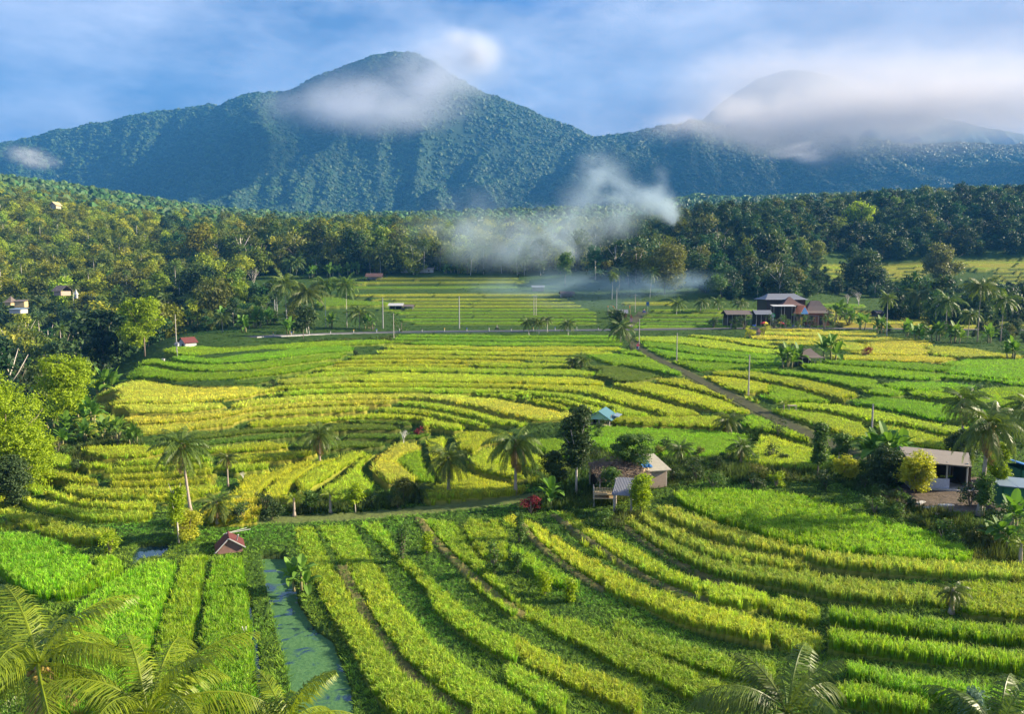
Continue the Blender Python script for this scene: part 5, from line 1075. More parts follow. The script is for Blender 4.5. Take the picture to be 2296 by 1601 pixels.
# bananas
bn = [(676, 1325, 78, 'banana plant with upright pale leaves on the edge of the duckweed pond'), (731, 1010, 34, 'banana plant at the foot of the lone palm'), (1235, 1135, 70, 'banana plant with yellow lit leaves left of the shed'), (235, 895, 70, 'banana plant with upright lit leaves above the left grove'),
 (120, 960, 52, 'banana plant at the left end of the dark grove'), (150, 975, 55, 'banana plant low in the dark grove'), (175, 950, 60, 'banana plant in the heart of the dark grove'), (205, 960, 58, 'banana plant right of the heart of the dark grove'), (235, 975, 52, 'banana plant with one bright leaf in the dark grove'), (262, 985, 50, 'banana plant at the right end of the dark grove'), (300, 995, 40, 'small banana plant beside the terraces right of the grove'), (190, 990, 50, 'front banana plant of the dark grove'), (140, 1005, 45, 'lowest banana plant of the dark grove'),
 (1765, 825, 50, 'banana plant left of the thatched field hut'), (1790, 820, 50, 'banana plant leaning over the thatched field hut'), (1862, 812, 62, 'tall banana plant right of the thatched field hut'), (1985, 1050, 90, 'largest clump of banana leaves left of the open pavilion'), (2020, 1040, 80, 'banana plant against the pavilion roof'), (1955, 1040, 70, 'banana plant at the left of the big clump'), (2010, 1080, 70, 'banana plant under the pavilion eave'),
 (2270, 1190, 90, 'banana plant at the right edge below the teal shed'), (2240, 1230, 70, 'low banana plant at the right edge'), (1883, 722, 40, 'banana plant right of the thatched house'), (1905, 735, 38, 'second banana plant right of the thatched house'), (1930, 740, 38, 'banana plant below the golden field, left'), (1975, 748, 36, 'banana plant below the golden field, middle'), (2035, 755, 40, 'banana plant below the golden field, right'), (2060, 765, 38, 'banana plant behind the low yellow palm'),
 (2270, 805, 44, 'banana plant at the far right end of the golden terrace'), (2215, 770, 44, 'banana plant between the tall right palms'), (2100, 765, 44, 'banana plant under the wide drooping palm'), (2140, 770, 44, 'banana plant right of the wide drooping palm'), (1778, 668, 26, 'banana plant behind the hipped roof of the inn'),
 (430, 728, 36, 'banana plant under the white stemmed palm'), (470, 722, 40, 'banana plant left of the concrete posts'), (500, 728, 40, 'bright banana plant left of the concrete posts'), (525, 725, 40, 'banana plant right of the brightest one'), (575, 735, 40, 'banana plant behind the kerb of the road, left'), (600, 728, 38, 'banana plant by the concrete posts'), (745, 735, 34, 'banana plant between two white trunked palms'), (825, 738, 30, 'banana plant behind the short palm'),
 (1010, 612, 24, 'banana plant right of the long white shed'), (1030, 613, 24, 'banana plant second right of the long white shed'), (1050, 614, 24, 'banana plant third right of the long white shed'), (1000, 614, 22, 'banana plant at the corner of the long white shed'), (700, 625, 28, 'banana plant at the left of the far field'), (740, 622, 28, 'lit banana plant before the central wood'), (780, 618, 28, 'banana plant left of the field shelter'), (800, 616, 28, 'banana plant closest to the field shelter'), (880, 612, 28, 'banana plant left of the long white shed'), (760, 620, 26, 'pale banana plant before the central wood'),
 (550, 745, 38, 'banana plant low beside the road start'), (650, 750, 34, 'banana plant at the start of the road')]
for i, (px, by, w, lb) in enumerate(bn): banana(px, by, w, lb, i)
# bare trees
def bare(px, by, ty, w, lb, mat=M_PALE, depth=5, forks=3, r=None, spread=.6):
    P = ground(px, by)[0]; P[2] = float(land(P[0], P[1])[0]); s = P[1] / F; h = (by - ty) * s
    o = obj('bare_tree', bare_mesh('bare_tree', h, int(px), mat, r or h * .03, depth, spread, forks, w), None, P); tag(o, lb, 'tree')
M_WHITE = simple("bleached_bark", (.72, .68, .62), .8, .2, 6)
bare(905, 990, 950, 1.2, 'bare white branched tree above the heart shaped parcel', M_WHITE, 6, 3, None, .75)
bare(568, 672, 595, .8, 'tall dead grey tree left of the far fields', M_PALE, 6, 3, .11, .42)
bare(545, 1068, 1040, 1.0, 'little bare white tree on the lower left terraces', M_WHITE, 4)
bare(551, 1438, 1384, .5, 'leafless forked twig in the bright rice beside the pond', M_WHITE, 3, 2, .035)
bare(1900, 690, 660, 1.1, 'grey crowned bare tree above the small thatched hut, left', M_PALE, 6)
bare(1925, 690, 655, 1.1, 'grey crowned bare tree above the small thatched hut, right', M_PALE, 6)
bare(1690, 725, 685, 1.2, 'silvery bare tree before the long low pavilion', M_WHITE, 6)
bare(1820, 722, 690, 1.1, 'bare frangipani before the thatched house', M_PALE, 5)
bare(1355, 1085, 1035, .9, 'dead forked branches over the left of the brush roof', M_PALE, 5, 2)
# ------------------------------------------------------------------ the woods
PTK = [ptrunk('trunk', 1.0, (0, 0), .13) for _ in range(3)]
for m_ in PTK: m_.materials[0] = M_PTPALE0
WMAT = {'left': leafy("sunny_wood_leaf", (.38, .36, .02), (.10, .15, .015), trans=.3, scale=.35, objvar=.9), 'centre': leafy("olive_wood_leaf", (.20, .21, .025), (.04, .08, .015), trans=.28, scale=.35, objvar=.9), 'right': leafy("dark_wood_leaf", (.07, .11, .025), (.016, .045, .015), trans=.22, scale=.35, objvar=1.0)}  # sun on the left hill and shade on the right put into leaf colours
TW = []
for s in range(6):
    W, Hh = (9, 8) if s < 3 else (7, 10)
    TW.append(({z: crown_mesh('crown', W, Hh, 1700, .5, 100 + s + 10 * i, 10 + s % 3, WMAT[z], .9, .0, False) for i, z in enumerate(WMAT)}, trunk_mesh('trunk', W, Hh + 2, Hh * .8 + 2, 50 + s, M_PALE if s % 2 else M_BARK, .2, 4)))
def poly_sample(poly, spacing, seed):
    """places inside an outline given as (px, Y), no two closer than the spacing"""
    g = np.random.default_rng(seed); P = np.array(poly, float); X = (P[:, 0] - CX) / F
    W = np.c_[X * P[:, 1], P[:, 1]]; a, b = W.min(0), W.max(0); nx = int((b[0] - a[0]) / spacing); ny = int((b[1] - a[1]) / spacing)
    gx, gy = np.meshgrid(np.arange(nx), np.arange(ny)); x = a[0] + (gx + g.uniform(.05, .95, gx.shape)) * spacing; y = a[1] + (gy + g.uniform(.05, .95, gy.shape)) * spacing
    k = inside(W, x, y); return x[k], y[k]
WOODS = [('left', [(-350, 95), (-40, 95), (60, 140), (150, 185), (230, 190), (330, 222), (430, 262), (540, 290), (560, 400), (420, 420), (430, 720), (-350, 720)], 8.6),
 ('centre', [(430, 430), (560, 402), (640, 408), (800, 412), (1240, 410), (1330, 400), (1350, 660), (430, 720)], 8.6),
 ('right', [(1330, 385), (1480, 350), (1600, 352), (1720, 362), (1800, 400), (1850, 446), (2500, 452), (2600, 660), (1330, 660)], 8.6),
 ('inn', [(1560, 305), (1850, 330), (1830, 355), (1570, 335)], 9), ('hollow', [(440, 235), (690, 241), (690, 252), (640, 290), (560, 320), (540, 292), (440, 262)], 6.0), ('yard', [(2400, 62), (3000, 60), (3000, 100), (2430, 92)], 8), ('belt', [(1700, 378), (1850, 378), (1850, 440), (1760, 400)], 7.5), ('righthollow', [(1990, 224), (2100, 204), (2250, 186), (2450, 172), (2480, 232), (1990, 232)], 5.5), ('belt', [(1500, 345), (1700, 350), (1850, 352), (2500, 345), (2500, 372), (1850, 378), (1700, 372), (1500, 352)], 6.5), ('rightvalley', [(1960, 262), (2090, 250), (2480, 240), (2500, 300), (2250, 300), (1990, 300)], 10)]
cand = []
for nm, poly, sp in WOODS:
    x, y = poly_sample(poly, sp, len(nm)); z = H0(x, y)
    for a in zip(x, y, z): cand.append((nm,) + a)
cand.sort(key=lambda c: c[2]); rs = random.Random(3)
per = {'left': 95, 'centre': 60, 'right': 85, 'inn': 14, 'rightvalley': 8, 'belt': 32, 'hollow': 34, 'righthollow': 24, 'yard': 0}; cnt = {}; rest = []
WHERE = {'left': 'left hillside wood', 'centre': 'wood behind the far fields', 'right': 'right hill wood', 'inn': 'belt of trees behind the inn', 'rightvalley': 'hollow behind the right palms', 'yard': 'yard', 'righthollow': 'hollow below the golden terrace', 'hollow': 'thicket beside the rusty roofed hut', 'belt': 'hedge below the upper right terraces'}
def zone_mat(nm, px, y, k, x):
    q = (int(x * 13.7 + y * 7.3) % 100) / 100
    if nm == 'left': return ('left' if q < .75 else 'centre') if (y > 330 and px < 360) else ('right' if q < .5 else 'centre' if q < .8 else 'left')  # leaf colour follows the sunlit upper slope and the shaded valley
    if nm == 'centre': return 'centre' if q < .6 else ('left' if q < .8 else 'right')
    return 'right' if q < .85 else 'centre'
ZM = {'left': 'left', 'centre': 'centre'}
kinds = {}
for (nm, x, y, z) in cand:
    px, _ = to_pix(x, y, z); s = (.65 + 1.0 * rs.random() ** 1.6) * (.8 if y < 180 else 1); k = rs.randrange(6)
    if nm == 'centre' and y < 475: s *= 1.45 if px < 900 else 1.2
    if nm == 'right' and y < 430: s *= 1.15
    if nm in ('belt', 'hollow'): s *= .5
    if nm in ('righthollow', 'yard'): s *= .42
    if y < 235 and z > -19: s *= .6
    c_ = cnt.get(nm, 0)
    if -40 < px < 2340 and c_ < per[nm]:
        cnt[nm] = c_ + 1
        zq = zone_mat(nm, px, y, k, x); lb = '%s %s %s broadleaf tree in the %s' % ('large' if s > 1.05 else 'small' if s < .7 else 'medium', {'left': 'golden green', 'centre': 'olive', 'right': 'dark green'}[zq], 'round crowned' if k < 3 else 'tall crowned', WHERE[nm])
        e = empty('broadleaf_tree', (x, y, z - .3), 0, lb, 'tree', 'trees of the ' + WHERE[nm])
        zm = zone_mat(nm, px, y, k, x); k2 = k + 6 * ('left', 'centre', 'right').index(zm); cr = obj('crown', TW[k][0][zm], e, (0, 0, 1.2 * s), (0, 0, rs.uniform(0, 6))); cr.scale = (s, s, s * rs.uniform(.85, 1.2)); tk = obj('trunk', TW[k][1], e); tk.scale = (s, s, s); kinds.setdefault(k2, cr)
    else: rest.append((x, y, z, s, k + 6 * ('left', 'centre', 'right').index(zone_mat(nm, px, y, k, x))))
PXY = poly_sample([(-60, 170), (100, 180), (300, 240), (420, 290), (430, 560), (-200, 600)], 26, 77); nP = 0
for x, y in zip(*PXY):
    px, _ = to_pix(x, y, 0)
    if not (-30 < px < 560) or nP > 52: continue
    nP += 1; P = (x, y, float(H0(x, y))); h = rs.uniform(12, 17); e = empty('coconut_palm', P, 0, 'tall coconut palm rising through the wood of the left hillside', 'palm tree', 'palms in the left wood')
    tk = obj('trunk', PTK[nP % 3], e); tk.scale = (1, 1, h); k_ = rs.uniform(.8, 1.1); c_ = obj('crown', PC_FAR[nP % 4], e, (0, 0, h), (0, 0, rs.uniform(0, 6))); c_.scale = (k_, k_, k_)
print('trees', cnt, 'rest', len(rest))
def gn_copies(name, items, srcs, label):
    me = bpy.data.meshes.new(name); P = np.array([(a[0], a[1], a[2] + .9 * a[3]) for a in items]); me.vertices.add(len(P)); me.vertices.foreach_set('co', P.astype(np.float32).ravel())
    a = me.attributes.new('size', 'FLOAT', 'POINT'); a.data.foreach_set('value', np.array([i[3] for i in items], np.float32)); a = me.attributes.new('sort', 'INT', 'POINT'); a.data.foreach_set('value', np.array([i[4] for i in items], np.int32))
    o = obj(name, me); ng = bpy.data.node_groups.new(name, 'GeometryNodeTree'); ng.interface.new_socket('Geometry', in_out='INPUT', socket_type='NodeSocketGeometry'); ng.interface.new_socket('Geometry', in_out='OUTPUT', socket_type='NodeSocketGeometry')
    gi = ng.nodes.new('NodeGroupInput'); go = ng.nodes.new('NodeGroupOutput'); L = ng.links.new; jn = ng.nodes.new('GeometryNodeJoinGeometry')
    for k, src in srcs.items():
        oi = ng.nodes.new('GeometryNodeObjectInfo'); oi.inputs['Object'].default_value = src; oi.inputs['As Instance'].default_value = True
        ip = ng.nodes.new('GeometryNodeInstanceOnPoints'); L(gi.outputs[0], ip.inputs['Points']); L(oi.outputs['Geometry'], ip.inputs['Instance'])
        na = ng.nodes.new('GeometryNodeInputNamedAttribute'); na.data_type = 'INT'; na.inputs['Name'].default_value = 'sort'
        cmp_ = ng.nodes.new('FunctionNodeCompare'); cmp_.data_type = 'INT'; cmp_.operation = 'EQUAL'; L(na.outputs[0], cmp_.inputs[2]); cmp_.inputs[3].default_value = k; L(cmp_.outputs[0], ip.inputs['Selection'])
        nb = ng.nodes.new('GeometryNodeInputNamedAttribute'); nb.data_type = 'FLOAT'; nb.inputs['Name'].default_value = 'size'; L(nb.outputs[0], ip.inputs['Scale'])
        rr = ng.nodes.new('FunctionNodeRandomValue'); rr.data_type = 'FLOAT_VECTOR'; rr.inputs[1].default_value = (0, 0, 6.28); L(rr.outputs[0], ip.inputs['Rotation']); L(ip.outputs[0], jn.inputs[0])
    L(jn.outputs[0], go.inputs[0]); o.modifiers.new('wood', 'NODES').node_group = ng; tag(o, label, 'forest', kind='stuff')
gn_copies('wood', rest, kinds, 'mass of woodland crowns closing off the fields behind the nearest trees')
# ------------------------------------------------------------------ buildings
def M(name, col, **k): return simple(name, col, **k)
M_THATCH = M('thatch', (.14, .115, .10), rough=.95, noise=.45, scale=3, bump=.8, stretch=(4, 4, .6)); M_BROWNROOF = M('brown_tiles', (.15, .085, .07), rough=.8, noise=.35, scale=6, bump=.4)
M_GREYROOF = M('grey_sheet_roof', (.17, .18, .20), rough=.55, noise=.25, scale=2, stretch=(6, .5, 1)); M_WHITE_P = M('white_paint', (.42, .42, .40), rough=.6, noise=.12); M_TEAL = M('teal_sheet', (.07, .17, .20), rough=.45, noise=.2, scale=2.5, stretch=(5, .6, 1))
M_PALETEAL = M('pale_teal_boards', (.35, .55, .45), rough=.6, noise=.25, stretch=(6, 6, .5)); M_CREAM = M('cream_sheet', (.38, .35, .26), rough=.6, noise=.3, scale=2); M_PLANK = M('old_planks', (.36, .28, .22), rough=.85, noise=.4, scale=5, stretch=(1, 1, 5)); M_BAMBOO = M('split_bamboo', (.50, .38, .20), rough=.7, noise=.35, scale=6, stretch=(6, 6, .6))
M_POST = M('weathered_post', (.42, .38, .33), rough=.85, noise=.3, scale=5); M_DARKWOOD = M('dark_wood', (.07, .045, .03), rough=.8); M_BRICK = M('red_brick', (.40, .16, .09), rough=.85, noise=.35, scale=7); M_CONC = M('concrete', (.48, .47, .44), rough=.85, noise=.2); M_RUST = M('rusty_sheet', (.12, .035, .03), rough=.7, noise=.4, scale=2.2, stretch=(5, .8, 1))
M_ORANGE = M('orange_sheet', (.75, .24, .10), rough=.55, noise=.1); M_BLUE = M('blue_sheet', (.04, .16, .40), rough=.5, noise=.2); M_PALEBLUE = M('pale_blue_sheet', (.17, .23, .28), rough=.45, noise=.15); M_YELLOWP = M('yellow_cloth', (.80, .50, .06), rough=.8, noise=.1); M_GREENW = M('green_wall', (.03, .14, .07), rough=.7, noise=.2)
M_ASPH = M('asphalt', (.075, .075, .08), rough=.9, noise=.2, scale=2); M_ORN = M('orange_paint', (.8, .22, .06), rough=.6, noise=.1); M_RED = M('crimson_cloth', (.75, .02, .16), rough=.8, noise=.1); M_BLACK = M('black_plastic', (.02, .02, .022), rough=.4, noise=.1); M_SKIN = M('skin', (.35, .19, .12), rough=.6, noise=.05); M_METAL = M('galvanised_metal', (.55, .56, .56), rough=.45, metal=.6, noise=.1)
M_BLUEP = M('blue_paint', (.03, .10, .55), rough=.35, noise=.05); M_PINK = M('pink_cloth', (.75, .35, .42), rough=.8, noise=.1); M_GREENP = M('green_paint', (.03, .45, .10), rough=.5, noise=.05)
# corrugated sheet: ribs in the surface
def at(px, by, Yd=None, dz=0):
    P = ground(px, by)[0] if Yd is None else np.array([float(pix_dir(px, by)[0]) * Yd, Yd, float(pix_dir(px, by)[1]) * Yd])
    if Yd is None: P[2] = float(land(P[0], P[1])[0])
    P[2] += dz; return Vector(P), P[1] / F
def roof_mesh(kind, w, d, z0, rh, over=.35, th=.07, hipf=.3, curve=0.0):
    """roof over a w x d plan, eaves at z0 and rh high"""
    mb = MB(); W, Dp = w / 2 + over, d / 2 + over
    if kind == 'gable':      # ridge along y
        mb.slab([(-W, -Dp, z0), (0, -Dp, z0 + rh), (0, Dp, z0 + rh), (-W, Dp, z0)], th); mb.slab([(0.002, -Dp, z0 + rh), (W, -Dp, z0), (W, Dp, z0), (0.002, Dp, z0 + rh)], th)
    elif kind == 'gablex':   # ridge along x
        mb.slab([(-W, -Dp, z0), (W, -Dp, z0), (W, 0, z0 + rh), (-W, 0, z0 + rh)], th); mb.slab([(-W, .002, z0 + rh), (W, .002, z0 + rh), (W, Dp, z0), (-W, Dp, z0)], th)
    elif kind == 'shed': mb.slab([(-W, -Dp, z0), (W, -Dp, z0), (W, Dp, z0 + rh), (-W, Dp, z0 + rh)], th)
    elif kind == 'shedx': mb.slab([(-W, -Dp, z0 + rh), (W, -Dp, z0), (W, Dp, z0), (-W, Dp, z0 + rh)], th)
    else:                    # hip, swept towards the eaves
        r = w / 2 * hipf if kind == 'hip' else 0.02; lv = [(1.0, 0.0), (.62, .34 - curve), (.3, .66 - curve * .6), (0, 1)]
        vs, fs = [], []
        for (k, q) in lv:
            x, y = r + (W - r) * k, Dp * k if k else .01; z = z0 + rh * q; vs += [(-x, -y, z), (x, -y, z), (x, y, z), (-x, y, z)]
        for i in range(3):
            for j in range(4): a = i * 4 + j; b_ = i * 4 + (j + 1) % 4; fs.append((a, b_, b_ + 4, a + 4))
        fs += [(12, 13, 14, 15), (3, 2, 1, 0)]; mb.add(vs, fs)
    return mb
def building(name, label, cat, px, by, w, h, rh, depth, rz=0, roof='gable', mroof=None, mwall=None, posts=0, group=None, over=.3, Yd=None, gable=None, backwall=None, floor=None, door=False, window=False, sink=.15, hipf=.35, curve=.1):
    """w, h, rh in picture units (width, whole height, height of the roof); depth in metres"""
    P, s = at(px, by, Yd); W, H, RH = w * s, h * s, rh * s; z0 = H - RH
    e = empty(name, (P.x, P.y + depth * .5 * math.cos(rz), P.z - sink), rz, label, cat, group); z0 += sink
    iw = W - 2 * over
    roof_mesh(roof, iw, depth, z0, RH, over, .08, hipf, curve).build('roof', mroof or M_THATCH, e)
    if posts:
        for i in range(posts):
            for sy in (-1, 1): MB().tube([((i / (posts - 1) - .5) * iw * .94, sy * depth * .46, 0), ((i / (posts - 1) - .5) * iw * .94, sy * depth * .46, z0 + .12 * RH)], .07, 6).build('post', M_POST, e)
    if mwall:
        mb = MB(); t = .1
        mb.box((0, -depth / 2 + t, z0 / 2), (iw - .2, t, z0)); mb.box((0, depth / 2 - t, z0 / 2), (iw - .2, t, z0)); mb.box((-iw / 2 + t, 0, z0 / 2), (t, depth - .42, z0)); mb.box((iw / 2 - t, 0, z0 / 2), (t, depth - .42, z0))
        mb.build('wall', mwall, e)
    if backwall: MB().box((0, depth * .42, z0 * .5), (iw * .9, .08, z0)).box((-iw * .46, 0, z0 * .35), (.08, depth * .75, z0 * .7)).build('wall', backwall, e)
    if gable:
        if roof == 'gable':
            for sy in (-1, 1): MB().add([(-iw / 2, sy * depth / 2, z0), (iw / 2, sy * depth / 2, z0), (0, sy * depth / 2, z0 + RH * .86)], [(0, 1, 2)]).add([(-iw / 2, sy * depth / 2 - .04, z0), (iw / 2, sy * depth / 2 - .04, z0), (0, sy * depth / 2 - .04, z0 + RH * .86)], [(0, 2, 1)]).build('gable', gable, e)
    if floor: MB().box((0, 0, floor), (iw * .96, depth * .92, .12)).build('platform', M_PLANK, e)
    if door: MB().box((iw * .12, -depth / 2 + .03, z0 * .42), (min(1.0, iw * .25), .06, z0 * .8)).build('door', M_DARKWOOD, e)
    if window:
        for sx in (-.28, .36): f = MB().box((iw * sx, -depth / 2 + .03, z0 * .58), (min(.9, iw * .18), .06, z0 * .38)).build('window', M_DARKWOOD, e)
    e['_z0'] = z0; return e, s
# the teal hut
e, s = building('field_hut', 'little hut with a teal sheet roof in the middle of the golden terraces', 'hut', 1353, 957, 62, 46, 20, 3.0, R(-22), 'gable', M_TEAL, None, posts=3, gable=M_PALETEAL, backwall=M_DARKWOOD, floor=.7, over=.3)
MB().tube([(1.1, -1.4, 0), (1.5, -1.3, 2.2)], .04).tube([(1.3, -1.6, 0), (.9, -1.3, 2.0)], .03).tube([(-1.0, -1.5, .2), (-.9, -1.4, 1.1)], .12).build('firewood', M_PLANK, e)
MB().slab([(1.5, -.6, 2.0), (2.2, -.6, 1.85), (2.2, 1.4, 1.85), (1.5, 1.4, 2.0)], .05).build('awning', M_PALEBLUE, e)
# the group of sheds
e, s = building('shed', 'plank shed with a cream sheet roof and a torn blue tarp', 'shed', 1466, 1096, 58, 60, 16, 3.2, R(14), 'shed', M_CREAM, M_PLANK, posts=2, over=.25)
z0 = e['_z0']; del e['_z0']
def crumple(name, label, mat, e0, quad, z, cat):
    vs, fs = [], []; n = 9; g = random.Random(5); q = [Vector(p) for p in quad]
    for i in range(n):
        for j in range(n):
            u, v = i / (n - 1), j / (n - 1); p = q[0].lerp(q[1], u).lerp(q[3].lerp(q[2], u), v); vs.append((p.x + g.uniform(-.05, .05), p.y + g.uniform(-.05, .05), p.z + g.uniform(0, .14)))
    for i in range(n - 1):
        for j in range(n - 1): fs.append((i * n + j, (i + 1) * n + j, (i + 1) * n + j + 1, i * n + j + 1))
    o = MB().add(vs, fs).build(name, mat); o.matrix_world = Matrix.Translation(e0.location) @ Matrix.Rotation(e0.rotation_euler.z, 4, 'Z'); so = o.modifiers.new('s', 'SOLIDIFY'); so.thickness = .02; tag(o, label, cat)
crumple('tarp', 'crumpled blue tarp over the left edge of the cream roof', M_BLUE, e, [(-1.35, -1.3, z0 + .14), (-.35, -1.3, z0 + .14), (-.3, 1.2, z0 + .62), (-1.3, 1.2, z0 + .62)], 0, 'tarp')
crumple('cardboard', 'scrap of orange cardboard under the torn blue tarp', M_BAMBOO, e, [(-1.5, -1.9, z0 - .45), (-.8, -1.9, z0 - .4), (-.9, -1.5, z0 + .12), (-1.45, -1.5, z0 + .12)], 0, 'cardboard')
P, s = at(1390, 1118)
e = empty('shed', (P.x, P.y + 1.6, P.z), R(8), 'low shed with a roof of dry brown brushwood', 'shed')
w2 = 116 * s; g = random.Random(8); mb = MB()
for k in range(520):
    x = g.uniform(-w2 / 2, w2 / 2); y = g.uniform(-1.9, 2.1); z = 1.75 + .35 * (y + 1.9) / 2 + g.uniform(-.1, .35) * (1 - abs(x) / w2); a = g.uniform(0, 6.28); L = g.uniform(.3, 1.1)
    mb.tube([(x, y, z), (x + math.cos(a) * L * .5, y + math.sin(a) * L * .5, z + g.uniform(-.05, .25)), (x + math.cos(a) * L, y + math.sin(a) * L, z + g.uniform(-.3, .2))], g.uniform(.012, .035), 3, False)
mb.slab([(-w2 / 2, -1.9, 1.65), (w2 / 2, -1.9, 1.65), (w2 / 2, 2.1, 2.3), (-w2 / 2, 2.1, 2.3)], .12)
M_BRUSH = M('brushwood', (.21, .16, .11), rough=.95, noise=.5, scale=3); mb.build('roof', M_BRUSH, e)
for x in (-w2 * .47, -w2 * .2, w2 * .15, w2 * .45):
    for y in (-1.7, 1.8): MB().tube([(x, y, -.3), (x, y, 1.8)], .07, 6).build('post', M_POST, e)
MB().box((0, 1.7, 1.0), (w2 * .9, .06, 1.6)).build('wall', M_DARKWOOD, e)
P, s = at(1403, 1146); e = empty('lean_to', (P.x, P.y + .9, P.z), R(-12), 'lean-to with a grey corrugated roof on round posts before the brush roofed shed', 'shed')
mb = MB(); n = 26; Wd = 47 * s
vs, fs = [], []
for i in range(n + 1):
    x = -Wd / 2 + Wd * i / n; zz = .03 * (i % 2); vs += [(x - .12, -1.2, 1.35 + zz), (x + .1, 1.0, 2.25 + zz)]
for i in range(n): fs.append((2 * i, 2 * i + 2, 2 * i + 3, 2 * i + 1))
ro = mb.add(vs, fs).build('roof', M_GREYROOF, e); ro.modifiers.new('s', 'SOLIDIFY').thickness = .03
for x, y, zt in ((-Wd * .45, -1.0, 1.5), (Wd * .38, -1.0, 1.5), (-Wd * .45, .8, 2.2), (Wd * .38, .8, 2.2)): MB().tube([(x, y, -.2), (x, y, zt)], .09, 7).build('post', M_POST, e)
P, s = at(1358, 1140); e = empty('rack', (P.x, P.y + .8, P.z), R(-4), 'bamboo rack with slatted sides left of the lean-to', 'rack')
mb = MB()
for k in range(14): mb.box((-.85 + k * .13, -.5, 1.42), (.07, .03, .45))
mb.build('slat_panel', M_BAMBOO, e); MB().box((0, 0, 1.05), (1.9, 1.0, .08)).box((0, -.1, .72), (1.9, .9, .06)).build('shelf', M_BAMBOO, e)
for x in (-.9, .9):
    for y in (-.45, .45): MB().tube([(x, y, -.1), (x, y, 1.65)], .045, 6).build('leg', M_POST, e)
# the open pavilion at the right and its neighbours
P, s = at(2130, 1100); e = empty('pavilion', (P.x, P.y + 2.2, P.z), R(-14), 'open pavilion with a pale sheet roof and a low whitewashed wall', 'pavilion')
M_ROOFP = M('pale_board_roof', (.25, .22, .18), rough=.8, noise=.3, scale=2.5, stretch=(.5, 7, 1), bump=.3)
MB().slab([(-2.7, -2.3, 2.35), (2.0, -2.3, 2.15), (2.5, .2, 2.75), (-2.9, .2, 3.05)], .1).slab([(-2.9, .21, 3.05), (2.5, .21, 2.75), (2.1, 2.6, 2.2), (-2.7, 2.6, 2.3)], .1).build('roof', M_ROOFP, e)
for x in (-1.9, .3, 1.8):
    for y in (-1.9, 2.2): MB().tube([(x, y, 0), (x, y, 2.35)], .07, 8).build('post', M_WHITE_P, e)
M_SPECK = simple('speckled_whitewash', (.50, .55, .66), .7, .55, 14)
MB().box((-.75, -1.95, .5), (2.5, .14, .85)).build('low_wall', M_SPECK, e); MB().box((0, 2.3, 1.1), (4.4, .12, 2.2)).box((2.1, .2, 1.1), (.12, 3.8, 2.2)).build('wall', M_DARKWOOD, e); MB().box((0, 0, .04), (5, 4.6, .12)).build('floor_slab', M_CONC, e)
MB().box((-2.25, -.6, 1.1), (.1, 2.6, 2.2)).build('wall', M_BLUE, e)
P, s = at(2292, 1150); e = empty('shed', (P.x + .3, P.y + 1.5, P.z), R(-10), 'green walled shed with a pale teal roof cut by the right edge', 'shed')
MB().slab([(-1.7, -1.5, 2.0), (2.5, -1.5, 1.75), (2.5, .9, 1.95), (-1.5, .9, 2.2)], .07).build('roof', M_PALEBLUE, e); MB().box((0, -1.1, .95), (2.4, .1, 1.7)).box((-1.2, -.2, .95), (.1, 1.7, 1.7)).build('wall', M_GREENW, e)
building('shed', 'sky blue roof end above the green walled shed at the right edge', 'shed', 2312, 1092, 60, 56, 18, 2.5, 0, 'shedx', M_BLUE, M_GREENW, over=.2)
for (px, by, w_, l_) in ((2065, 1128, .9, .35), (2085, 1140, 1.0, .5), (2122, 1134, 1.1, .4), (2105, 1150, 1.3, .45)):
    P, s = at(px, by); o = MB().box((0, 0, .03), (w_, l_, .10), R(px * 3 % 40)).build('stepping_stone', M_CONC, None, loc=P); tag(o, 'flat pale stones lying in the dark yard before the pavilion', 'stone', 'stepping stones of the yard')
# red roofed hut, half sunk in the grass
P, s = at(503, 1243); M_STAIN = M('stained_boards', (.22, .13, .11), rough=.8, noise=.5, scale=2.5); e = empty('field_hut', (P.x, P.y + .9, P.z - .3), R(24), 'low hut with a rusty red roof beside the near rice rows', 'hut')
MB().slab([(-1.15, -1.1, .55), (0, -1.1, 1.65), (0, 1.2, 1.65), (-1.15, 1.2, .55)], .05).slab([(.003, -1.1, 1.65), (1.25, -1.1, .75), (1.25, 1.2, .75), (.003, 1.2, 1.65)], .05).build('roof', M_RUST, e)
MB().add([(-.95, -.95, .1), (1.05, -.95, .1), (1.05, -.95, .8), (0, -.95, 1.55), (-.95, -.95, .7)], [(0, 1, 2, 3, 4)]).box((0, .95, .45), (1.9, .06, .8)).build('wall', M_STAIN, e)
MB().slab([(-1.2, -1.14, .58), (-1.08, -1.14, .58), (.02, -1.14, 1.7), (-.1, -1.14, 1.7)], .06).slab([(.02, -1.14, 1.72), (.02, -1.2, 1.72), (1.3, -1.2, .8), (1.3, -1.14, .8)], .08).build('bargeboard', M_WHITE_P, e)
MB().tube([(.6, -.4, 1.2), (.75, -.7, 1.8)], .06).tube([(-.4, .9, 1.5), (1.9, 1.3, 1.5)], .03).tube([(-.2, .7, 1.6), (1.6, 1.8, 1.5)], .025).build('pole', M_WHITE_P, e)
for c in e.children: c.scale = (.84, .84, .84)
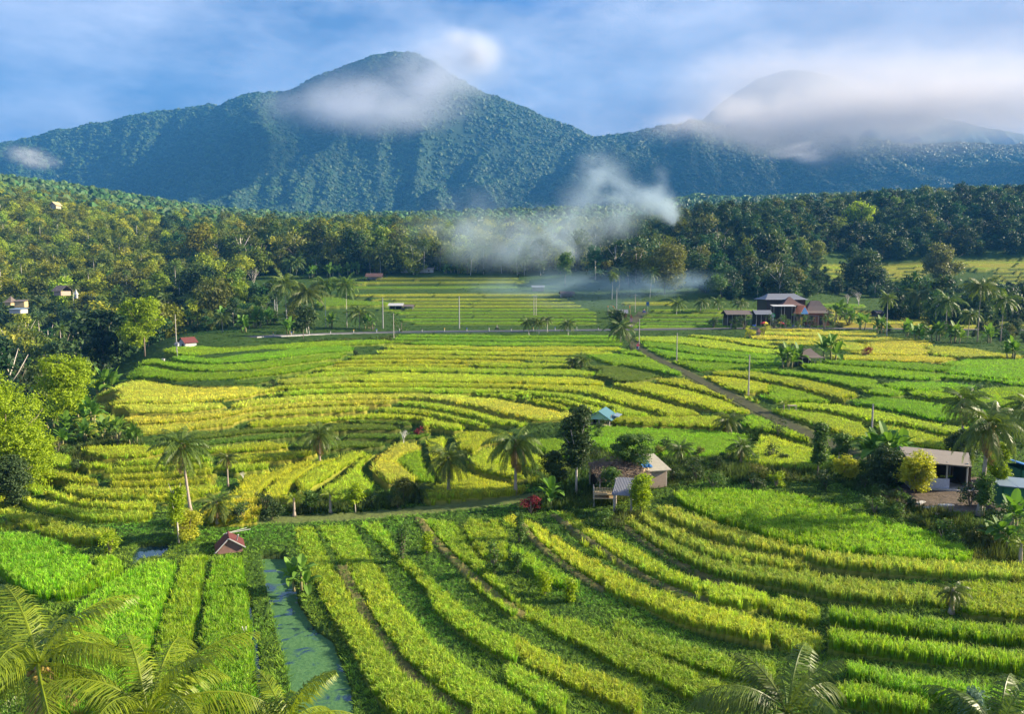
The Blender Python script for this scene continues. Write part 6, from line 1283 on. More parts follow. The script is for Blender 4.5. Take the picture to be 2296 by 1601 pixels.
# huts of the middle distance
building('field_hut', 'thatched field hut between banana plants, right side terraces', 'hut', 1818, 821, 56, 38, 19, 4.0, R(6), 'hip', M_THATCH, None, posts=4, backwall=M_DARKWOOD, over=.4)
building('field_hut', 'small white gabled hut with a rusty roof at the edge of the shaded valley', 'hut', 416, 781, 32, 24, 12, 3.2, R(-35), 'gable', M_RUST, M_WHITE_P, gable=M_WHITE_P, door=True, over=.3)
building('field_hut', 'open hut with a long brown roof at the edge of the central wood', 'hut', 838, 629, 38, 15, 8, 5, 0, 'gablex', M_BROWNROOF, None, posts=4, backwall=M_WHITE_P, over=.5)
building('shed', 'long low white shed under the palms of the central wood', 'shed', 935, 612, 76, 11, 3.5, 5, 0, 'gablex', M_GREYROOF, M_WHITE_P, over=.4, window=True)
building('field_shack', 'field shack with a white sheet roof before the hazy terraces', 'shack', 886, 697, 34, 15, 5, 4, R(4), 'shed', M_WHITE_P, None, posts=3, backwall=M_DARKWOOD, over=.4)
building('field_shack', 'grey open shack with a white end right of the white roofed one', 'shack', 914, 697, 27, 12, 4, 3.5, 0, 'gablex', M_THATCH, None, posts=3, backwall=M_WHITE_P, over=.3)
building('field_hut', 'left one of two dim huts in the smoke', 'hut', 1207, 653, 30, 12, 4, 4, 0, 'shed', M_GREYROOF, M_PLANK, over=.4)
building('field_hut', 'right one of two dim huts in the smoke', 'hut', 1272, 667, 34, 13, 6, 4.5, R(6), 'gablex', M_THATCH, None, posts=3, backwall=M_WHITE_P, over=.4)
building('house', 'lit timber house with a pointed gable on the ridge at upper left', 'house', 121, 467, 19, 15, 8, 5, R(-12), 'gable', M_BAMBOO, M_CREAM, gable=M_PLANK, Yd=560, over=.8, window=True)
building('house', 'long thatched house on the left hillside', 'house', 132, 662, 28, 22, 13, 5, R(-15), 'gablex', M_THATCH, M_PLANK, over=.7, Yd=300)
building('field_hut', 'thatched hut with a tall point at the left edge', 'hut', 17, 684, 20, 20, 14, 4, 0, 'hip', M_THATCH, M_BAMBOO, over=.5, Yd=270, hipf=.05)
building('shed', 'bamboo walled shed right of the pointed hut at the left edge', 'shed', 42, 688, 25, 16, 4, 3, R(8), 'shed', M_THATCH, M_BAMBOO, over=.3, Yd=262)
building('shed', 'pale blue flat roof in the valley at the left edge', 'shed', 33, 702, 30, 11, 3, 4, 0, 'shed', M_PALEBLUE, M_WHITE_P, over=.3, Yd=245)
building('shrine', 'white pointed spire among the trees of the left valley', 'shrine', 169, 668, 8, 20, 12, 1.2, 0, 'hip', M_WHITE_P, M_WHITE_P, over=.2, Yd=285, hipf=.05)
building('house', 'white house glimpsed through the smoke on the wooded slope', 'house', 1081, 508, 18, 16, 6, 6, 0, 'gablex', M_WHITE_P, M_WHITE_P, Yd=610, over=.4)
# the inn at the road
GI = 'buildings of the roadside inn'
building('inn_hall', 'two storey inn hall with a long grey hipped roof, rearmost of the roadside inn', 'building', 1760, 725, 102, 66, 13, 9, R(3), 'hip', M_GREYROOF, M_DARKWOOD, group=GI, over=1.0, window=True, hipf=.7)
building('inn_hall', 'inn wing with a steep brown hipped roof before the grey one', 'building', 1775, 728, 54, 62, 19, 6, 0, 'hip', M_BROWNROOF, M_DARKWOOD, posts=4, group=GI, over=.7, door=True, hipf=.08)
building('house', 'thatched house with swept eaves, right end of the roadside inn', 'house', 1836, 730, 66, 55, 27, 8, R(-5), 'hip', M_THATCH, M_BRICK, group=GI, over=1.1, window=True, door=True, hipf=.38, curve=.16)
building('pavilion', 'long low pavilion with a grey thatched roof left of the inn', 'pavilion', 1657, 733, 60, 37, 9, 6, 0, 'gablex', M_THATCH, None, posts=6, backwall=M_DARKWOOD, group=GI, over=.4)
building('pavilion', 'second part of the long low pavilion, its roof edged in blue, next to the inn', 'pavilion', 1712, 733, 40, 37, 9, 5, 0, 'gablex', M_GREYROOF, None, posts=4, backwall=M_DARKWOOD, group=GI, over=.4)
building('canopy', 'bright white canopy jutting from the inn', 'canopy', 1758, 731, 52, 47, 3, 3, 0, 'shed', M_WHITE_P, None, posts=3, over=.1)
building('canopy', 'orange sheet panel leaning over the entrance of the inn', 'canopy', 1799, 731, 24, 46, 19, 3.2, R(20), 'gable', M_ORANGE, None, posts=2, gable=M_BLUE, over=.05)
building('canopy', 'grey blue awning between the orange panel and the thatched house', 'canopy', 1819, 732, 34, 28, 5, 2.6, 0, 'shedx', M_PALEBLUE, None, posts=2, over=.1)
building('field_hut', 'tiny thatched hut in the golden field right of the inn', 'hut', 1898, 705, 24, 15, 9, 4, 0, 'hip', M_THATCH, None, posts=2, backwall=M_DARKWOOD, over=.4, hipf=.1)
building('shrine', 'little brown roofed shrine between two golden bushes', 'shrine', 1702, 755, 12, 19, 8, 1.5, 0, 'hip', M_BROWNROOF, M_PLANK, over=.3, hipf=.1)
building('shed', 'dark low roofs under the grey crowned trees', 'shed', 1990, 712, 50, 16, 6, 5, 0, 'gablex', M_THATCH, M_DARKWOOD, over=.4)
building('gate_house', 'small brick house with a grey roof at the road junction', 'house', 1397, 715, 26, 20, 8, 4.5, R(-6), 'gablex', M_GREYROOF, M_BRICK, over=.4, door=True)
P, s = at(1395, 713); o = MB().box((-2.2, -2.0, .6), (1.0, .1, 1.3)).build('notice_board', M_WHITE_P, None, loc=P); tag(o, 'blank white board beside the brick house at the junction', 'board')
P, s = at(1760, 731); o = MB().box((-.2, -.8, 1.6), (.75, .08, 2.6)).build('banner', M_YELLOWP, None, loc=P + Vector((5.2, 0, 0))); tag(o, 'tall yellow banner at the entrance of the inn', 'banner')
for o in bpy.data.objects:
    if '_z0' in o: del o['_z0']
# sign before the inn: round green board with a white ring over a white plate
P, s = at(1732, 733); e = empty('road_sign', P, 0, 'green and white sign on a pole before the pavilion', 'sign')
MB().tube([(0, 0, 0), (0, 0, 4.4)], .05, 6).build('pole', M_METAL, e)
MB().tube([(0, -.02, 3.7), (0, -.10, 3.7)], .75, 20).build('disc', M_GREENP, e); MB().tube([(0, -.11, 3.7), (0, -.13, 3.7)], .5, 20).build('disc', M_WHITE_P, e); MB().box((0, -.06, 2.5), (.8, .06, .6)).build('plate', M_WHITE_P, e)
P, s = at(1452, 700); e = empty('road_sign', P, 0, 'light blue sign board beyond the road junction', 'sign'); MB().tube([(0, 0, 0), (0, 0, 3.2)], .05, 6).build('pole', M_METAL, e); MB().box((0, -.06, 3.1), (1.2, .06, 1.7)).build('board', M_PALEBLUE, e); MB().box((0, -.10, 3.2), (.6, .02, .9)).build('plate', M_BLUE, e)
# penjor: tall bent bamboo with a hanging tail
def penjor(px, by, ty, side, label, tail=True):
    P, s = at(px, by); h = (by - ty) * s; e = empty('bamboo_pole', P, 0, label, 'pole', 'festival bamboo poles of the junction'); pts = []
    for i in range(14): t = i / 13; pts.append((side * h * .62 * max(0, t - .25) ** 1.7 * 1.6, 0, h * (math.sin(min(1, t * 1.08) * math.pi / 2)) * (1 - .06 * t ** 6)))
    MB().tube(pts, [.09 - .06 * i / 13 for i in range(14)], 6).build('stem', M_BAMBOO, e); x, _, z = pts[-1]
    if tail: MB().tube([(x, 0, z), (x, 0, z - h * .16)], .02, 4).build('cord', M_DARKWOOD, e); MB().tube([(x, 0, z - .1), (x, 0, z - .35), (x, 0, z - .6)], [.05, .24, .05], 8).build('ball', M_ORN, e); MB().tube([(x, 0, z - h * .16), (x, 0, z - h * .75)], [.16, .07], 6).build('tail', M_WHITE_P, e)
    MB().tube([(pts[7][0], 0, pts[7][2]), pts[9]], .10, 6).build('ribbon', M_ORN, e)
penjor(1381, 714, 684, -1, 'arched bamboo pole with an orange ball and white tail at the junction'); penjor(1413, 720, 683, -.25, 'straighter bamboo pole with orange ribbons at the junction', False)
P, s = at(1415, 733); e = empty('gate_pillar', P, 0, 'pink stone gate pillar where the lane leaves the road', 'pillar'); MB().box((0, 0, .4), (.9, .9, .9)).box((0, 0, 1.9), (.55, .55, 2.1)).build('shaft', M_PINK, e); MB().box((0, 0, 3.1), (.8, .8, .3)).box((0, 0, 3.5), (.5, .5, .5)).box((0, 0, 3.95), (.25, .25, .4)).build('cap', M_BRICK, e)
# umbrellas of coloured wedges
def umbrella(px, by, label, cols):
    P, s = at(px, by); e = empty('parasol', P + Vector((0, -1.5, 0)), 0, label, 'parasol', 'market parasols before the inn'); r, h = 9.3 * s, 14 * s
    MB().tube([(0, 0, 0), (0, 0, h)], .03, 6).build('pole', M_WHITE_P, e); MB().tube([(0, 0, 0), (0, 0, .2)], .3, 10).build('foot', M_PINK, e)
    for k in range(8):
        vs = []; a0, a1 = k * math.pi / 4, (k + 1) * math.pi / 4
        for q, z in ((0, 1.0), (.45, .86), (.8, .5), (1, .12)):
            for a in (a0, a1): vs.append((math.cos(a) * r * q, math.sin(a) * r * q, h - r * .5 + z * r * .55))
        o = MB().add(vs, [(0, 2, 3), (2, 4, 5, 3), (4, 6, 7, 5)]).build('panel', cols[k % len(cols)], e)
PCOL = [M('parasol_' + n, c, rough=.7, noise=.05) for n, c in (('yellow', (.9, .62, .03)), ('green', (.03, .5, .12)), ('red', (.8, .03, .06)), ('blue', (.03, .16, .7)), ('orange', (.9, .28, .03)))]
umbrella(1710, 735, 'left parasol with yellow, green and red wedges', [PCOL[2], PCOL[0], PCOL[1], PCOL[1], PCOL[2]][0:5]); umbrella(1746, 735, 'right parasol with blue, yellow and red wedges', [PCOL[2], PCOL[3], PCOL[0], PCOL[3], PCOL[0], PCOL[4]])
# motorbikes and riders
def wheel(e, x, r=.29):
    w = obj('wheel', None and 0, e) if False else empty_part('wheel', e, (x, 0, r)); vs, fs = [], []; n = 16
    for i in range(n):
        a = 2 * math.pi * i / n
        for rr, y in ((r, -.05), (r, .05), (r * .72, .05), (r * .72, -.05)): vs.append((math.cos(a) * rr, y, math.sin(a) * rr))
    for i in range(n):
        for j in range(4): fs.append((i * 4 + j, ((i + 1) % n) * 4 + j, ((i + 1) % n) * 4 + (j + 1) % 4, i * 4 + (j + 1) % 4))
    MB().add(vs, fs).build('tyre', M_BLACK, w); mb = MB()
    for k in range(5): a = k * 1.2566; mb.tube([(0, 0, 0), (math.cos(a) * r * .74, 0, math.sin(a) * r * .74)], .015, 4)
    mb.build('rim', M_METAL, w)
def empty_part(name, e, loc):
    o = bpy.data.objects.new(name, None); COL.objects.link(o); o.parent = e; o.location = loc; return o
def motorbike(P, rz, label, mat, group=None):
    e = empty('motorbike', P, rz, label, 'motorbike', group); wheel(e, -.6); wheel(e, .6)
    MB().add([(-.75, -.12, .62), (-.2, -.16, .55), (.1, -.13, .35), (.42, -.13, .45), (.55, -.1, .95), (.4, -.1, .95), (.2, -.1, .55), (-.25, -.16, .80), (-.85, -.1, .82)] + [(-.75, .12, .62), (-.2, .16, .55), (.1, .13, .35), (.42, .13, .45), (.55, .1, .95), (.4, .1, .95), (.2, .1, .55), (-.25, .16, .80), (-.85, .1, .82)],
        [(0, 1, 2, 6, 7, 8)[::-1], (2, 3, 4, 5, 6)[::-1], (9, 10, 11, 15, 16, 17), (11, 12, 13, 14, 15)] + [(i, (i + 1) % 9, (i + 1) % 9 + 9, i + 9) for i in range(9)]).build('body', mat, e)
    MB().box((-.3, 0, .85), (.75, .26, .1)).build('seat', M_BLACK, e); MB().tube([(.6, 0, .3), (.45, 0, 1.0)], .03).tube([(.42, -.32, 1.03), (.47, 0, 1.0), (.42, .32, 1.03)], .02).build('handlebar', M_METAL, e); MB().tube([(.52, 0, .9), (.62, 0, .88)], [.07, .09], 8).build('headlight', M_WHITE_P, e)
    return e
def skin_body(name, parent, joints, edges, mat, loc, rz):
    me = bpy.data.meshes.new(name); me.from_pydata([j[0] for j in joints], edges, []); me.update(); me.materials.append(mat); o = obj(name, me, parent, loc, (0, 0, rz))
    o.modifiers.new('skin', 'SKIN'); sv = me.skin_vertices
    if not len(sv):
        bpy.context.view_layer.objects.active = o; bpy.ops.mesh.customdata_skin_add(); sv = me.skin_vertices
    for i, j in enumerate(joints): sv[0].data[i].radius = (j[1], j[1] if len(j) < 3 else j[2])
    sv[0].data[0].use_root = True; su = o.modifiers.new('sub', 'SUBSURF'); su.levels = su.render_levels = 2
    return o
def rider(P, rz, label, cloth, trousers=None, head=None):
    """seated figure on a motorbike that faces +x: one continuous body, clothes as parts"""
    J = [((-.22, 0, .95), .14), ((-.18, 0, 1.15), .13), ((-.12, 0, 1.38), .15), ((-.08, 0, 1.48), .08), ((-.05, 0, 1.56), .055), ((-.03, 0, 1.64), .085), ((-.02, 0, 1.74), .10), ((-.02, 0, 1.82), .06),
         ((-.10, .19, 1.40), .06), ((.10, .25, 1.18), .045), ((.34, .26, 1.08), .034), ((.42, .27, 1.06), .03), ((-.10, -.19, 1.40), .06), ((.10, -.25, 1.18), .045), ((.34, -.26, 1.08), .034), ((.42, -.27, 1.06), .03),
         ((-.16, .10, .92), .10), ((.20, .16, .86), .075), ((.16, .16, .50), .05), ((.28, .16, .42), .04), ((-.16, -.10, .92), .10), ((.20, -.16, .86), .075), ((.16, -.16, .50), .05), ((.28, -.16, .42), .04)]
    E = [(0, 1), (1, 2), (2, 3), (3, 4), (4, 5), (5, 6), (6, 7), (2, 8), (8, 9), (9, 10), (10, 11), (2, 12), (12, 13), (13, 14), (14, 15), (0, 16), (16, 17), (17, 18), (18, 19), (0, 20), (20, 21), (21, 22), (22, 23)]
    b = skin_body('person', None, J, E, M_SKIN, P, rz); tag(b, label, 'person')
    S = [(J[0][0], .155), (J[1][0], .15), (J[2][0], .17), ((-.09, 0, 1.46), .10), (J[8][0], .08), (J[9][0], .062), ((.26, .255, 1.11), .05), (J[12][0], .08), (J[13][0], .062), ((.26, -.255, 1.11), .05)]
    skin_body('jacket', b, S, [(0, 1), (1, 2), (2, 3), (2, 4), (4, 5), (5, 6), (2, 7), (7, 8), (8, 9)], cloth, (0, 0, 0), 0)
    T_ = [(J[0][0], .15), (J[16][0], .115), (J[17][0], .09), ((.16, .16, .56), .065), (J[20][0], .115), (J[21][0], .09), ((.16, -.16, .56), .065)]
    skin_body('trousers', b, T_, [(0, 1), (1, 2), (2, 3), (0, 4), (4, 5), (5, 6)], trousers or M_BLACK, (0, 0, 0), 0)
    H = [((-.03, 0, 1.70), .115), ((-.02, 0, 1.80), .115), ((-.02, 0, 1.86), .06)]; skin_body('helmet', b, H, [(0, 1), (1, 2)], head or M_WHITE_P, (0, 0, 0), 0)
def on_road(px, py): P, s = at(px, py); P.z += .08; return P
for (px, py, rz, mm, cl, lb, lb2) in ((1115, 742.3, 0, M_BLACK, M_WHITE_P, 'dark motorbike riding along the asphalt road before the hazy terraces', 'rider in a white shirt on the asphalt road'), (1430, 787, R(-80), M_BLUEP, M_RED, 'blue and white motorbike coming down the dirt track', 'rider in a bright crimson jacket on the dirt track'), (1444, 704, R(200), M_BLUEP, M_PINK, 'motorbike on the lane beyond the junction', 'rider in a pink top on the lane beyond the junction')):
    P = on_road(px, py); motorbike(P, rz, lb, mm); rider(P, rz, lb2, cl, head=M_RED if cl is M_RED else None)
for i, (px, py, rz, mm, lb) in enumerate(((1691, 735.5, .3, M_BLUEP, 'parked motorbike left of the left parasol'), (1735, 735.5, 2.6, M_BLACK, 'parked motorbike left of the right parasol'), (1760, 736, .5, M_BLACK, 'dark parked motorbike right of the right parasol'), (1778, 736.5, -1.4, M_BLUEP, 'blue parked motorbike at the entrance of the inn'), (1783, 736.8, -1.2, M_WHITE_P, 'white parked motorbike at the entrance of the inn'), (1792, 737, -1.0, M_BLUEP, 'second blue parked motorbike at the entrance of the inn'), (1808, 737, .2, M_BLACK, 'last parked motorbike on the right before the inn'))):
    P, s = at(px, py - 1.5); motorbike(P, rz, lb, mm, 'motorbikes parked before the inn')
# utility poles
def upole(px, by, ty, label, mat=M_CONC, r=.13, arm=False, group='utility poles'):
    P, s = at(px, by); h = (by - ty) * s; e = empty('utility_pole', P, 0, label, 'pole', group); MB().tube([(0, 0, -.2), (0, 0, h)], [r, r * .65], 8).build('shaft', mat, e)
    if arm: MB().box((0, 0, h - .35), (1.6, .1, .1)).build('crossarm', M_METAL, e)
    MB().tube([(0, 0, h - .15), (0, 0, h + .12)], .05, 6).build('insulator', M_WHITE_P, e)
    return P + Vector((0, 0, h))
M_CONCW = M('whitewashed_concrete', (.32, .32, .32), rough=.8, noise=.12)
U = {}
for k, (px, by, ty, lb, mt, r, arm) in {'a': (397, 800, 713, 'wooden pole beside the small white gabled hut', M_POST, .12, False), 'b': (617, 719, 672, 'left one of two white posts behind the banana plants', M_CONCW, .2, False), 'c': (622, 720, 667, 'right one of two white posts behind the banana plants', M_CONCW, .2, False), 'd': (859, 736, 668, 'white concrete pole at the kerb left of the field shack', M_CONCW, .2, False),
   'e': (1030, 737, 665, 'tallest white concrete pole, on the road before the hazy terraces', M_CONCW, .2, False), 'f': (883, 762, 704, 'brown wooden pole in the rice on the near side of the road', M_POST, .12, False), 'g': (1197, 708, 661, 'left shaft of the double pole in the hazy terraces', M_POST, .14, True), 'h': (1202, 707, 661, 'right shaft of the double pole in the hazy terraces', M_POST, .14, True),
   'i': (1382, 712, 647, 'tall white pole behind the temple gate', M_CONCW, .17, False), 'j': (1424, 700, 660, 'thin pole with an arm on the lane beyond the junction', M_POST, .13, True), 'k': (1433, 772, 716, 'brown pole at the top of the dirt track', M_POST, .13, False), 'l': (1517, 814, 747, 'wooden pole in the rice right of the dirt track', M_POST, .12, False), 'm': (1678, 886, 797, 'long wooden pole halfway down the dirt track', M_POST, .12, False),
   'n': (1953, 1000, 906, 'wooden pole above the big banana clump', M_POST, .12, False), 'o': (2241, 1130, 1062, 'dark stump of a pole before the green walled shed', M_DARKWOOD, .13, False)}.items():
    U[k] = upole(px, by, ty, lb, mt, r, arm)
def wire(a, b, sag, label):
    n = 18; pts = [a.lerp(b, i / n) - Vector((0, 0, 4 * sag * (i / n) * (1 - i / n))) for i in range(n + 1)]
    o = MB().tube(pts, .016, 3, False).build('power_line', M_BLACK); tag(o, label, 'cable', 'power lines')
wire(U['d'], U['e'], 1.6, 'cable from the kerb pole to the tallest white pole'); wire(U['c'], U['d'], 1.6, 'cable from the white posts to the kerb pole'); wire(U['e'], U['i'], 2.2, 'cable from the tallest white pole to the temple gate'); wire(U['l'], U['m'], 1.0, 'cable along the upper dirt track')
wire(U['m'], U['n'], 1.2, 'cable along the lower dirt track'); wire(U['n'], U['o'] + Vector((3, -2, 1)), .8, 'cable from the banana clump down to the green shed'); wire(U['n'], Vector((U['n'].x + 12, U['n'].y - 8, U['n'].z - .6)), .9, 'upper cable above the open pavilion')
wire(U['j'], U['j'] + Vector((70, 5, 1)), 2.5, 'long cable before the right wood'); wire(U['i'], U['j'], 1.5, 'cable from the temple gate to the lane pole')
# spirit house on a post at the left edge of the terraces, small stand on the track
P, s = at(398, 803); e = empty('spirit_house', P, 0, 'white spirit house on a post at the left corner of the terraces', 'shrine'); MB().tube([(0, 0, 0), (0, 0, 2.6)], .05, 6).build('post', M_WHITE_P, e); MB().box((0, 0, 2.9), (.7, .7, .5)).build('cabin', M_WHITE_P, e); roof_mesh('hip', .7, .7, 3.15, .45, .15, .05, .1).build('roof', M_GREYROOF, e)
P, s = at(366, 812); o = MB().box((0, 0, .3), (.5, .5, .6)).box((0, 0, .68), (.62, .62, .12)).build('boundary_stone', M_WHITE_P, None, loc=P); tag(o, 'small white marker stone below the spirit house', 'stone')
P, s = at(1776, 926); e = empty('stand', P, 0, 'little wooden stand in the rice beside the dirt track', 'stand'); MB().box((0, 0, 1.0), (1.1, .6, .08)).build('top', M_PLANK, e)
for x in (-.45, .45):
    for y in (-.22, .22): MB().tube([(x, y, 0), (x, y, 1.0)], .035, 5).build('leg', M_POST, e)
# the road with its kerb and marker posts, the track and the lane
def ribbon(name, L, hw, mat, off, kind='structure', lo=-1.0):
    n = len(L); T = np.gradient(L, axis=0); T /= np.linalg.norm(T, axis=1)[:, None]; N = np.c_[-T[:, 1], T[:, 0]]; V = []
    for j in (lo, -.5, 0, .5, 1.0): q = L + N * hw * j; V.append(np.c_[q, H0(q[:, 0], q[:, 1]) + off])
    V = np.stack(V, 1); i = np.arange(n * 5).reshape(n, 5); Q = np.c_[i[:-1, :-1].ravel(), i[:-1, 1:].ravel(), i[1:, 1:].ravel(), i[1:, :-1].ravel()]
    o = obj(name, mesh_np(name, V.reshape(-1, 3), Q, 4, mat)); tag(o, kind=kind); return N
N = ribbon('road', ROAD, 2.4, M_ASPH, .07)
M_GRAVEL = simple('gravel_track', (.075, .078, .042), .95, .35, 1.5, bump=.4, stretch=(1, 1, 1), spec=.05)
ribbon('dirt_track', TRACK, .85, M_GRAVEL, .05); ribbon('lane', LANE, 1.9, M_GRAVEL, .09)
# low kerb wall on the near side
edge = ROAD[ROAD[:, 0] < ground(1390, 741)[0, 0]]; mb = MB(); Nn = N[:len(edge)]; sgn = -1 if (Nn[len(Nn) // 2, 1] > 0) else 1; K = edge + sgn * Nn * 2.6
zz = H0(K[:, 0], K[:, 1]); vs, fs = [], []
for i in range(len(K)):
    for o_, z in ((-.14, -.9), (-.14, .32), (.14, .32), (.14, -.9)): vs.append((K[i, 0] + Nn[i, 0] * o_, K[i, 1] + Nn[i, 1] * o_, zz[i] + z))
for i in range(len(K) - 1):
    for j in range(3): a = i * 4 + j; fs.append((a, a + 1, a + 5, a + 4))
o = MB().add(vs, fs).build('kerb_wall', M_CONCW); tag(o, 'low pale kerb wall along the near side of the asphalt road', 'wall')
dk = np.r_[0, np.cumsum(np.hypot(*np.diff(K, axis=0).T))]; j = 0; mk0 = None
for t in np.arange(6, dk[-1], 6.9):
    x, y = np.interp(t, dk, K[:, 0]), np.interp(t, dk, K[:, 1]); z = float(H0(x, y))
    e = empty('marker_post', (x, y - .02, z + .3), 0, 'short white kerb post with a coloured cap beside the asphalt road', 'bollard', 'white posts along the road kerb'); MB().tube([(0, 0, -.1), (0, 0, .75)], .14, 6).build('shaft', M_WHITE_P, e); MB().tube([(0, 0, .75), (0, 0, 1.05)], .16, 6).build('cap', (M_YELLOWP, M_BLUEP, M_WHITE_P, M_BLACK)[j % 4], e); j += 1
P, s = at(1640, 737.5); e = empty('shrine', P, 0, 'tiny white roadside shrine left of the inn', 'shrine'); MB().box((0, 0, .5), (.5, .5, 1.0)).build('shaft', M_WHITE_P, e); roof_mesh('hip', .5, .5, 1.0, .9, .25, .05, .05).build('roof', M_THATCH, e)
# water
def water(name, P, label, weed, seed):
    c = P.mean(0); n = len(P); g = P.copy(); g[:, :2] = c[:2] + (P[:, :2] - c[:2]) * 1.04
    me = bpy.data.meshes.new(name); me.from_pydata([tuple(p) for p in g], [], [tuple(range(n))]); me.update(); o = obj(name, me)
    m, t, b, ou = mat_new(name); tcw = node(t, 'ShaderNodeTexCoord'); n1 = node(t, 'ShaderNodeTexNoise'); n1.inputs['Scale'].default_value = .55; n1.inputs['Detail'].default_value = 7; n1.inputs['Roughness'].default_value = .62; n1.inputs['Distortion'].default_value = 1.2
    mp = node(t, 'ShaderNodeMapping'); mp.inputs['Location'].default_value = (seed, 0, 0); mp.inputs['Scale'].default_value = (.8, 1.1, 1); t.links.new(tcw.outputs['Object'], mp.inputs['Vector']); t.links.new(mp.outputs[0], n1.inputs['Vector'])
    n2 = node(t, 'ShaderNodeTexNoise'); n2.inputs['Scale'].default_value = 7; n2.inputs['Detail'].default_value = 5; t.links.new(tcw.outputs['Object'], n2.inputs['Vector'])
    fac = math_n(t, 'MULTIPLY', math_n(t, 'SUBTRACT', n1.outputs['Fac'], weed), 14.0, True)
    b.inputs['Specular IOR Level'].default_value = .08; wc = mixc(t, n2.outputs['Fac'], (.02, .08, .03), (.09, .20, .08)); n3 = mixc(t, n1.outputs['Fac'], wc, vmath(t, 'MULTIPLY', wc, (1.6, 1.3, 1.2)))
    w = node(t, 'ShaderNodeBsdfPrincipled'); w.inputs['Base Color'].default_value = (.015, .04, .05, 1); w.inputs['Roughness'].default_value = .07; w.inputs['IOR'].default_value = 1.45; w.inputs['Specular IOR Level'].default_value = 1.0
    t.links.new(n3, b.inputs['Base Color']); b.inputs['Roughness'].default_value = .8; bp = node(t, 'ShaderNodeBump'); bp.inputs['Distance'].default_value = .03; t.links.new(n2.outputs['Fac'], bp.inputs['Height']); t.links.new(bp.outputs[0], b.inputs['Normal'])
    mx = node(t, 'ShaderNodeMixShader'); t.links.new(fac, mx.inputs[0]); t.links.new(w.outputs[0], mx.inputs[1]); t.links.new(b.outputs[0], mx.inputs[2]); t.links.new(mx.outputs[0], ou.inputs['Surface']); me.materials.append(m); tag(o, label, None, kind='structure')
water('water', POND1, 'small blue pond', .60, 3); water('water', POND2, 'long pond grown over with duckweed', .39, 8); water('water', POND3, 'narrow ditch beside the bright rice', .6, 1)
# ------------------------------------------------------------------ smoke and clouds: closed boxes of air with real density
def vapour(name, label, puffs, nscale, dens, col, seed, cut=(.40, .30), pad=1.6, aniso=0.0, stretch=(1, 1, 1), kind='stuff', detail=4):
    """puffs: (px, py, Y, half width, half height in picture units, weight)"""
    cen, rad = [], []
    for (px, py, Y, rx, rz, w) in puffs:
        u, v = pix_dir(px, py); cen.append((float(u) * Y, Y, float(v) * Y)); s = Y / F; rad.append((rx * s, max(rx, rz) * s * .8, rz * s))
    cen = np.array(cen); rad = np.array(rad); a = (cen - rad * pad).min(0); b = (cen + rad * pad).max(0); c = (a + b) / 2
    o = MB().box(tuple(c), tuple(b - a)).build(name, None); m = bpy.data.materials.new(name); m.use_nodes = True; t = m.node_tree; t.nodes.clear()
    g = node(t, 'ShaderNodeNewGeometry'); p = g.outputs['Position']; mp = node(t, 'ShaderNodeMapping'); mp.inputs['Scale'].default_value = tuple(nscale * k for k in stretch); mp.inputs['Location'].default_value = (seed * 3.1, seed, 0); t.links.new(p, mp.inputs['Vector'])
    nz = node(t, 'ShaderNodeTexNoise'); nz.inputs['Scale'].default_value = 1; nz.inputs['Detail'].default_value = detail; nz.inputs['Roughness'].default_value = .6; nz.inputs['Distortion'].default_value = .6; t.links.new(mp.outputs[0], nz.inputs['Vector'])
    wv = vmath(t, 'SCALE', vmath(t, 'SUBTRACT', nz.outputs['Color'], (.5, .5, .5)), s=float(np.median(rad[:, 0])) * .9); pw = vmath(t, 'ADD', p, wv); tot = None
    for k in range(len(puffs)):
        d = vmath(t, 'MULTIPLY', vmath(t, 'SUBTRACT', pw, tuple(cen[k])), tuple(1 / rad[k])); q = vmath(t, 'DOT_PRODUCT', d, d); e = math_n(t, 'MULTIPLY', math_n(t, 'EXPONENT', math_n(t, 'MULTIPLY', q, -1.5)), puffs[k][5] * (float(rad[0][1]) / float(rad[k][1])) ** .7); tot = e if tot is None else math_n(t, 'ADD', tot, e)
    tex = math_n(t, 'MULTIPLY', math_n(t, 'SUBTRACT', nz.outputs['Fac'], cut[0]), 1 / cut[1], True); den = math_n(t, 'MULTIPLY', math_n(t, 'MULTIPLY', math_n(t, 'SUBTRACT', tot, .02), tex), dens); den = math_n(t, 'MAXIMUM', den, 0.0)
    pv = node(t, 'ShaderNodeVolumePrincipled'); pv.inputs['Color'].default_value = col + (1,); pv.inputs['Anisotropy'].default_value = aniso; t.links.new(den, pv.inputs['Density']); ou = node(t, 'ShaderNodeOutputMaterial'); t.links.new(pv.outputs[0], ou.inputs['Volume']); o.data.materials.append(m); tag(o, label, name.split('_')[-1], kind=kind); return o
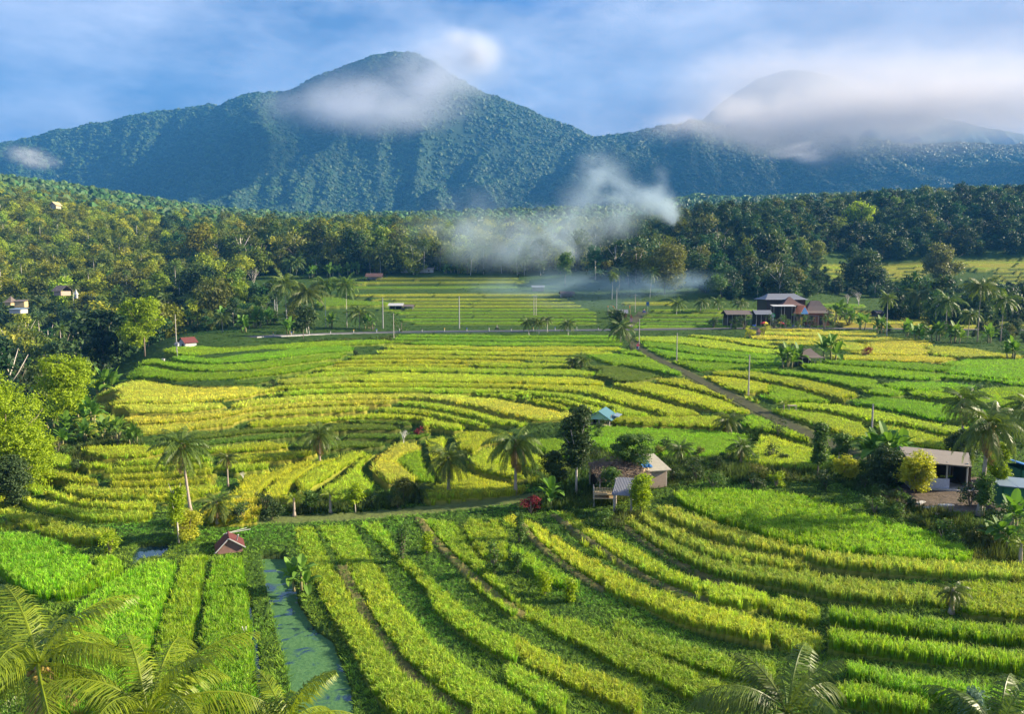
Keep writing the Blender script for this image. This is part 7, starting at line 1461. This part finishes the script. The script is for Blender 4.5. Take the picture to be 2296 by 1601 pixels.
vapour('smoke', 'white smoke rising from the right wood and drifting left over the fields', [(1514, 480, 440, 13, 13, 12), (1498, 464, 440, 24, 20, 7), (1465, 450, 440, 34, 30, 4), (1430, 436, 446, 40, 34, 1.7), (1480, 402, 448, 18, 30, 1.3), (1375, 430, 440, 55, 62, 1.2), (1340, 390, 440, 48, 52, 1.1), (1310, 475, 425, 80, 58, 1.2), (1385, 490, 425, 60, 48, .9), (1240, 520, 398, 110, 52, 1.25), (1130, 535, 395, 130, 52, 1.2), (1020, 525, 395, 110, 56, .9), (1240, 570, 392, 110, 34, 1.2), (1120, 575, 392, 100, 28, 1.0), (1330, 540, 392, 60, 44, .8), (1060, 450, 440, 110, 46, .4)], .042, .12, (.68, .86, .98), 2, (.40, .26), detail=5)
vapour('ground_smoke', 'thin veil of blue smoke lying over the far rice terraces', [(1470, 640, 325, 120, 20, 1.4), (1300, 640, 335, 120, 28, 1.0), (1580, 645, 330, 60, 14, .9), (1330, 690, 300, 130, 28, .6), (1150, 660, 335, 120, 26, .5)], .03, .035, (.5, .76, 1.0), 5, (.24, .5))
vapour('cloud_bank', 'lavender cloud wrapped round the summit of the big mountain', [(720, 240, 2450, 110, 44, .9), (860, 220, 2500, 150, 60, .9), (950, 180, 2650, 110, 56, 1.1), (800, 262, 2400, 110, 26, .7), (1010, 150, 2850, 80, 60, 1.1), (900, 250, 2450, 130, 30, .5), (970, 125, 2900, 60, 40, .9), (1090, 150, 2850, 90, 40, .4)], .0036, .009, (.80, .86, 1.0), 1, (.30, .42), stretch=(1, 1, 1.5))
vapour('cloud_bank', 'small bright cloud beside the summit', [(1035, 85, 2800, 34, 24, 1.2), (1078, 112, 2800, 42, 32, 1.5), (1065, 130, 2800, 50, 26, .8)], .007, .022, (.97, .97, 1), 4, (.32, .4))
vapour('cloud_bank', 'small white cloud low on the left flank of the mountain', [(62, 345, 2000, 34, 16, 1.6), (90, 362, 2000, 36, 14, 1.1)], .010, .022, (1, 1, 1), 6, (.32, .4))
vapour('cloud_bank', 'broad grey cloud hiding the ridges at the right', [(1540, 280, 2600, 80, 24, .8), (1650, 275, 2600, 120, 44, 1.1), (1790, 285, 2550, 150, 50, 1.3), (1960, 255, 2500, 200, 62, 1.4), (2150, 235, 2500, 200, 72, 1.4), (2330, 235, 2500, 160, 64, 1.3), (1800, 345, 2250, 60, 14, 1.0), (2000, 318, 2300, 150, 16, .6), (1700, 205, 3600, 180, 70, .9), (1900, 190, 3600, 180, 70, 1.0), (2150, 180, 3600, 220, 70, 1.0)], .0026, .012, (1.0, .96, .95), 9, (.20, .5), stretch=(1, 1, 1.8))
